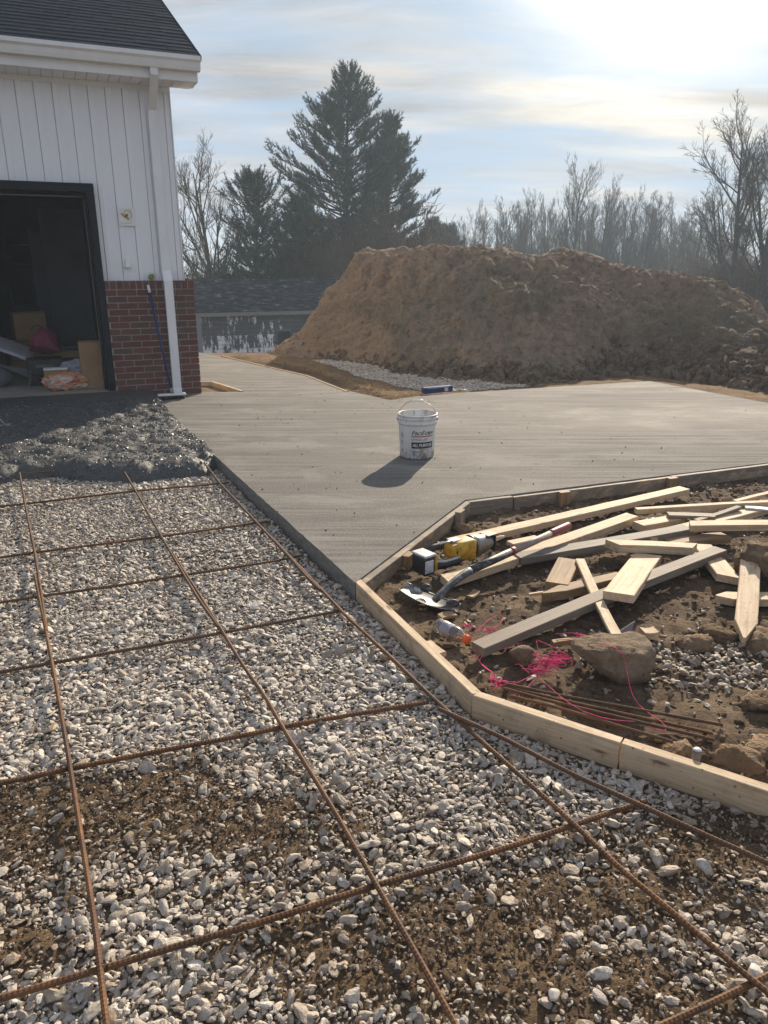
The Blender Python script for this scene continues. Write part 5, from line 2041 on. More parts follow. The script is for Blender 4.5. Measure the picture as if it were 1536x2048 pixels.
def pine_meshes(seed, H, half, rad, base=0.12, dens=1.0, shape=1.0, gaps=0.22, vari=0.42, sharp=2.25):
    r = np.random.default_rng(seed)
    trunk, tufts = MB(), []
    pts, _ = wander(r, (0, 0, -0.2), (0, 0, 1), H, 14, 0.012, 0.02)
    trunk.tube(pts, np.linspace(rad, 0.02, len(pts)), 8)
    fz = base
    wh = 0
    while fz < 0.985:
        z = H * fz
        ctr = np.array([np.interp(z, pts[:, 2], pts[:, 0]), np.interp(z, pts[:, 2], pts[:, 1]), z])
        prof = min(1.0, sharp * (1 - fz) ** 0.95) * shape * (0.7 + 0.3 * sstep(base - 0.1, base + 0.15, fz))
        nb = r.integers(6, 9)
        a0 = r.uniform(0, 6.28)
        for b in range(nb):
            if r.uniform() < gaps * (1 - fz):
                continue
            an = a0 + b * 6.283 / nb + r.normal(0, 0.25)
            L = max(0.22, half * prof * r.uniform(1 - vari, 1.0 + vari * 0.4))
            el = -0.10 + 0.75 * fz ** 1.5 + r.normal(0, 0.1)
            d = np.array([math.cos(an) * math.cos(el), math.sin(an) * math.cos(el), math.sin(el)])
            bp, _ = wander(r, ctr, d, L, 6, 0.09, 0.055)
            trunk.tube(bp, np.linspace(0.012 + 0.010 * L, 0.005, 7), 4, cap=False)
            # side shoots
            ns = int((6 + L * 8.5) * dens)
            for k in range(ns):
                t = r.uniform(0.22, 1.0) ** 0.8
                f = t * 6
                a = int(min(f, 5))
                p = bp[a] + (bp[a + 1] - bp[a]) * (f - a)
                tg = bp[a + 1] - bp[a]
                tg /= np.linalg.norm(tg)
                side = np.cross(tg, [0, 0, 1]) * r.choice([-1, 1])
                dd = tg * 0.75 + side * r.uniform(0.1, 1.0) + np.array([0, 0, r.uniform(0.0, 0.9)])
                dd /= np.linalg.norm(dd)
                l2 = r.uniform(0.22, 0.72) * (1.12 - 0.5 * t)
                nt_ = max(1, int(l2 / 0.085))
                for q in range(nt_):
                    tufts.append((p + dd * l2 * (q + 0.7) / nt_, dd + r.normal(0, 0.25, 3) + np.array([0, 0, 0.25])))
        fz += r.uniform(0.016, 0.028)
        wh += 1
    tp = np.array([q[0] for q in tufts])
    td = np.array([q[1] for q in tufts])
    td /= np.linalg.norm(td, axis=1)[:, None]
    nb = 7
    V = np.zeros((len(tp), nb, 3, 3))
    for k in range(nb):
        dv = td + r.normal(0, 0.42, td.shape)
        dv /= np.linalg.norm(dv, axis=1)[:, None]
        sd = np.cross(dv, r.normal(size=td.shape))
        sd /= np.linalg.norm(sd, axis=1)[:, None]
        ln = r.uniform(0.10, 0.20, len(tp))[:, None]
        w = 0.012
        V[:, k, 0] = tp + sd * w
        V[:, k, 1] = tp - sd * w
        V[:, k, 2] = tp + dv * ln
    V = V.reshape(-1, 3)
    cm = bpy.data.meshes.new('crown')
    cm.vertices.add(len(V))
    cm.vertices.foreach_set('co', V.ravel())
    cm.loops.add(len(V))
    cm.loops.foreach_set('vertex_index', np.arange(len(V), dtype=np.int32))
    cm.polygons.add(len(V) // 3)
    cm.polygons.foreach_set('loop_start', np.arange(0, len(V), 3, dtype=np.int32))
    cm.update(calc_edges=True)
    cm.materials.append(MAT['needle'])
    tm = trunk.mesh('trunk')
    tm.materials.append(MAT['bark'])
    return tm, cm


def ground_spot(px, dist):
    a = (px - 768.0) / (FPX / CT)
    x = a * dist
    return np.array([x, dist, float(terrain_z(x, dist)) - 0.05])


def top_height(px, py, dist):
    return float(aty(px, py, dist)[2] - ground_spot(px, dist)[2])


def shrub_mesh(seed, H, W, n=40, mat='redtwig'):
    r = np.random.default_rng(seed)
    b = MB()
    for i in range(n):
        an = r.uniform(0, 6.28)
        rad = r.uniform(0.0, 0.5)
        d = np.array([math.cos(an) * rad, math.sin(an) * rad, 1])
        p = np.array([r.normal(0, W * 0.3), r.normal(0, W * 0.3), -0.1])
        L = H * r.uniform(0.45, 1.05)
        bp, _ = wander(r, p, d / np.linalg.norm(d), L, 6, 0.08, 0.02)
        b.tube(bp, np.linspace(0.022, 0.009, 7), 3, cap=False)
        for k in range(18):
            f = r.uniform(0.6, 6)
            a = int(min(f, 5))
            q = bp[a] + (bp[a + 1] - bp[a]) * (f - a)
            dd = (bp[a + 1] - bp[a]) / np.linalg.norm(bp[a + 1] - bp[a]) + r.normal(0, 0.5, 3)
            cp, _ = wander(r, q, dd / np.linalg.norm(dd), L * r.uniform(0.10, 0.28), 3, 0.14, 0.03)
            b.tube(cp, np.linspace(0.012, 0.007, 4), 3, cap=False)
            for kk in range(4):
                dd2 = dd / np.linalg.norm(dd) + r.normal(0, 0.55, 3)
                c2, _ = wander(r, cp[r.integers(1, 4)], dd2 / np.linalg.norm(dd2), L * r.uniform(0.05, 0.13), 2, 0.14, 0.03)
                b.tube(c2, np.linspace(0.008, 0.006, 3), 3, cap=False)
    me = b.mesh('bare_shrub')
    me.materials.append(MAT[mat])
    return me


def build_vegetation():
    # the tall pine and its neighbours
    D = 36
    place_tree('pine_tree', pine_meshes(4, top_height(692, 122, D) - 0.35, 3.55, 0.24, 0.14, 1.0), ground_spot(690, D), 0.4, 1.0,
               'tallest dark pine tree, behind the left end of the soil mound', 'pine tree')
    place_tree('pine_tree', pine_meshes(17, top_height(772, 207, D + 1.5) - 0.7, 2.3, 0.17, 0.12, 1.0), ground_spot(772, D + 1.5), 1.1, 1.0,
               'shorter pine tree growing against the right side of the tallest pine', 'pine tree')
    place_tree('pine_tree', pine_meshes(23, top_height(517, 328, 31) - 0.5, 1.15, 0.10, 0.05, 0.55, 1.15, 0.35, 0.85, 5.0), ground_spot(519, 31), 2.0, 1.0,
               'small ragged evergreen between the bare tree and the tallest pine', 'evergreen tree')
    place_tree('pine_tree', pine_meshes(29, top_height(858, 452, 44), 1.5, 0.12, 0.06, 1.0, 1.2, 0.3), ground_spot(862, 44), 2.6, 1.0,
               'low evergreen just right of the pines above the mound crest', 'evergreen tree')
    place_tree('pine_tree', pine_meshes(31, top_height(905, 462, 48), 1.5, 0.12, 0.06, 0.9, 1.3, 0.3), ground_spot(905, 48), 0.6, 1.0,
               'low rounded evergreen between the pines and the bare tree row', 'evergreen tree')
    place_tree('pine_tree', pine_meshes(37, top_height(585, 405, 33), 1.7, 0.12, 0.05, 0.8, 1.2, 0.4, 0.7), ground_spot(592, 33), 0.9, 1.0,
               'low dark evergreen at the foot of the tallest pine on its left', 'evergreen tree')
    # bare tree next to the garage
    H = top_height(440, 288, 31)
    place_tree('bare_tree', bare_tree_meshes(5, H, 0.13, 0.3, 0.75, (17, 9, 6, 4), 0.10, 0.2, 0.008), ground_spot(424, 31), 0.3, 1.0,
               'bare many stemmed tree right of the white garage wall', 'bare tree')
    place_tree('bare_tree', bare_tree_meshes(6, H * 0.8, 0.09, 0.3, 0.7, (14, 8, 6, 4), 0.12, 0.15, 0.008), ground_spot(446, 32.5), 1.3, 1.0,
               'slimmer bare tree close behind the many stemmed one', 'bare tree')
    # two tall trees at the right
    H1 = top_height(1470, 218, 38)
    place_tree('bare_tree', bare_tree_meshes(41, H1, 0.20, 0.4, 0.62, (26, 10, 7, 4), 0.10, 0.22, 0.010), ground_spot(1474, 38), 0.2, 1.0,
               'tall bare tree with straight trunk beyond the right end of the mound', 'bare tree')
    H2 = top_height(1530, 190, 34)
    place_tree('bare_tree', bare_tree_meshes(43, H2, 0.23, 0.4, 0.62, (26, 10, 7, 4), 0.10, 0.22, 0.010), ground_spot(1530, 34), 2.0, 1.0,
               'thick tall bare tree at the right edge of the view', 'bare tree')
    # the far row: six kinds, copied
    kinds = [bare_tree_meshes(60 + i, 9.0, 0.11 + 0.02 * (i % 3), 0.3, (0.5, 0.42, 0.6)[i % 3], (24, 10, 7, 3), 0.15, 0.16, 0.009) for i in range(6)]
    spec = [(948, 388, 58), (968, 392, 64), (1000, 388, 60), (1022, 383, 66), (1050, 380, 57), (1068, 372, 63), (1090, 376, 60), (1108, 392, 68), (1137, 303, 59), (1160, 372, 66),
            (1180, 350, 62), (1196, 345, 58), (1222, 362, 66), (1238, 372, 60), (1262, 366, 64), (1283, 364, 59), (1300, 360, 68), (1322, 378, 61), (1345, 382, 66), (1362, 395, 60), (1392, 376, 56),
            (1415, 420, 66), (1440, 410, 70), (985, 420, 72), (1035, 415, 74), (1078, 410, 73), (1125, 405, 75), (1170, 400, 73), (1212, 395, 76), (1250, 400, 72), (1310, 405, 75), (1338, 410, 72), (1380, 420, 74),
            (1500, 400, 66), (1012, 405, 70), (1060, 400, 69), (1100, 385, 64), (1150, 380, 67), (1208, 372, 63), (1272, 378, 67), (1292, 372, 70), (1355, 400, 68), (975, 405, 67), (1475, 420, 72), (925, 430, 66), (880, 440, 70)]
    special = {8: 'tallest slender bare tree poking above the far row behind the mound', 20: 'lone slender bare tree between the far row and the tall right trees'}
    for i, (px, py, dist) in enumerate(spec):
        h = top_height(px, py, dist)
        s = h / 9.5
        place_tree('bare_tree', kinds[i % 6], ground_spot(px, dist), float(rng.uniform(0, 6.28)), (s * float(rng.uniform(0.8, 1.05)),) * 2 + (s,),
                   special.get(i, 'bare grey tree in the far row behind the mound'), 'bare tree', None if i in special else 'bare trees in the far row')
    # brush at the feet of the trees
    sm = [shrub_mesh(80 + i, 4.4, 2.2, 40) for i in range(4)]
    sg = [shrub_mesh(90 + i, 4.4, 2.4, 40, 'twig') for i in range(3)]
    spots = []
    for px, d, h in ((545, 33.5, 3.6), (585, 34.5, 4.0), (620, 33.2, 4.9), (655, 34, 5.2), (690, 33.5, 5.6), (725, 34.5, 5.8), (760, 33.5, 5.8), (795, 34, 5.2), (825, 35, 4.8), (850, 36, 4.4), (500, 33.5, 3.2), (640, 32.2, 4.2), (710, 31.5, 4.6), (775, 31.8, 4.6)):
        spots.append((px, d, h / 4.6, sm, 'reddish bare shrub under the pines behind the old shed', 'reddish shrubs under the pines'))
    for px, d, h in ((352, 33, 3.5), (372, 32.5, 3.8), (395, 33, 3.7), (430, 33.5, 3.0), (462, 33, 3.1), (485, 34, 3.6), (380, 36, 4.3), (410, 37, 4.1)):
        spots.append((px, d, h / 4.6, sg, 'grey brown bare shrub between the garage and the pines', 'grey shrubs behind the old shed'))
    for px, d, h in ((1365, 45, 2.6), (1395, 44, 2.4), (1425, 43, 2.9), (1450, 41, 2.6), (1500, 41, 3.0), (1520, 38, 2.6), (1545, 36, 2.6), (1335, 48, 2.2), (1410, 50, 3.4), (1490, 50, 3.4), (1300, 54, 2.4), (1250, 56, 2.4),
                     (1190, 55, 2.2), (1100, 54, 2.4), (1020, 54, 2.2), (960, 52, 2.4), (1060, 56, 2.2), (1150, 57, 2.2), (1440, 52, 3.0), (1470, 46, 2.4), (1535, 44, 3.2)):
        spots.append((px, d, h * 1.55 / 4.6, sg if px < 1300 else sm, 'bare brown shrub below the trees right of the mound', 'brown shrubs below the right trees'))
    for i, (px, d, s, kit, lab, grp) in enumerate(spots):
        o = bpy.data.objects.new('bare_shrub', kit[i % len(kit)])
        COL.objects.link(o)
        o.location = ground_spot(px, d)
        o.rotation_euler = (0, 0, float(rng.uniform(0, 6.28)))
        o.scale = (s * 1.15, s * 1.15, s)
        tag(o, lab, 'shrub', grp)
    # straw and dry weeds along the far edge of the walk
    b = MB()
    line = [at(*q, -0.12)[:2] for q in ((690, 782), (610, 745), (531, 728), (436, 710))] + [(0.35, 8.42)]
    a0 = [at(*q, -0.1)[:2] for q in ((840, 789), (780, 797), (690, 776), (610, 745), (531, 727), (440, 709))]
    r = np.random.default_rng(15)
    for i in range(2600):
        k = r.integers(0, 5)
        t = r.uniform()
        p = np.array(a0[k]) * (1 - t) + np.array(a0[k + 1]) * t
        p = p + np.array([0.10, 0.14]) + np.abs(r.normal(0, 0.16, 2)) * np.array([0.7, 1.0])
        an = r.uniform(0, 6.28)
        l = r.uniform(0.04, 0.14)
        d = np.array([math.cos(an), math.sin(an), r.uniform(0.0, 0.5)]) * l
        q = np.array([p[0], p[1], -0.15 + r.uniform(0, 0.05)])
        sd = np.array([-math.sin(an), math.cos(an), 0]) * 0.004
        b.add([q + sd, q - sd, q + d], [(0, 1, 2)])
    o = b.build('dry_grass', MAT['straw'])
    stuff(o, 'dry straw coloured grass along the far edge of the concrete walk', 'grass')


build_vegetation()


# ------------------------------------------------------------------ lumber and forms
def oriented(p0, p1, roll=0.0):
    p0, p1 = Vector(p0), Vector(p1)
    x = (p1 - p0).normalized()
    up = Vector((0, 0, 1))
    y = up.cross(x).normalized()
    z = x.cross(y)
    M = Matrix((x, y, z)).transposed().to_4x4()
    M = Matrix.Translation(p0) @ M @ Matrix.Rotation(roll, 4, 'X')
    return M, (p1 - p0).length


_bseed = [0]


def board_mb(L, w, h, ch=0.003, point0=0.0, point1=0.0, bow=0.004, cut0=0.0, cut1=0.0, end_mat=False):
    """a board with its top face on z = 0, x along its length; point0/point1 make a staked tip"""
    _bseed[0] += 1
    r = np.random.default_rng(_bseed[0] + 400)
    prof = np.array([(-w / 2 + ch, -h), (w / 2 - ch, -h), (w / 2, -h + ch), (w / 2, -ch), (w / 2 - ch, 0), (-w / 2 + ch, 0), (-w / 2, -ch), (-w / 2, -h + ch)])
    xs = np.linspace(0, L, max(4, int(L / 0.12) + 2))
    if point0:
        xs = np.unique(np.concatenate([[0, point0], xs[xs > point0]]))
    if point1:
        xs = np.unique(np.concatenate([xs[xs < L - point1], [L - point1, L]]))
    b1, b2 = r.normal(0, bow, 2)
    V = []
    for x in xs:
        s = 1.0
        if point0 and x < point0:
            s = 0.12 + 0.88 * x / point0
        if point1 and x > L - point1:
            s = 0.12 + 0.88 * (L - x) / point1
        bend = 4 * (x / L) * (1 - x / L)
        for (y, z) in prof:
            xx = x
            if x == 0 and cut0:
                xx += cut0 * y / w
            if x == xs[-1] and cut1:
                xx += cut1 * y / w
            V.append((xx, y * s + b1 * bend + r.normal(0, 0.0004), z + b2 * bend * 0.5 + r.normal(0, 0.0004)))
    k = 8
    F = []
    for i in range(len(xs) - 1):
        for j in range(k):
            F.append((i * k + j, i * k + (j + 1) % k, (i + 1) * k + (j + 1) % k, (i + 1) * k + j))
    F += [tuple(range(k))[::-1], tuple(range((len(xs) - 1) * k, len(xs) * k))]
    return MB().add(V, F)


def lumber(name, label, cat, p0, p1, w, h, mat, roll=0.0, group=None, **kw):
    M, L = oriented(p0, p1, roll)
    o = board_mb(L, w, h, **kw).build(name, MAT[mat])
    o.matrix_world = M
    tag(o, label, cat, group)
    return o


def P(px, py, z):
    return at(px, py, z)


def build_forms():
    g = 'form boards round the pour'
    a, b, c, d, e = F_PTS
    z = -0.002

    def v3(q, zz=z):
        return (q[0], q[1], zz)
    m = np.array(c)
    u = (np.array(d) - m) / np.linalg.norm(np.array(d) - m)
    lumber('form_board', 'clean pine form board from the slab corner down along the gravel', 'form board', v3(a), v3(b), 0.038, 0.098, 'pine', 0, g, bow=0.002, cut0=-0.012, cut1=0.02)
    lumber('form_board', 'middle pine form board between the bend and the open joint', 'form board', v3(b), v3(c), 0.038, 0.098, 'pine', 0, g, bow=0.002, cut0=0.018)
    c2 = tuple(m + u * 0.006)
    lumber('form_board', 'pine form board running out at the right edge of the gravel', 'form board', v3(c2), v3(e), 0.038, 0.098, 'pine', 0, g, bow=0.002, cut0=0.0)
    # along the slab's near edge (outside it)
    A, B = np.array(SLAB[1]), np.array(SLAB[2])
    Cc = np.array(SLAB[3])
    n1 = np.array([(B - A)[1], -(B - A)[0]]) / np.linalg.norm(B - A)
    n2 = np.array([(Cc - B)[1], -(Cc - B)[0]]) / np.linalg.norm(Cc - B)
    ub = (Cc - B) / np.linalg.norm(Cc - B)
    off = 0.022
    lumber('form_board', 'concrete smeared form board on the diagonal slab edge', 'form board', v3(A + n1 * off + (B - A) / np.linalg.norm(B - A) * 0.02, -0.006), v3(B + n1 * off, -0.006), 0.038, 0.090, 'pine_smeared', 0, g, bow=0.001)
    j1 = at(1023, 990)[:2]
    t1 = float((j1 - B) @ ub)
    t2 = float((at(1345, 952)[:2] - B) @ ub)
    lumber('form_board', 'short grey wet form board at the bend of the slab edge', 'form board', v3(B + n2 * off + ub * 0.012, -0.005), v3(B + n2 * off + ub * (t1 - 0.004), -0.005), 0.038, 0.090, 'grey_wood', 0, g, bow=0.001)
    lumber('form_board', 'tan form board with dark spots along the middle of the slab edge', 'form board', v3(B + n2 * off + ub * (t1 + 0.006), -0.009), v3(B + n2 * off + ub * (t2 - 0.003), -0.007), 0.038, 0.090, 'pine_smeared', 0, g, bow=0.001)
    lumber('form_board', 'splashed form board along the right part of the slab edge', 'form board', v3(B + n2 * off + ub * (t2 + 0.003), -0.005), v3(B + n2 * off + ub * 4.6, -0.005), 0.038, 0.090, 'pine_smeared', 0, g, bow=0.001)
    # stakes nailed outside the forms
    for (px, n, lab, mt, zt) in (((813, 1104), n1, 'tan square stake outside the diagonal form board', 'brown_wood', -0.008), ((914, 1024), n1, 'concrete covered stake near the bend of the form', 'grey_wood', 0.012),
                                 ((1136, 985), n2, 'tan stake at the middle of the long form board', 'brown_wood', -0.004), ((1346, 955), n2, 'reddish stake near the far form board joint', 'brown_wood', -0.002)):
        q = at(px[0], px[1], 0)[:2]
        base = A if n is n1 else B
        dd = float((q - base) @ n)
        q = q + n * (0.062 - dd)
        ang = math.atan2(n[1], n[0])
        o = board_mb(0.30, 0.038, 0.075, point1=0.1, bow=0.0).build('form_stake', MAT[mt])
        o.matrix_world = Matrix.Translation((q[0], q[1], zt)) @ Matrix.Rotation(ang + R(90), 4, 'Z') @ Matrix.Rotation(R(90), 4, 'Y') @ Matrix.Translation((0, 0, 0.0375))
        tag(o, lab, 'stake', 'stakes along the form boards')
    # steel pin behind the front form
    q = at(1394, 1505, 0.005)
    e = empty('form_pin', (q[0], q[1], -0.12))
    tag(e, 'short round pin standing behind the right form board', 'pin')
    MB().tube([(0, 0, 0), (0, 0, 0.135)], 0.0125, 12).build('pin_shaft', MAT['grey_wood'], e)
    MB().lathe([(0.0, 0.1385), (0.010, 0.138), (0.0128, 0.1355)], 12).build('pin_head', MAT['pale_label'], e)
    # walkway form board at the far edge and the planter box at the corner
    fe = [at(*k)[:2] for k in ((690, 784), (610, 752), (531, 734), (440, 712))]
    nn = np.array([0.9, 0.45])
    nn /= np.linalg.norm(nn)
    for i, (lab) in enumerate(('reddish form board at the near part of the walk edge', 'reddish form board at the middle of the walk edge', 'thin form board at the far end of the walk edge')):
        p0, p1 = np.array(fe[i]) + nn * 0.03, np.array(fe[i + 1]) + nn * 0.03
        lumber('form_board', lab, 'form board', (p0[0], p0[1], 0.006), (p1[0], p1[1], 0.006), 0.04, 0.11, 'brown_wood', 0, 'form boards of the walk', bow=0.0)
    pe = empty('planter_form', (*at(427, 764)[:2], 0))
    tag(pe, 'small wooden form box around an unpoured corner beside the bricks', 'form box')
    q = [np.array(at(*k)[:2]) for k in ((392, 764), (427, 764), (487, 783))]
    for p0, p1 in ((q[0], q[1]), (q[1], q[2])):
        s = np.array([(p1 - p0)[1], -(p1 - p0)[0]])
        s /= np.linalg.norm(s)
        M, L = oriented((*(p0 + s * 0.022), 0.012), (*(p1 + s * 0.022), 0.012))
        o = board_mb(L, 0.036, 0.13, bow=0.0).build('side_board', MAT['pine'], pe)
        o.matrix_world = Matrix.Translation(-Vector(pe.location)) @ M
    s = q[1] - pe.location.xy
    MB().box((-0.02, -0.02, -0.16), (0.02, 0.02, 0.0), M=Matrix.Translation((0.03, -0.07, 0)) @ Matrix.Rotation(-0.5, 4, 'Z')).build('corner_stake', MAT['brown_wood'], pe)
    # soil in the corner opening
    hx = [np.array(at(*k)[:2]) for k in ((392, 764), (427, 764), (487, 783))] + [hw(0.035, 0)[:2]]
    MBs = MB().add([(x, y, -0.045) for x, y in hx], [(0, 3, 2, 1)])
    structure(MBs.build('corner_soil', MAT['soil']))


build_forms()


def build_lumber():
    g = 'scrap lumber on the soil'
    lu = lambda lab, cat, p0, p1, w, h, mat, **k: lumber('lumber_stake' if cat == 'stake' else 'lumber_piece', lab, cat, p0, p1, w, h, mat, k.pop('roll', 0.0), g, **k)
    lu('longest clean pine two by four lying nearest the slab edge', 'lumber', P(902, 1081, -0.030), P(1369, 975, -0.020), 0.089, 0.038, 'pine')
    lu('long pine board lying under the shovel and saw', 'lumber', P(889, 1156, -0.022), P(1264, 1029, -0.015), 0.089, 0.040, 'pine', cut0=0.03)
    lu('grey wet board running behind the short slant cut block', 'lumber', P(1034, 1111, -0.015), P(1376, 1053, 0.000), 0.089, 0.038, 'grey_wood')
    lu('pale board slanting up behind the grey wet board', 'lumber', P(1290, 1072, -0.012), P(1560, 1004, -0.012), 0.089, 0.036, 'pine')
    lu('clean pine board with knotted end running out at the right', 'lumber', P(1380, 1046, 0.035), P(1640, 1045, 0.035), 0.089, 0.038, 'pine', cut0=0.03)
    lu('thin pine board lying far back across the pile', 'lumber', P(1272, 1017, -0.005), P(1620, 998, 0.02), 0.045, 0.032, 'pine')
    lu('thin pale lath farthest back at the right edge', 'lumber', P(1470, 1001, -0.01), P(1600, 970, 0.0), 0.04, 0.022, 'pine')
    lu('stubby pine block with square sawn end in the middle of the pile', 'lumber', P(1277, 1047, -0.018), P(1364, 1030, -0.018), 0.089, 0.045, 'pine')
    lu('small grey offcut lying behind the stubby pine block', 'lumber', P(1336, 1027, 0.004), P(1428, 1030, 0.004), 0.07, 0.02, 'grey_wood')
    lu('short pale offcut behind the small grey offcut', 'lumber', P(1357, 1022, -0.022), P(1432, 1015, -0.022), 0.06, 0.03, 'pine')
    lu('narrow grey lath crossing behind the knotted pine board', 'lumber', P(1392, 1039, 0.0), P(1478, 1012, 0.012), 0.038, 0.02, 'grey_wood')
    lu('white curved strip at the right edge of the lumber pile', 'lumber', P(1490, 1012, 0.0), P(1600, 1022, 0.0), 0.05, 0.012, 'broom_w')
    lu('short thick block with slanted ends on top of the grey board', 'lumber', P(1226, 1084, 0.028), P(1390, 1091, 0.022), 0.080, 0.044, 'pine', cut0=-0.06, cut1=0.05)
    lu('thin dark slat under the slant cut block', 'lumber', P(1300, 1108, -0.028), P(1395, 1107, -0.028), 0.045, 0.018, 'grey_wood')
    lu('brown shaded board behind the slant cut block', 'lumber', P(1338, 1083, -0.030), P(1452, 1069, -0.030), 0.089, 0.038, 'brown_wood')
    lu('wide pine plank end tilted over the long grey board', 'lumber', P(1237, 1186, 0.028), P(1296, 1108, -0.015), 0.135, 0.038, 'pine', roll=R(-3))
    lu('long grey two by four reaching towards the bottle', 'lumber', P(956, 1290, -0.022), P(1441, 1096, 0.004), 0.075, 0.040, 'grey_wood')
    lu('narrow pale lath leaning across the long grey two by four', 'lumber', P(1160, 1117, -0.005), P(1234, 1270, -0.022), 0.046, 0.016, 'pine')
    lu('short tan block with rough sawn end left of the narrow lath', 'lumber', P(1114, 1166, -0.022), P(1138, 1117, -0.022), 0.11, 0.05, 'brown_wood')
    lu('weathered stake with pointed tip aimed at the shovel', 'stake', P(1085, 1186, -0.028), P(1242, 1148, -0.022), 0.07, 0.045, 'brown_wood', point0=0.11)
    lu('thin sliver of wood before the weathered stake tip', 'lumber', P(1058, 1187, -0.05), P(1092, 1182, -0.05), 0.016, 0.014, 'pine')
    lu('pine plank piece slanting down under the long grey two by four', 'lumber', P(1404, 1088, -0.022), P(1458, 1152, -0.018), 0.10, 0.038, 'pine', cut1=0.05)
    lu('pointed stake lying flat under the upright looking stake', 'stake', P(1432, 1190, -0.030), P(1600, 1192, -0.030), 0.085, 0.036, 'pine', point0=0.06)
    lu('broad pointed stake laid over the flat stake at the right', 'stake', P(1489, 1275, -0.030), P(1502, 1096, 0.05), 0.088, 0.036, 'pine', point0=0.14, point1=0.03)
    lu('small pine offcut lying alone above the big rock', 'lumber', P(1285, 1260, -0.040), P(1312, 1258, -0.040), 0.055, 0.03, 'pine')
    lu('small flat wood scrap beside the front form board', 'lumber', P(856, 1282, -0.028), P(884, 1305, -0.028), 0.04, 0.02, 'pine')
    lu('flat wood chip between the shovel blade and the bottle', 'lumber', P(880, 1232, -0.045), P(910, 1226, -0.045), 0.05, 0.015, 'brown_wood')
    lu('small square chip of wood right of the shovel neck', 'lumber', P(938, 1192, -0.045), P(953, 1180, -0.045), 0.04, 0.012, 'brown_wood')
    lu('pale board half hidden behind the shovel grip', 'lumber', P(1020, 1085, -0.035), P(1075, 1073, -0.035), 0.06, 0.02, 'pine')
    lu('dark slim stick lying by the rock among the string', 'lumber', P(1105, 1282, -0.04), P(1150, 1276, -0.035), 0.028, 0.022, 'brown_wood')
    # thin sheet shard stuck in the soil by the lath
    q = P(1245, 1285, -0.075)
    o = MB().prism([(-0.055, 0.0), (0.02, 0.0), (0.060, 0.085), (-0.045, 0.03)], 1, -0.003, 0.003).build('sheet_shard', MAT['shard'], None, q, (R(-20), 0, 0.15))
    tag(o, 'pointed dull violet sheet shard standing at the foot of the narrow lath', 'shard')


MAT['broom_w'] = MAT['broom_white']
build_lumber()


# ------------------------------------------------------------------ rebar
def catmull(pts, step):
    pts = np.asarray(pts, float)
    d = np.concatenate([[0], np.cumsum(np.linalg.norm(np.diff(pts, axis=0), axis=1))])
    n = max(2, int(d[-1] / step))
    t = np.linspace(0, d[-1], n)
    out = np.stack([np.interp(t, d, pts[:, k]) for k in range(3)], 1)
    for _ in range(3):                                  # soften the corners at control points
        k = max(1, int(0.06 / step))
        ker = np.ones(2 * k + 1) / (2 * k + 1)
        pad = np.pad(out, ((k, k), (0, 0)), mode='reflect', reflect_type='odd')
        out = np.stack([np.convolve(pad[:, j], ker, 'valid') for j in range(3)], 1)
    return out


def rebar(label, px, z, r=0.0066, pitch=0.011, group='rebar of the grid', fine=True, zs=None):
    pts = [at(a, b, z if zs is None else zs[i]) for i, (a, b) in enumerate(px)]
    o0 = np.array(pts[0])
    path = catmull(pts, pitch / 2 if fine else 0.03) - o0
    n = len(path)
    rad = r * np.where(np.arange(n) % 2 == 0, 1.0, 1.13) if fine else np.full(n, r)
    o = MB().tube(path, rad, 8 if fine else 6, smooth=not fine).build('rebar', MAT['rust'], None, o0)
    tag(o, label, 'rebar', group)
    return o


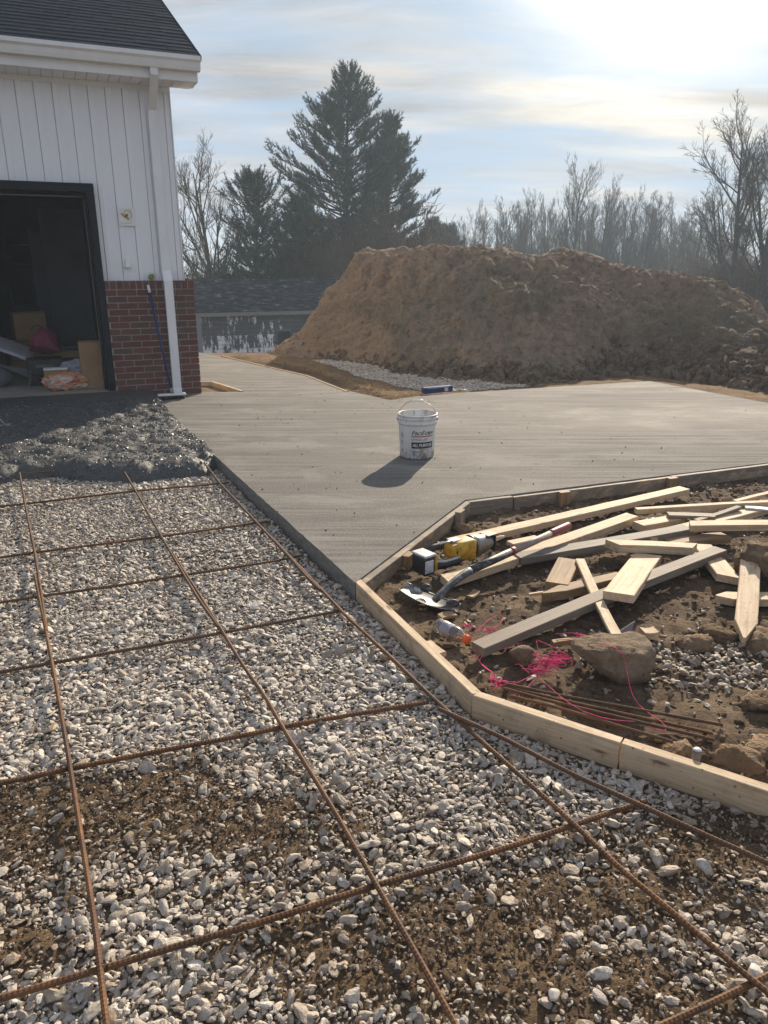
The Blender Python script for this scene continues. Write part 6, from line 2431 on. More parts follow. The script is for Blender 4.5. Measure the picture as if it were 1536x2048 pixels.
def build_rebar():
    zl, zt = -0.046, -0.060
    rebar('far half of the leftmost lengthwise rebar, ending in the wet concrete', [(39, 946), (55, 1035), (69, 1102), (83, 1191), (93, 1262)], zl, zs=[-0.02, zl, zl, zl, zl])
    rebar('near half of the leftmost lengthwise rebar, running out of view at the bottom', [(69, 1150), (88, 1243), (104, 1326), (120, 1415), (140, 1532), (165, 1690), (190, 1850), (216, 2075)], zl)
    rebar('far half of the middle lengthwise rebar, leaving the wet concrete', [(238, 926), (270, 980), (323, 1074), (367, 1149), (400, 1203), (437, 1254)], zl, zs=[-0.005, zl, zl, zl, zl, zl])
    rebar('near half of the middle lengthwise rebar, crossing the whole gravel bed', [(345, 1106), (400, 1192), (441, 1257), (485, 1330), (534, 1398), (563, 1452), (618, 1539), (676, 1634), (749, 1764), (788, 1830), (839, 1918), (925, 2075)], zl)
    rebar('far half of the right lengthwise rebar, beside the slab edge', [(408, 925), (438, 965), (514, 1046), (581, 1117), (610, 1150), (640, 1180)], zl, zs=[-0.01, zl, zl, zl, zl, zl])
    rebar('near half of the right lengthwise rebar, passing the form board bend', [(548, 1080), (610, 1145), (652, 1189), (680, 1220), (719, 1257), (798, 1330), (866, 1397), (926, 1449), (1000, 1515), (1147, 1646), (1244, 1742), (1349, 1826), (1454, 1920), (1580, 2020)], zl)
    rebar('branching rebar that runs along the front form board', [(876, 1417), (1000, 1472), (1147, 1550), (1272, 1606), (1384, 1658), (1536, 1726), (1640, 1775)], zl + 0.012)
    rebar('crosswise rebar nearest the wet concrete', [(-120, 1024), (0, 1013), (47, 1008), (270, 982), (400, 971), (459, 965)], zt)
    rebar('second crosswise rebar from the wet concrete', [(-120, 1135), (0, 1115), (69, 1105), (323, 1073), (400, 1062), (511, 1046), (541, 1043)], zt)
    rebar('third crosswise rebar, with its tip under the stones by the slab', [(-120, 1226), (0, 1205), (83, 1192), (224, 1173), (367, 1150), (480, 1133), (556, 1121), (575, 1117), (607, 1110)], zt, zs=[zt] * 6 + [zt - 0.004, zt - 0.02, zt - 0.004])
    rebar('fourth crosswise rebar, ending at the right lengthwise bar', [(-120, 1366), (0, 1344), (104, 1326), (360, 1281), (446, 1265), (682, 1221)], zt)
    rebar('fifth crosswise rebar, dark left end, before the muddy patch', [(-120, 1593), (0, 1567), (135, 1538), (330, 1500), (520, 1465), (561, 1454), (700, 1430), (857, 1404)], zt, r=0.0072)
    rebar('sixth crosswise rebar, across the muddy foreground', [(-120, 2033), (0, 1997), (203, 1938), (350, 1893), (500, 1852), (750, 1771), (1020, 1694), (1147, 1650), (1292, 1602)], zt, r=0.0072)
    rebar('short crosswise rebar piece at the bottom right corner', [(1290, 2066), (1331, 2048), (1420, 2008), (1506, 1966), (1600, 1920)], zt, r=0.0072)
    rebar('short rebar stub poking sideways from the wet concrete', [(44, 948), (107, 942)], -0.03)
    g = 'loose rebar behind the form board'
    rebar('farthest bar of the loose rebar bundle on the soil', [(985, 1362), (1100, 1387), (1446, 1450)], -0.045, r=0.0052, group=g)
    rebar('second bar of the loose rebar bundle on the soil', [(990, 1368), (1100, 1395), (1426, 1467)], -0.050, r=0.0052, group=g)
    rebar('third bar of the loose rebar bundle, close to the second', [(1005, 1376), (1100, 1402), (1430, 1480)], -0.048, r=0.0052, group=g)
    rebar('nearest bar of the loose rebar bundle, dark and bent', [(1020, 1392), (1100, 1410), (1210, 1444), (1346, 1484)], -0.045, r=0.0052, group=g)
    # twisted wire ties at crossings
    for i, (px, py) in enumerate(((69, 1104), (83, 1191), (323, 1073), (367, 1149), (446, 1263), (680, 1221), (140, 1537), (562, 1453), (858, 1403), (203, 1938), (750, 1769), (1147, 1648), (1275, 1605))):
        q = at(px, py, -0.052)
        th = np.linspace(0, 2 * math.pi * 1.9, 30)
        pts = np.stack([0.011 * np.cos(th), np.linspace(-0.006, 0.006, 30), 0.011 * np.sin(th)], 1)
        pts = np.concatenate([pts, pts[-1] + np.array([[0.004, 0.006, 0.008], [0.010, 0.012, 0.012], [0.016, 0.012, 0.016]])])
        o = MB().tube(pts, 0.0011, 4).build('tie_wire', MAT['dark_wire'], None, q, (0, 0, 0.7 + i))
        tag(o, 'dark twisted wire tie at a crossing of the rebar grid', 'tie wire', 'wire ties of the rebar grid')


build_rebar()


# ------------------------------------------------------------------ bucket with print
def text_verts(body, size, shear=0.0, space=1.0):
    cu = bpy.data.curves.new('txt', 'FONT')
    cu.body = body
    cu.size = size
    cu.shear = shear
    cu.space_character = space
    cu.resolution_u = 2
    cu.align_x = 'LEFT'
    ob = bpy.data.objects.new('txt', cu)
    COL.objects.link(ob)
    dg = bpy.context.evaluated_depsgraph_get()
    me = bpy.data.meshes.new_from_object(ob.evaluated_get(dg))
    v = np.array([q.co[:] for q in me.vertices])
    f = [list(p.vertices) for p in me.polygons]
    bpy.data.objects.remove(ob)
    bpy.data.curves.remove(cu)
    bpy.data.meshes.remove(me)
    return v, f


def wrap(v, R0, x0, z0, slope=0.0, lift=0.0012, a0=0.0):
    """lay flat lettering round an upright cylinder; x grows to the right when seen from -y"""
    v = np.asarray(v, float)
    x = v[:, 0] + x0
    z = v[:, 1] + z0
    r = R0 + slope * z + lift + (v[:, 2] if v.shape[1] > 2 else 0)
    th = -math.pi / 2 + a0 + x / R0
    return np.stack([r * np.cos(th), r * np.sin(th), z], 1)


def strip(x0, x1, z0, z1, n=14):
    xs = np.linspace(x0, x1, n)
    v = [(x, z, 0) for z in (z0, z1) for x in xs]
    return np.array(v), [(i, i + 1, n + i + 1, n + i) for i in range(n - 1)]


def build_bucket():
    c = at(834, 913, 0.0)
    c = np.array([c[0], c[1] + 0.02, 0.001])
    e = empty('bucket', c, (0, 0, 0.0))
    tag(e, 'white plastic joint compound bucket with black print standing on the slab', 'bucket')
    R0, R1, H = 0.131, 0.146, 0.335
    sl = (R1 - R0) / H
    prof = [(0.0, 0.004), (0.120, 0.004), (0.126, 0.0), (R0, 0.008), (R0 + sl * 0.25, 0.25), (R0 + sl * 0.25 + 0.001, 0.262), (R0 + sl * 0.26 + 0.009, 0.264), (R0 + sl * 0.26 + 0.010, 0.282),
            (R0 + sl * 0.28 + 0.001, 0.284), (R0 + sl * 0.28 + 0.001, 0.300), (R0 + sl * 0.30 + 0.009, 0.302), (R0 + sl * 0.30 + 0.009, 0.308), (R0 + sl * 0.30 + 0.002, 0.310),
            (R1 + 0.001, 0.324), (R1 + 0.006, 0.327), (R1 + 0.007, 0.333), (R1 + 0.002, H), (R1 - 0.004, H - 0.002), (R1 - 0.005, 0.32), (R0 - 0.004, 0.02), (0.0, 0.014)]
    MB().lathe(prof, 56).build('pail_body', MAT['pail'], e)
    # handle: ears, wire bail leaning back, grip
    th = np.linspace(0, math.pi, 26)
    back = R(52)
    rr = R1 + 0.004
    bail = np.stack([-rr * np.cos(th), 0.155 * np.sin(th) * math.cos(back), 0.292 + 0.155 * np.sin(th) * math.sin(back)], 1)
    MB().tube(bail, 0.0022, 6).build('handle', MAT['wire'], e)
    MB().tube(bail[10:16], 0.0095, 8).build('handle_grip', MAT['broom_white'], e)
    for s in (-1, 1):
        MB().tube([(s * (R1 - 0.004), 0, 0.292), (s * (R1 + 0.012), 0, 0.292)], 0.013, 10).build('ear', MAT['pail'], e)
    a0 = R(17)
    W = 0.168
    ink = MB()
    # small capitals with larger P and F
    x = -W / 2
    for part, size in (('P', 0.047), ('RO', 0.037), ('F', 0.047), ('ORM', 0.037)):
        v, f = text_verts(part, size, 0.28, 0.92)
        wd = v[:, 0].max() - v[:, 0].min()
        v[:, 0] -= v[:, 0].min()
        k = {'P': 0.024, 'RO': 0.048, 'F': 0.024, 'ORM': 0.072}[part] / wd
        v[:, 0] *= k * 0.98
        for dx in (0.0, 0.0014):
            ink.add(wrap(v + np.array([dx, 0, 0]), R0, x, 0.190, sl, 0.0010 + dx * 0.05, a0), f)
        x += wd * k
    v, f = strip(-W / 2 - 0.002, W / 2, 0.088, 0.136)
    ink.add(wrap(v, R0, 0, 0, sl, 0.0010, a0), f)
    ink.build('print', MAT['ink'], e)
    red = MB()
    v, f = strip(-W / 2 - 0.004, W / 2 - 0.002, 0.176, 0.183)
    red.add(wrap(v, R0, 0, 0, sl, 0.0010, a0), f)
    red.build('red_underline', MAT['ink_red'], e)
    wt = MB()
    v, f = text_verts('ALL PURPOSE', 0.034, 0.22, 0.85)
    v[:, 0] -= v[:, 0].min()
    v[:, 0] *= (W - 0.012) / v[:, 0].max()
    for dx in (0.0, 0.0012):
        wt.add(wrap(v + np.array([dx, 0, 0]), R0, -W / 2 + 0.004, 0.101, sl, 0.0017 + dx * 0.05, a0), f)
    wt.build('white_lettering', MAT['ink_white'], e)
    gr = MB()
    r = np.random.default_rng(5)
    for (z0, x0, x1, n) in ((0.157, -0.084, 0.045, 24), (0.150, -0.084, 0.03, 20), (0.076, -0.0, 0.084, 16), (0.062, -0.084, -0.02, 14), (0.056, -0.084, -0.03, 12)):
        xx = np.linspace(x0, x1, n)
        for k in range(n - 1):
            if r.uniform() < 0.82:
                v, f = strip(xx[k], xx[k] + (xx[1] - xx[0]) * 0.75, z0, z0 + 0.0042, 2)
                gr.add(wrap(v, R0, 0, 0, sl, 0.0010, a0), f)
    for (x0, z0, z1) in ((-0.076, 0.03, 0.052), (-0.070, 0.03, 0.052), (-0.066, 0.03, 0.052), (-0.060, 0.03, 0.052)):
        v, f = strip(x0, x0 + 0.0032, z0, z1, 2)
        gr.add(wrap(v, R0, 0, 0, sl, 0.0010, a0), f)
    for (x0, z0, z1) in ((-0.175, 0.165, 0.20), (-0.175, 0.115, 0.14), (-0.178, 0.05, 0.075)):
        v, f = strip(x0, x0 + 0.010, z0, z1, 2)
        gr.add(wrap(v, R0, 0, 0, sl, 0.0010, a0), f)
    gr.build('fine_print', MAT['ink_grey'], e)


build_bucket()


# ------------------------------------------------------------------ tools and litter
def build_saw():
    p0, p1 = at(846, 1137, -0.03), at(1008, 1086, -0.03)
    M, L = oriented(p0, p1)
    e = empty('reciprocating_saw', (0, 0, 0))
    e.matrix_world = Matrix.Translation((0, 0, 0.035)) @ M
    tag(e, 'yellow and black cordless reciprocating saw lying beside the long pine board', 'saw')
    k = L / 0.47
    e.scale = (k, k, k)
    Y, B, G, S = MAT['yellow'], MAT['black'], MAT['grey_metal'], MAT['bright_metal']
    # battery
    MB().box((-0.028, -0.045, -0.045), (0.028, 0.040, 0.030), ch=0.006).build('battery', B, e)
    MB().box((-0.031, -0.052, -0.030), (0.012, -0.0455, 0.022), ch=0.002).build('battery_label', MAT['pale_label'], e)
    MB().box((-0.026, -0.043, 0.0305), (0.036, 0.045, 0.040), ch=0.003).build('battery_top', MAT['pale_label'], e)
    MB().box((0.0285, -0.042, -0.036), (0.044, 0.036, 0.032), ch=0.004).build('battery_base', Y, e)
    # D handle: two bars and a hoop
    MB().tube([(0.045, 0.030, 0.022), (0.09, 0.036, 0.030), (0.135, 0.032, 0.030), (0.175, 0.018, 0.022)], [0.017, 0.015, 0.016, 0.020], 10).build('handle', B, e)
    MB().tube([(0.045, -0.028, -0.020), (0.09, -0.034, -0.026), (0.15, -0.034, -0.026), (0.205, -0.022, -0.020)], [0.017, 0.014, 0.014, 0.017], 10).build('lower_grip', B, e)
    MB().tube([(0.05, -0.030, -0.002), (0.09, -0.038, -0.008), (0.16, -0.038, -0.008), (0.20, -0.028, -0.002)], 0.006, 6).build('grip_inlay', MAT['pale_label'], e)
    # yellow motor housing, rounded block with vents
    v, f = ICO[3]
    q = np.sign(v) * np.abs(v) ** 0.6
    body = MB().add(q * np.array([0.075, 0.046, 0.046]) + np.array([0.215, 0.0, 0.006]), f, 0, True)
    body.box((0.13, -0.036, -0.010), (0.19, 0.034, 0.044), ch=0.010)
    body.box((0.215, -0.048, -0.040), (0.258, -0.012, -0.004), ch=0.008)
    bo = body.build('motor_housing', Y, e)
    for i in range(5):
        MB().box((0.150 + i * 0.011, -0.0385, 0.008), (0.156 + i * 0.011, -0.0365, 0.020)).build('vent', B, bo)
    # nose
    MB().tube([(0.262, 0, 0.006), (0.285, 0, 0.006), (0.30, 0, 0.005), (0.365, 0, 0.002), (0.375, 0, 0.002)], [0.047, 0.045, 0.040, 0.034, 0.030], 18).build('nose', G, e)
    MB().tube([(0.256, 0, 0.006), (0.266, 0, 0.006)], 0.049, 18).build('collar', B, e)
    sh = MB()
    sh.box((0.378, -0.034, -0.036), (0.384, 0.034, 0.034), ch=0.002)
    sh.box((0.340, -0.028, 0.0345), (0.400, 0.028, 0.040), ch=0.002)
    sh.build('shoe', B, e)
    MB().prism([(0.385, -0.012), (0.47, -0.004), (0.47, 0.006), (0.44, 0.012), (0.385, 0.010)], 1, -0.0009, 0.0009).build('saw_blade', S, e)
    MB().tube([(0.105, 0.02, 0.046), (0.13, 0.012, 0.050), (0.16, 0.0, 0.052)], 0.004, 6).build('hanging_hook', S, e)
    MB().box((0.155, -0.01, 0.048), (0.205, 0.03, 0.0535), ch=0.002).build('top_pad', MAT['pale_label'], e)


build_saw()


def build_shovel():
    e = empty('shovel', at(880, 1195, -0.05))
    tag(e, 'round shovel with black and grey shaft and red grip end on the lumber', 'shovel')
    o0 = np.array(e.location)
    neck = at(870, 1200, -0.045) - o0
    bend = at(921, 1150, 0.012) - o0
    end = at(1140, 1050, 0.045) - o0
    d = end - bend
    pts1 = [bend + d * t for t in np.linspace(0, 0.36, 6)]
    MB().tube(catmull([neck, neck + (bend - neck) * 0.5 + [0, 0, 0.004], bend, bend + d * 0.08], 0.02), np.linspace(0.017, 0.0195, len(catmull([neck, neck + (bend - neck) * 0.5 + [0, 0, 0.004], bend, bend + d * 0.08], 0.02))), 12).build('socket', MAT['shovel_steel'], e)
    MB().tube([bend + d * 0.075, bend + d * 0.42], [0.0200, 0.0200], 12).build('shaft_sleeve', MAT['shaft_black'], e)
    MB().tube([bend + d * 0.42, bend + d * 0.455], [0.0206, 0.0206], 12).build('sleeve_ring', MAT['red_grip'], e)
    MB().tube([bend + d * 0.455, bend + d * 0.80], [0.0188, 0.0185], 12).build('shaft', MAT['shaft_wood'], e)
    MB().tube([bend + d * 0.80, bend + d * 0.81, bend + d * 0.985, bend + d], [0.0215, 0.0222, 0.021, 0.012], 12).build('grip', MAT['red_grip'], e)
    # dished blade
    A = at(797, 1177, -0.012) - o0
    B = at(910, 1221, -0.050) - o0
    ax = B - A
    L = np.linalg.norm(ax)
    ax = ax / L
    up = np.array([0.06, 0.30, 0.95])
    up /= np.linalg.norm(up)
    pr = np.cross(up, ax)                     # away from the camera side
    pr /= np.linalg.norm(pr)
    if pr[1] < 0:
        pr = -pr
    nu, nv = 26, 14
    V = []
    for j in range(nv):
        for i in range(nu):
            s, t = i / (nu - 1), j / (nv - 1)
            wv = 0.150 * (0.35 + 0.65 * math.sin(math.pi * min(1, max(0, 0.08 + s * 0.9))) ** 0.6)
            yy = t * wv
            dish = -0.018 * math.sin(math.pi * s) - 0.012 * math.sin(math.pi * t) + 0.022 * t * t
            V.append(A + ax * L * s + pr * (yy - 0.01 - 0.012 * math.sin(math.pi * s)) + up * dish)
    V = np.array(V)
    F = [(j * nu + i, j * nu + i + 1, (j + 1) * nu + i + 1, (j + 1) * nu + i) for j in range(nv - 1) for i in range(nu - 1)]
    n = len(V)
    b = MB().add(np.concatenate([V, V - up * 0.0025]), F + [tuple(n + q for q in f[::-1]) for f in F], 0, True)
    rim = [i for i in range(nu)] + [j * nu + nu - 1 for j in range(1, nv)] + [(nv - 1) * nu + i for i in range(nu - 2, -1, -1)] + [j * nu for j in range(nv - 2, 0, -1)]
    b.tube(V[rim + [rim[0]]], 0.0022, 5)
    b.build('blade', MAT['shovel_steel'], e)
    # rolled foot rests either side of the socket
    for (px, py, sx) in ((852, 1176, 0.045), (905, 1207, 0.05)):
        q = at(px, py, -0.025) - o0
        vv, ff = ICO[2]
        MB().add(vv * np.array([sx * 0.62, 0.012, 0.022]) + q, ff, 0, True).build('foot_rest', MAT['shaft_black'], e)


build_shovel()


def build_bottle():
    p0, p1 = at(874, 1249, -0.035), at(938, 1281, -0.040)
    M, L = oriented(p0, p1)
    e = empty('drink_bottle', (0, 0, 0))
    e.matrix_world = M
    tag(e, 'clear plastic drink bottle with orange cap lying on the soil', 'bottle')
    k = L / 0.205
    e.scale = (k,) * 3
    rot = Matrix.Rotation(R(90), 4, 'Y')

    def lx(prof, n=28):
        b = MB().lathe(prof, n)
        b.v = [np.array([(rot @ Vector(q))[:] for q in a]) for a in b.v]
        return b
    lx([(0.0, 0.004), (0.024, 0.0), (0.034, 0.006), (0.0365, 0.016), (0.0355, 0.022), (0.0365, 0.028), (0.0365, 0.060), (0.034, 0.075), (0.0345, 0.095), (0.0365, 0.108), (0.0365, 0.135), (0.030, 0.155), (0.021, 0.168), (0.018, 0.173), (0.018, 0.178),
        (0.0168, 0.178), (0.0168, 0.173), (0.0195, 0.167), (0.0285, 0.154), (0.035, 0.134), (0.035, 0.108), (0.033, 0.095), (0.0325, 0.075), (0.035, 0.06), (0.035, 0.017), (0.032, 0.0075), (0.0, 0.006)]).build('bottle_body', MAT['bottle'], e)
    lx([(0.0372, 0.046), (0.0372, 0.062), (0.0350, 0.076), (0.0353, 0.094), (0.0372, 0.106), (0.0372, 0.108), (0.0366, 0.108), (0.0366, 0.046), (0.0372, 0.046)]).build('label_sleeve', MAT['bottle_label'], e)
    cap = lx([(0.0, 0.203), (0.0195, 0.203), (0.0215, 0.200), (0.0218, 0.181), (0.0205, 0.177), (0.0175, 0.177)])
    for i in range(24):
        t = i * 2 * math.pi / 24
        cap.tube([(0.180, 0.0219 * math.cos(t), 0.0219 * math.sin(t)), (0.200, 0.0216 * math.cos(t), 0.0216 * math.sin(t))], 0.0012, 4)
    cap.build('cap', MAT['orange'], e)
    # last of the drink, pooled on the low side
    n = 20
    V, F = [], []
    for j, x in enumerate(np.linspace(0.09, 0.16, 8)):
        rr = 0.0325 if x < 0.135 else 0.0325 - (x - 0.135) * 0.5
        for i in range(9):
            a = R(210) + R(120) * i / 8
            V.append((x, rr * math.cos(a), rr * math.sin(a)))
    for j in range(7):
        for i in range(8):
            F.append((j * 9 + i, j * 9 + i + 1, (j + 1) * 9 + i + 1, (j + 1) * 9 + i))
        F.append((j * 9, (j + 1) * 9, (j + 1) * 9 + 8, j * 9 + 8))
    MB().add(V, F, 0, True).build('drink', MAT['drink'], e)
    # big letter G round the body
    v, f = text_verts('G', 0.05, 0.0)
    v[:, 0] -= (v[:, 0].max() + v[:, 0].min()) / 2
    v[:, 1] -= (v[:, 1].max() + v[:, 1].min()) / 2
    ang = v[:, 0] / 0.0372 + R(-128) + 0.0
    # letters read along the bottle's girth facing the viewer
    x = 0.060 + v[:, 1] * 0.7
    a = R(215) + v[:, 0] / 0.0372
    q = np.stack([x, 0.0385 * np.cos(a), 0.0385 * np.sin(a)], 1)
    MB().add(q, f).build('letter', MAT['ink_white'], e)


build_bottle()


def build_string():
    r = np.random.default_rng(12)
    e = empty('pink_string', at(1080, 1330, -0.07))
    tag(e, 'tangled bright pink mason string strewn around the big rock', 'string')
    o0 = np.array(e.location)

    def soft(pts, step=0.006):
        p = catmull([at(a, b, z) for a, b, z in pts], step)
        return p - o0
    loose = MB()
    S = 0.0013
    paths = [
        [(938, 1280, -.06), (952, 1270, -.03), (955, 1283, -.05), (948, 1290, -.06), (944, 1313, -.06), (962, 1330, -.06), (985, 1345, -.05)],
        [(930, 1275, -.05), (960, 1262, -.04), (968, 1245, -.035), (985, 1232, -.035), (1003, 1222, -.04), (1015, 1230, -.045), (1014, 1243, -.05), (1000, 1250, -.05), (985, 1256, -.045), (975, 1262, -.05), (960, 1283, -.05)],
        [(955, 1256, -.04), (975, 1258, -.045), (1000, 1254, -.045), (998, 1262, -.05)],
        [(1073, 1282, -.0), (1076, 1300, -.02), (1082, 1320, -.04), (1078, 1335, -.05)],
        [(1075, 1280, 0.0), (1100, 1292, -.03), (1125, 1300, -.03), (1138, 1312, -.03)],
        [(941, 1315, -.06), (960, 1312, -.06), (990, 1305, -.06), (1020, 1290, -.05), (1050, 1284, -.045)],
        [(985, 1345, -.05), (972, 1338, -.05), (962, 1332, -.06), (942, 1318, -.06), (950, 1313, -.06), (965, 1311, -.06)],
        [(1078, 1340, -.05), (1068, 1345, -.05), (1045, 1366, -.05), (1030, 1372, -.05), (1012, 1373, -.05)],
        [(1074, 1352, -.05), (1062, 1372, -.05), (1050, 1385, -.05), (1028, 1390, -.05)],
        [(1072, 1350, -.05), (1095, 1370, -.05), (1110, 1384, -.04), (1130, 1402, -.04), (1150, 1418, -.035), (1175, 1428, -.035), (1215, 1444, -.04), (1270, 1443, -.04)],
        [(985, 1344, -.05), (975, 1355, -.05), (962, 1358, -.05), (975, 1370, -.05), (995, 1372, -.045)],
        [(1150, 1290, 0.02), (1180, 1282, 0.045), (1210, 1286, 0.06), (1240, 1290, 0.065), (1253, 1296, 0.07), (1255, 1310, 0.055), (1253, 1340, -.0), (1256, 1365, -.03), (1262, 1395, -.045), (1268, 1408, -.05), (1290, 1424, -.045),
         (1312, 1440, -.04), (1335, 1440, -.04), (1347, 1452, -.045), (1345, 1470, -.05), (1338, 1477, -.05), (1320, 1468, -.05), (1298, 1452, -.05)],
        [(1030, 1330, -.05), (1034, 1322, -.045), (1050, 1320, -.045), (1038, 1318, -.04), (1034, 1332, -.05), (1045, 1345, -.05), (1060, 1348, -.05)],
        [(1110, 1268, -.04), (1140, 1262, -.03), (1168, 1264, -.02), (1180, 1270, -.01), (1175, 1282, 0.0), (1155, 1285, 0.01)],
        [(1112, 1280, -.04), (1135, 1274, -.03), (1155, 1277, -.02), (1170, 1290, 0.01)],
    ]
    for p in paths:
        loose.tube(soft(p), S, 5)
    loose.build('loose_strand', MAT['pink'], e)
    tang = MB()

    def knot(cx, cy, z, rad, n, seed, flat=0.35):
        q = np.random.default_rng(seed)
        c = at(cx, cy, z) - o0
        pts = [c + q.normal(0, rad, 3) * np.array([1.25, 0.8, flat]) for _ in range(n)]
        p = np.array(pts)
        p[:, 2] = np.maximum(p[:, 2], c[2] - rad * 0.3)
        t = np.linspace(0, n - 1, n * 9)
        # closed smooth loops through random points
        out = []
        for k in range(3):
            out.append(np.interp(t, np.arange(n), p[:, k]))
        pp = np.stack(out, 1)
        for _ in range(4):
            pp[1:-1] = (pp[:-2] + pp[1:-1] * 2 + pp[2:]) / 4
        for _ in range(6):
            pp[2:-2] = (pp[:-4] + pp[1:-3] + pp[2:-2] + pp[3:-1] + pp[4:]) / 5
        tang.tube(pp, S, 4)
    knot(1092, 1328, -0.035, 0.030, 60, 1)
    knot(1105, 1322, -0.030, 0.034, 50, 2)
    knot(1078, 1340, -0.040, 0.022, 34, 3)
    knot(1120, 1312, -0.030, 0.022, 30, 4)
    knot(938, 1252, -0.035, 0.014, 24, 5)
    knot(980, 1260, -0.045, 0.016, 18, 6)
    knot(1166, 1272, -0.005, 0.018, 34, 7)
    knot(1000, 1366, -0.045, 0.020, 30, 8)
    knot(990, 1358, -0.045, 0.020, 20, 9)
    tang.build('tangle', MAT['pink'], e)


build_string()


def build_rocks():
    # big tan rock with a beak to the left
    L_, Rr = at(1136, 1300, -0.02), at(1318, 1330, -0.03)
    c = at(1238, 1352, -0.06)
    v, f = ICO[4]
    v = np.sign(v) * np.abs(v) ** 0.72
    v = v / np.abs(v).max()
    beak = np.clip((-v[:, 0] - 0.05) / 0.95, 0, 1) ** 0.8
    top = 0.62 + 0.06 * v[:, 0]
    v[:, 2] = np.where(v[:, 2] > top, top + (v[:, 2] - top) * 0.2, v[:, 2])
    v[:, 2] = v[:, 2] * (1 - 0.74 * beak) + 0.44 * beak
    v[:, 0] = v[:, 0] - 0.42 * beak
    v[:, 1] *= 1 - 0.35 * beak
    w1, w2 = worley(v * 2.6, 5)
    nrm = v / np.linalg.norm(v, axis=1)[:, None]
    w3, w4 = worley(v * 5.5, 6)
    v = v + nrm * (0.14 * fbm(v * 1.7, 4, 78) + 0.20 * (np.clip(w2 - w1, 0, 0.5) - 0.2) + 0.12 * (np.clip(w4 - w3, 0, 0.4) - 0.18) + 0.06 * fbm(v * 7, 3, 79) + 0.04 * fbm(v * 18, 2, 80))[:, None]
    Q = v * np.array([0.128, 0.10, 0.098])
    o = MB().add(Q, f, 0, True).build('rock', MAT['rock'], None, (c[0] + 0.012, c[1] + 0.065, -0.018), (0, 0, -0.08))
    tag(o, 'big tan rock with a beak, pink string draped over it', 'rock')

    def rk(lab, px, py, z, s, seed, mat, name='rock', cat='rock', amp=0.25, cuts=5, group=None):
        q = at(px, py, z)
        if mat == 'clod':
            q = q - np.array([0, 0, 0.45 * s[2]])
            s = (s[0] * 1.05, s[1] * 1.1, s[2] * 0.95)
            v, f = rock_verts(4, seed, (1, 1, 1), 0.28, 1.5, 3, 5)
            w1, w2 = worley(v * 2.8 + seed, seed)
            w3, w4 = worley(v * 6.5 + seed, seed + 3)
            v = v * (1 + 0.30 * (np.clip(w2 - w1, 0, 0.45) - 0.2) + 0.22 * (np.clip(w4 - w3, 0, 0.4) - 0.18) + 0.06 * fbm(v * 14, 3, seed))[:, None] * np.array(s)
        else:
            v, f = rock_verts(3, seed, s, amp, 1.5, cuts, 5)
        o = MB().add(v, f, 0, True).build(name, MAT[mat], None, q, (0, 0, seed * 0.7))
        tag(o, lab, cat, group)
    rk('small grey rock caught in the pink string', 1044, 1312, -0.055, (0.058, 0.045, 0.040), 5, 'rock')
    g = 'soil clods on the bare soil'
    rk('large soil clod behind the pointed stakes at the right edge', 1530, 1108, 0.05, (0.15, 0.12, 0.12), 6, 'clod', 'soil_clod', 'soil clod', 0.4, 3, g)
    rk('dark clod low at the right edge below the flat stake', 1520, 1276, -0.05, (0.095, 0.075, 0.06), 7, 'clod', 'soil_clod', 'soil clod', 0.4, 3, g)
    rk('flat clod below the tip of the broad stake', 1440, 1262, -0.06, (0.085, 0.06, 0.04), 8, 'clod', 'soil_clod', 'soil clod', 0.4, 3, g)
    rk('brown clod in the open soil above the gravel patch', 1395, 1282, -0.055, (0.075, 0.055, 0.045), 9, 'clod', 'soil_clod', 'soil clod', 0.4, 3, g)
    rk('clod at the right edge beside the loose rebar', 1525, 1398, -0.055, (0.075, 0.06, 0.05), 10, 'clod', 'soil_clod', 'soil clod', 0.4, 3, g)
    rk('clod sitting at the right end of the loose rebar', 1442, 1465, -0.06, (0.035, 0.03, 0.028), 11, 'clod', 'soil_clod', 'soil clod', 0.4, 3, g)
    rk('crumbly clod behind the right form board near the pin', 1480, 1515, -0.05, (0.075, 0.06, 0.045), 12, 'clod', 'soil_clod', 'soil clod', 0.45, 2, g)
    rk('crumbly clod left of the round pin', 1355, 1492, -0.06, (0.055, 0.04, 0.03), 13, 'clod', 'soil_clod', 'soil clod', 0.45, 2, g)
    rk('clod at the right edge above the form board end', 1530, 1490, -0.05, (0.06, 0.05, 0.045), 14, 'clod', 'soil_clod', 'soil clod', 0.45, 2, g)
    rk('clod under the diagonal form near the tan stake', 950, 1075, -0.06, (0.075, 0.05, 0.04), 15, 'clod', 'soil_clod', 'soil clod', 0.45, 2, g)
    rk('clod at the foot of the concrete covered stake', 925, 1052, -0.06, (0.06, 0.05, 0.04), 16, 'clod', 'soil_clod', 'soil clod', 0.45, 2, g)
    g2 = 'standout stones in the gravel'
    rk('large pale squarish stone in the gravel at the right, below the branching rebar', 1407, 1732, -0.072, (0.024, 0.020, 0.018), 21, 'pale_rock', 'gravel_stone', 'stone', 0.12, 9, g2)
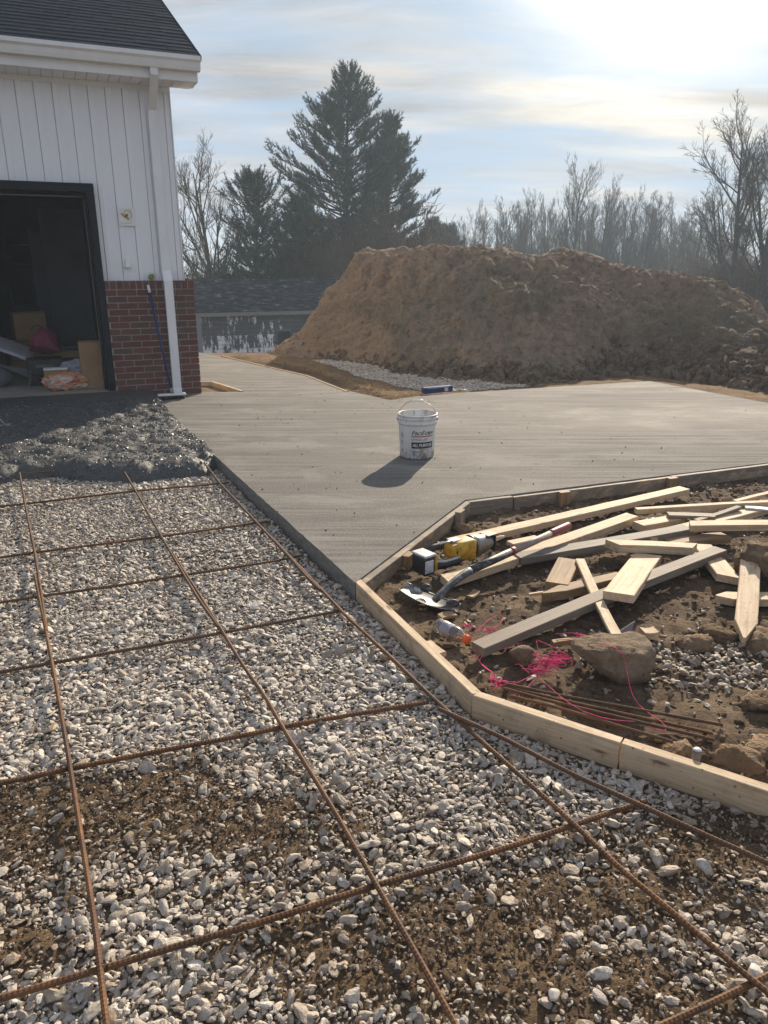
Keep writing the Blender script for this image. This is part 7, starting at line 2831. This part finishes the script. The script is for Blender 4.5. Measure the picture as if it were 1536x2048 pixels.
    rk('white stone beside the right lengthwise rebar just below its crossing', 1203, 1690, -0.075, (0.012, 0.026, 0.010), 22, 'pale_rock', 'gravel_stone', 'stone', 0.12, 9, g2)
    rk('pale pointed stone in the mud left of the middle lengthwise rebar', 648, 1682, -0.072, (0.014, 0.012, 0.014), 23, 'pale_rock', 'gravel_stone', 'stone', 0.12, 9, g2)
    rk('pale stone near the bottom edge below the sixth crosswise rebar', 1108, 1990, -0.070, (0.017, 0.013, 0.013), 24, 'pale_rock', 'gravel_stone', 'stone', 0.12, 9, g2)
    # blue case lying at the far slab edge
    q0, q1 = at(846, 789, 0.0), at(903, 784, 0.0)
    M, L = oriented((q0[0], q0[1] + 0.05, 0.002), (q1[0], q1[1] + 0.05, 0.002))
    e = empty('blue_case', (0, 0, 0))
    e.matrix_world = M
    tag(e, 'small dark blue case with a pale patch lying at the far slab edge', 'case')
    MB().box((0, -0.04, 0), (L, 0.04, 0.068), ch=0.008).build('case_body', MAT['blue'], e)
    MB().box((L * 0.70, -0.043, 0.012), (L * 0.82, -0.0405, 0.056)).build('patch', MAT['pale_label'], e)
    MB().box((L * 0.1, -0.0425, 0.058), (L * 0.72, -0.0405, 0.062)).build('edge_line', MAT['pale_label'], e)


MAT['pale_rock'] = plain('pale_limestone', (0.44, 0.405, 0.355), 0.8, 0.3, var=0.35, scale=90)
build_rocks()


# ------------------------------------------------------------------ the hazy air against the light
def build_haze():
    o = MB().box((-720, -720, -6.5), (720, 725, 15.5)).build('haze', None)
    m = bpy.data.materials.new('haze_air')
    m.use_nodes = True
    nt = m.node_tree
    nt.nodes.clear()
    out = nt.nodes.new('ShaderNodeOutputMaterial')
    v = nt.nodes.new('ShaderNodeVolumePrincipled')
    v.inputs['Color'].default_value = (0.70, 0.85, 1.0, 1)
    v.inputs['Density'].default_value = HAZE
    v.inputs['Anisotropy'].default_value = 0.15
    nt.links.new(v.outputs[0], out.inputs['Volume'])
    o.data.materials.append(m)
    o['kind'] = 'stuff'
    o['label'] = 'thin bright haze in the air towards the low sun'


build_haze()
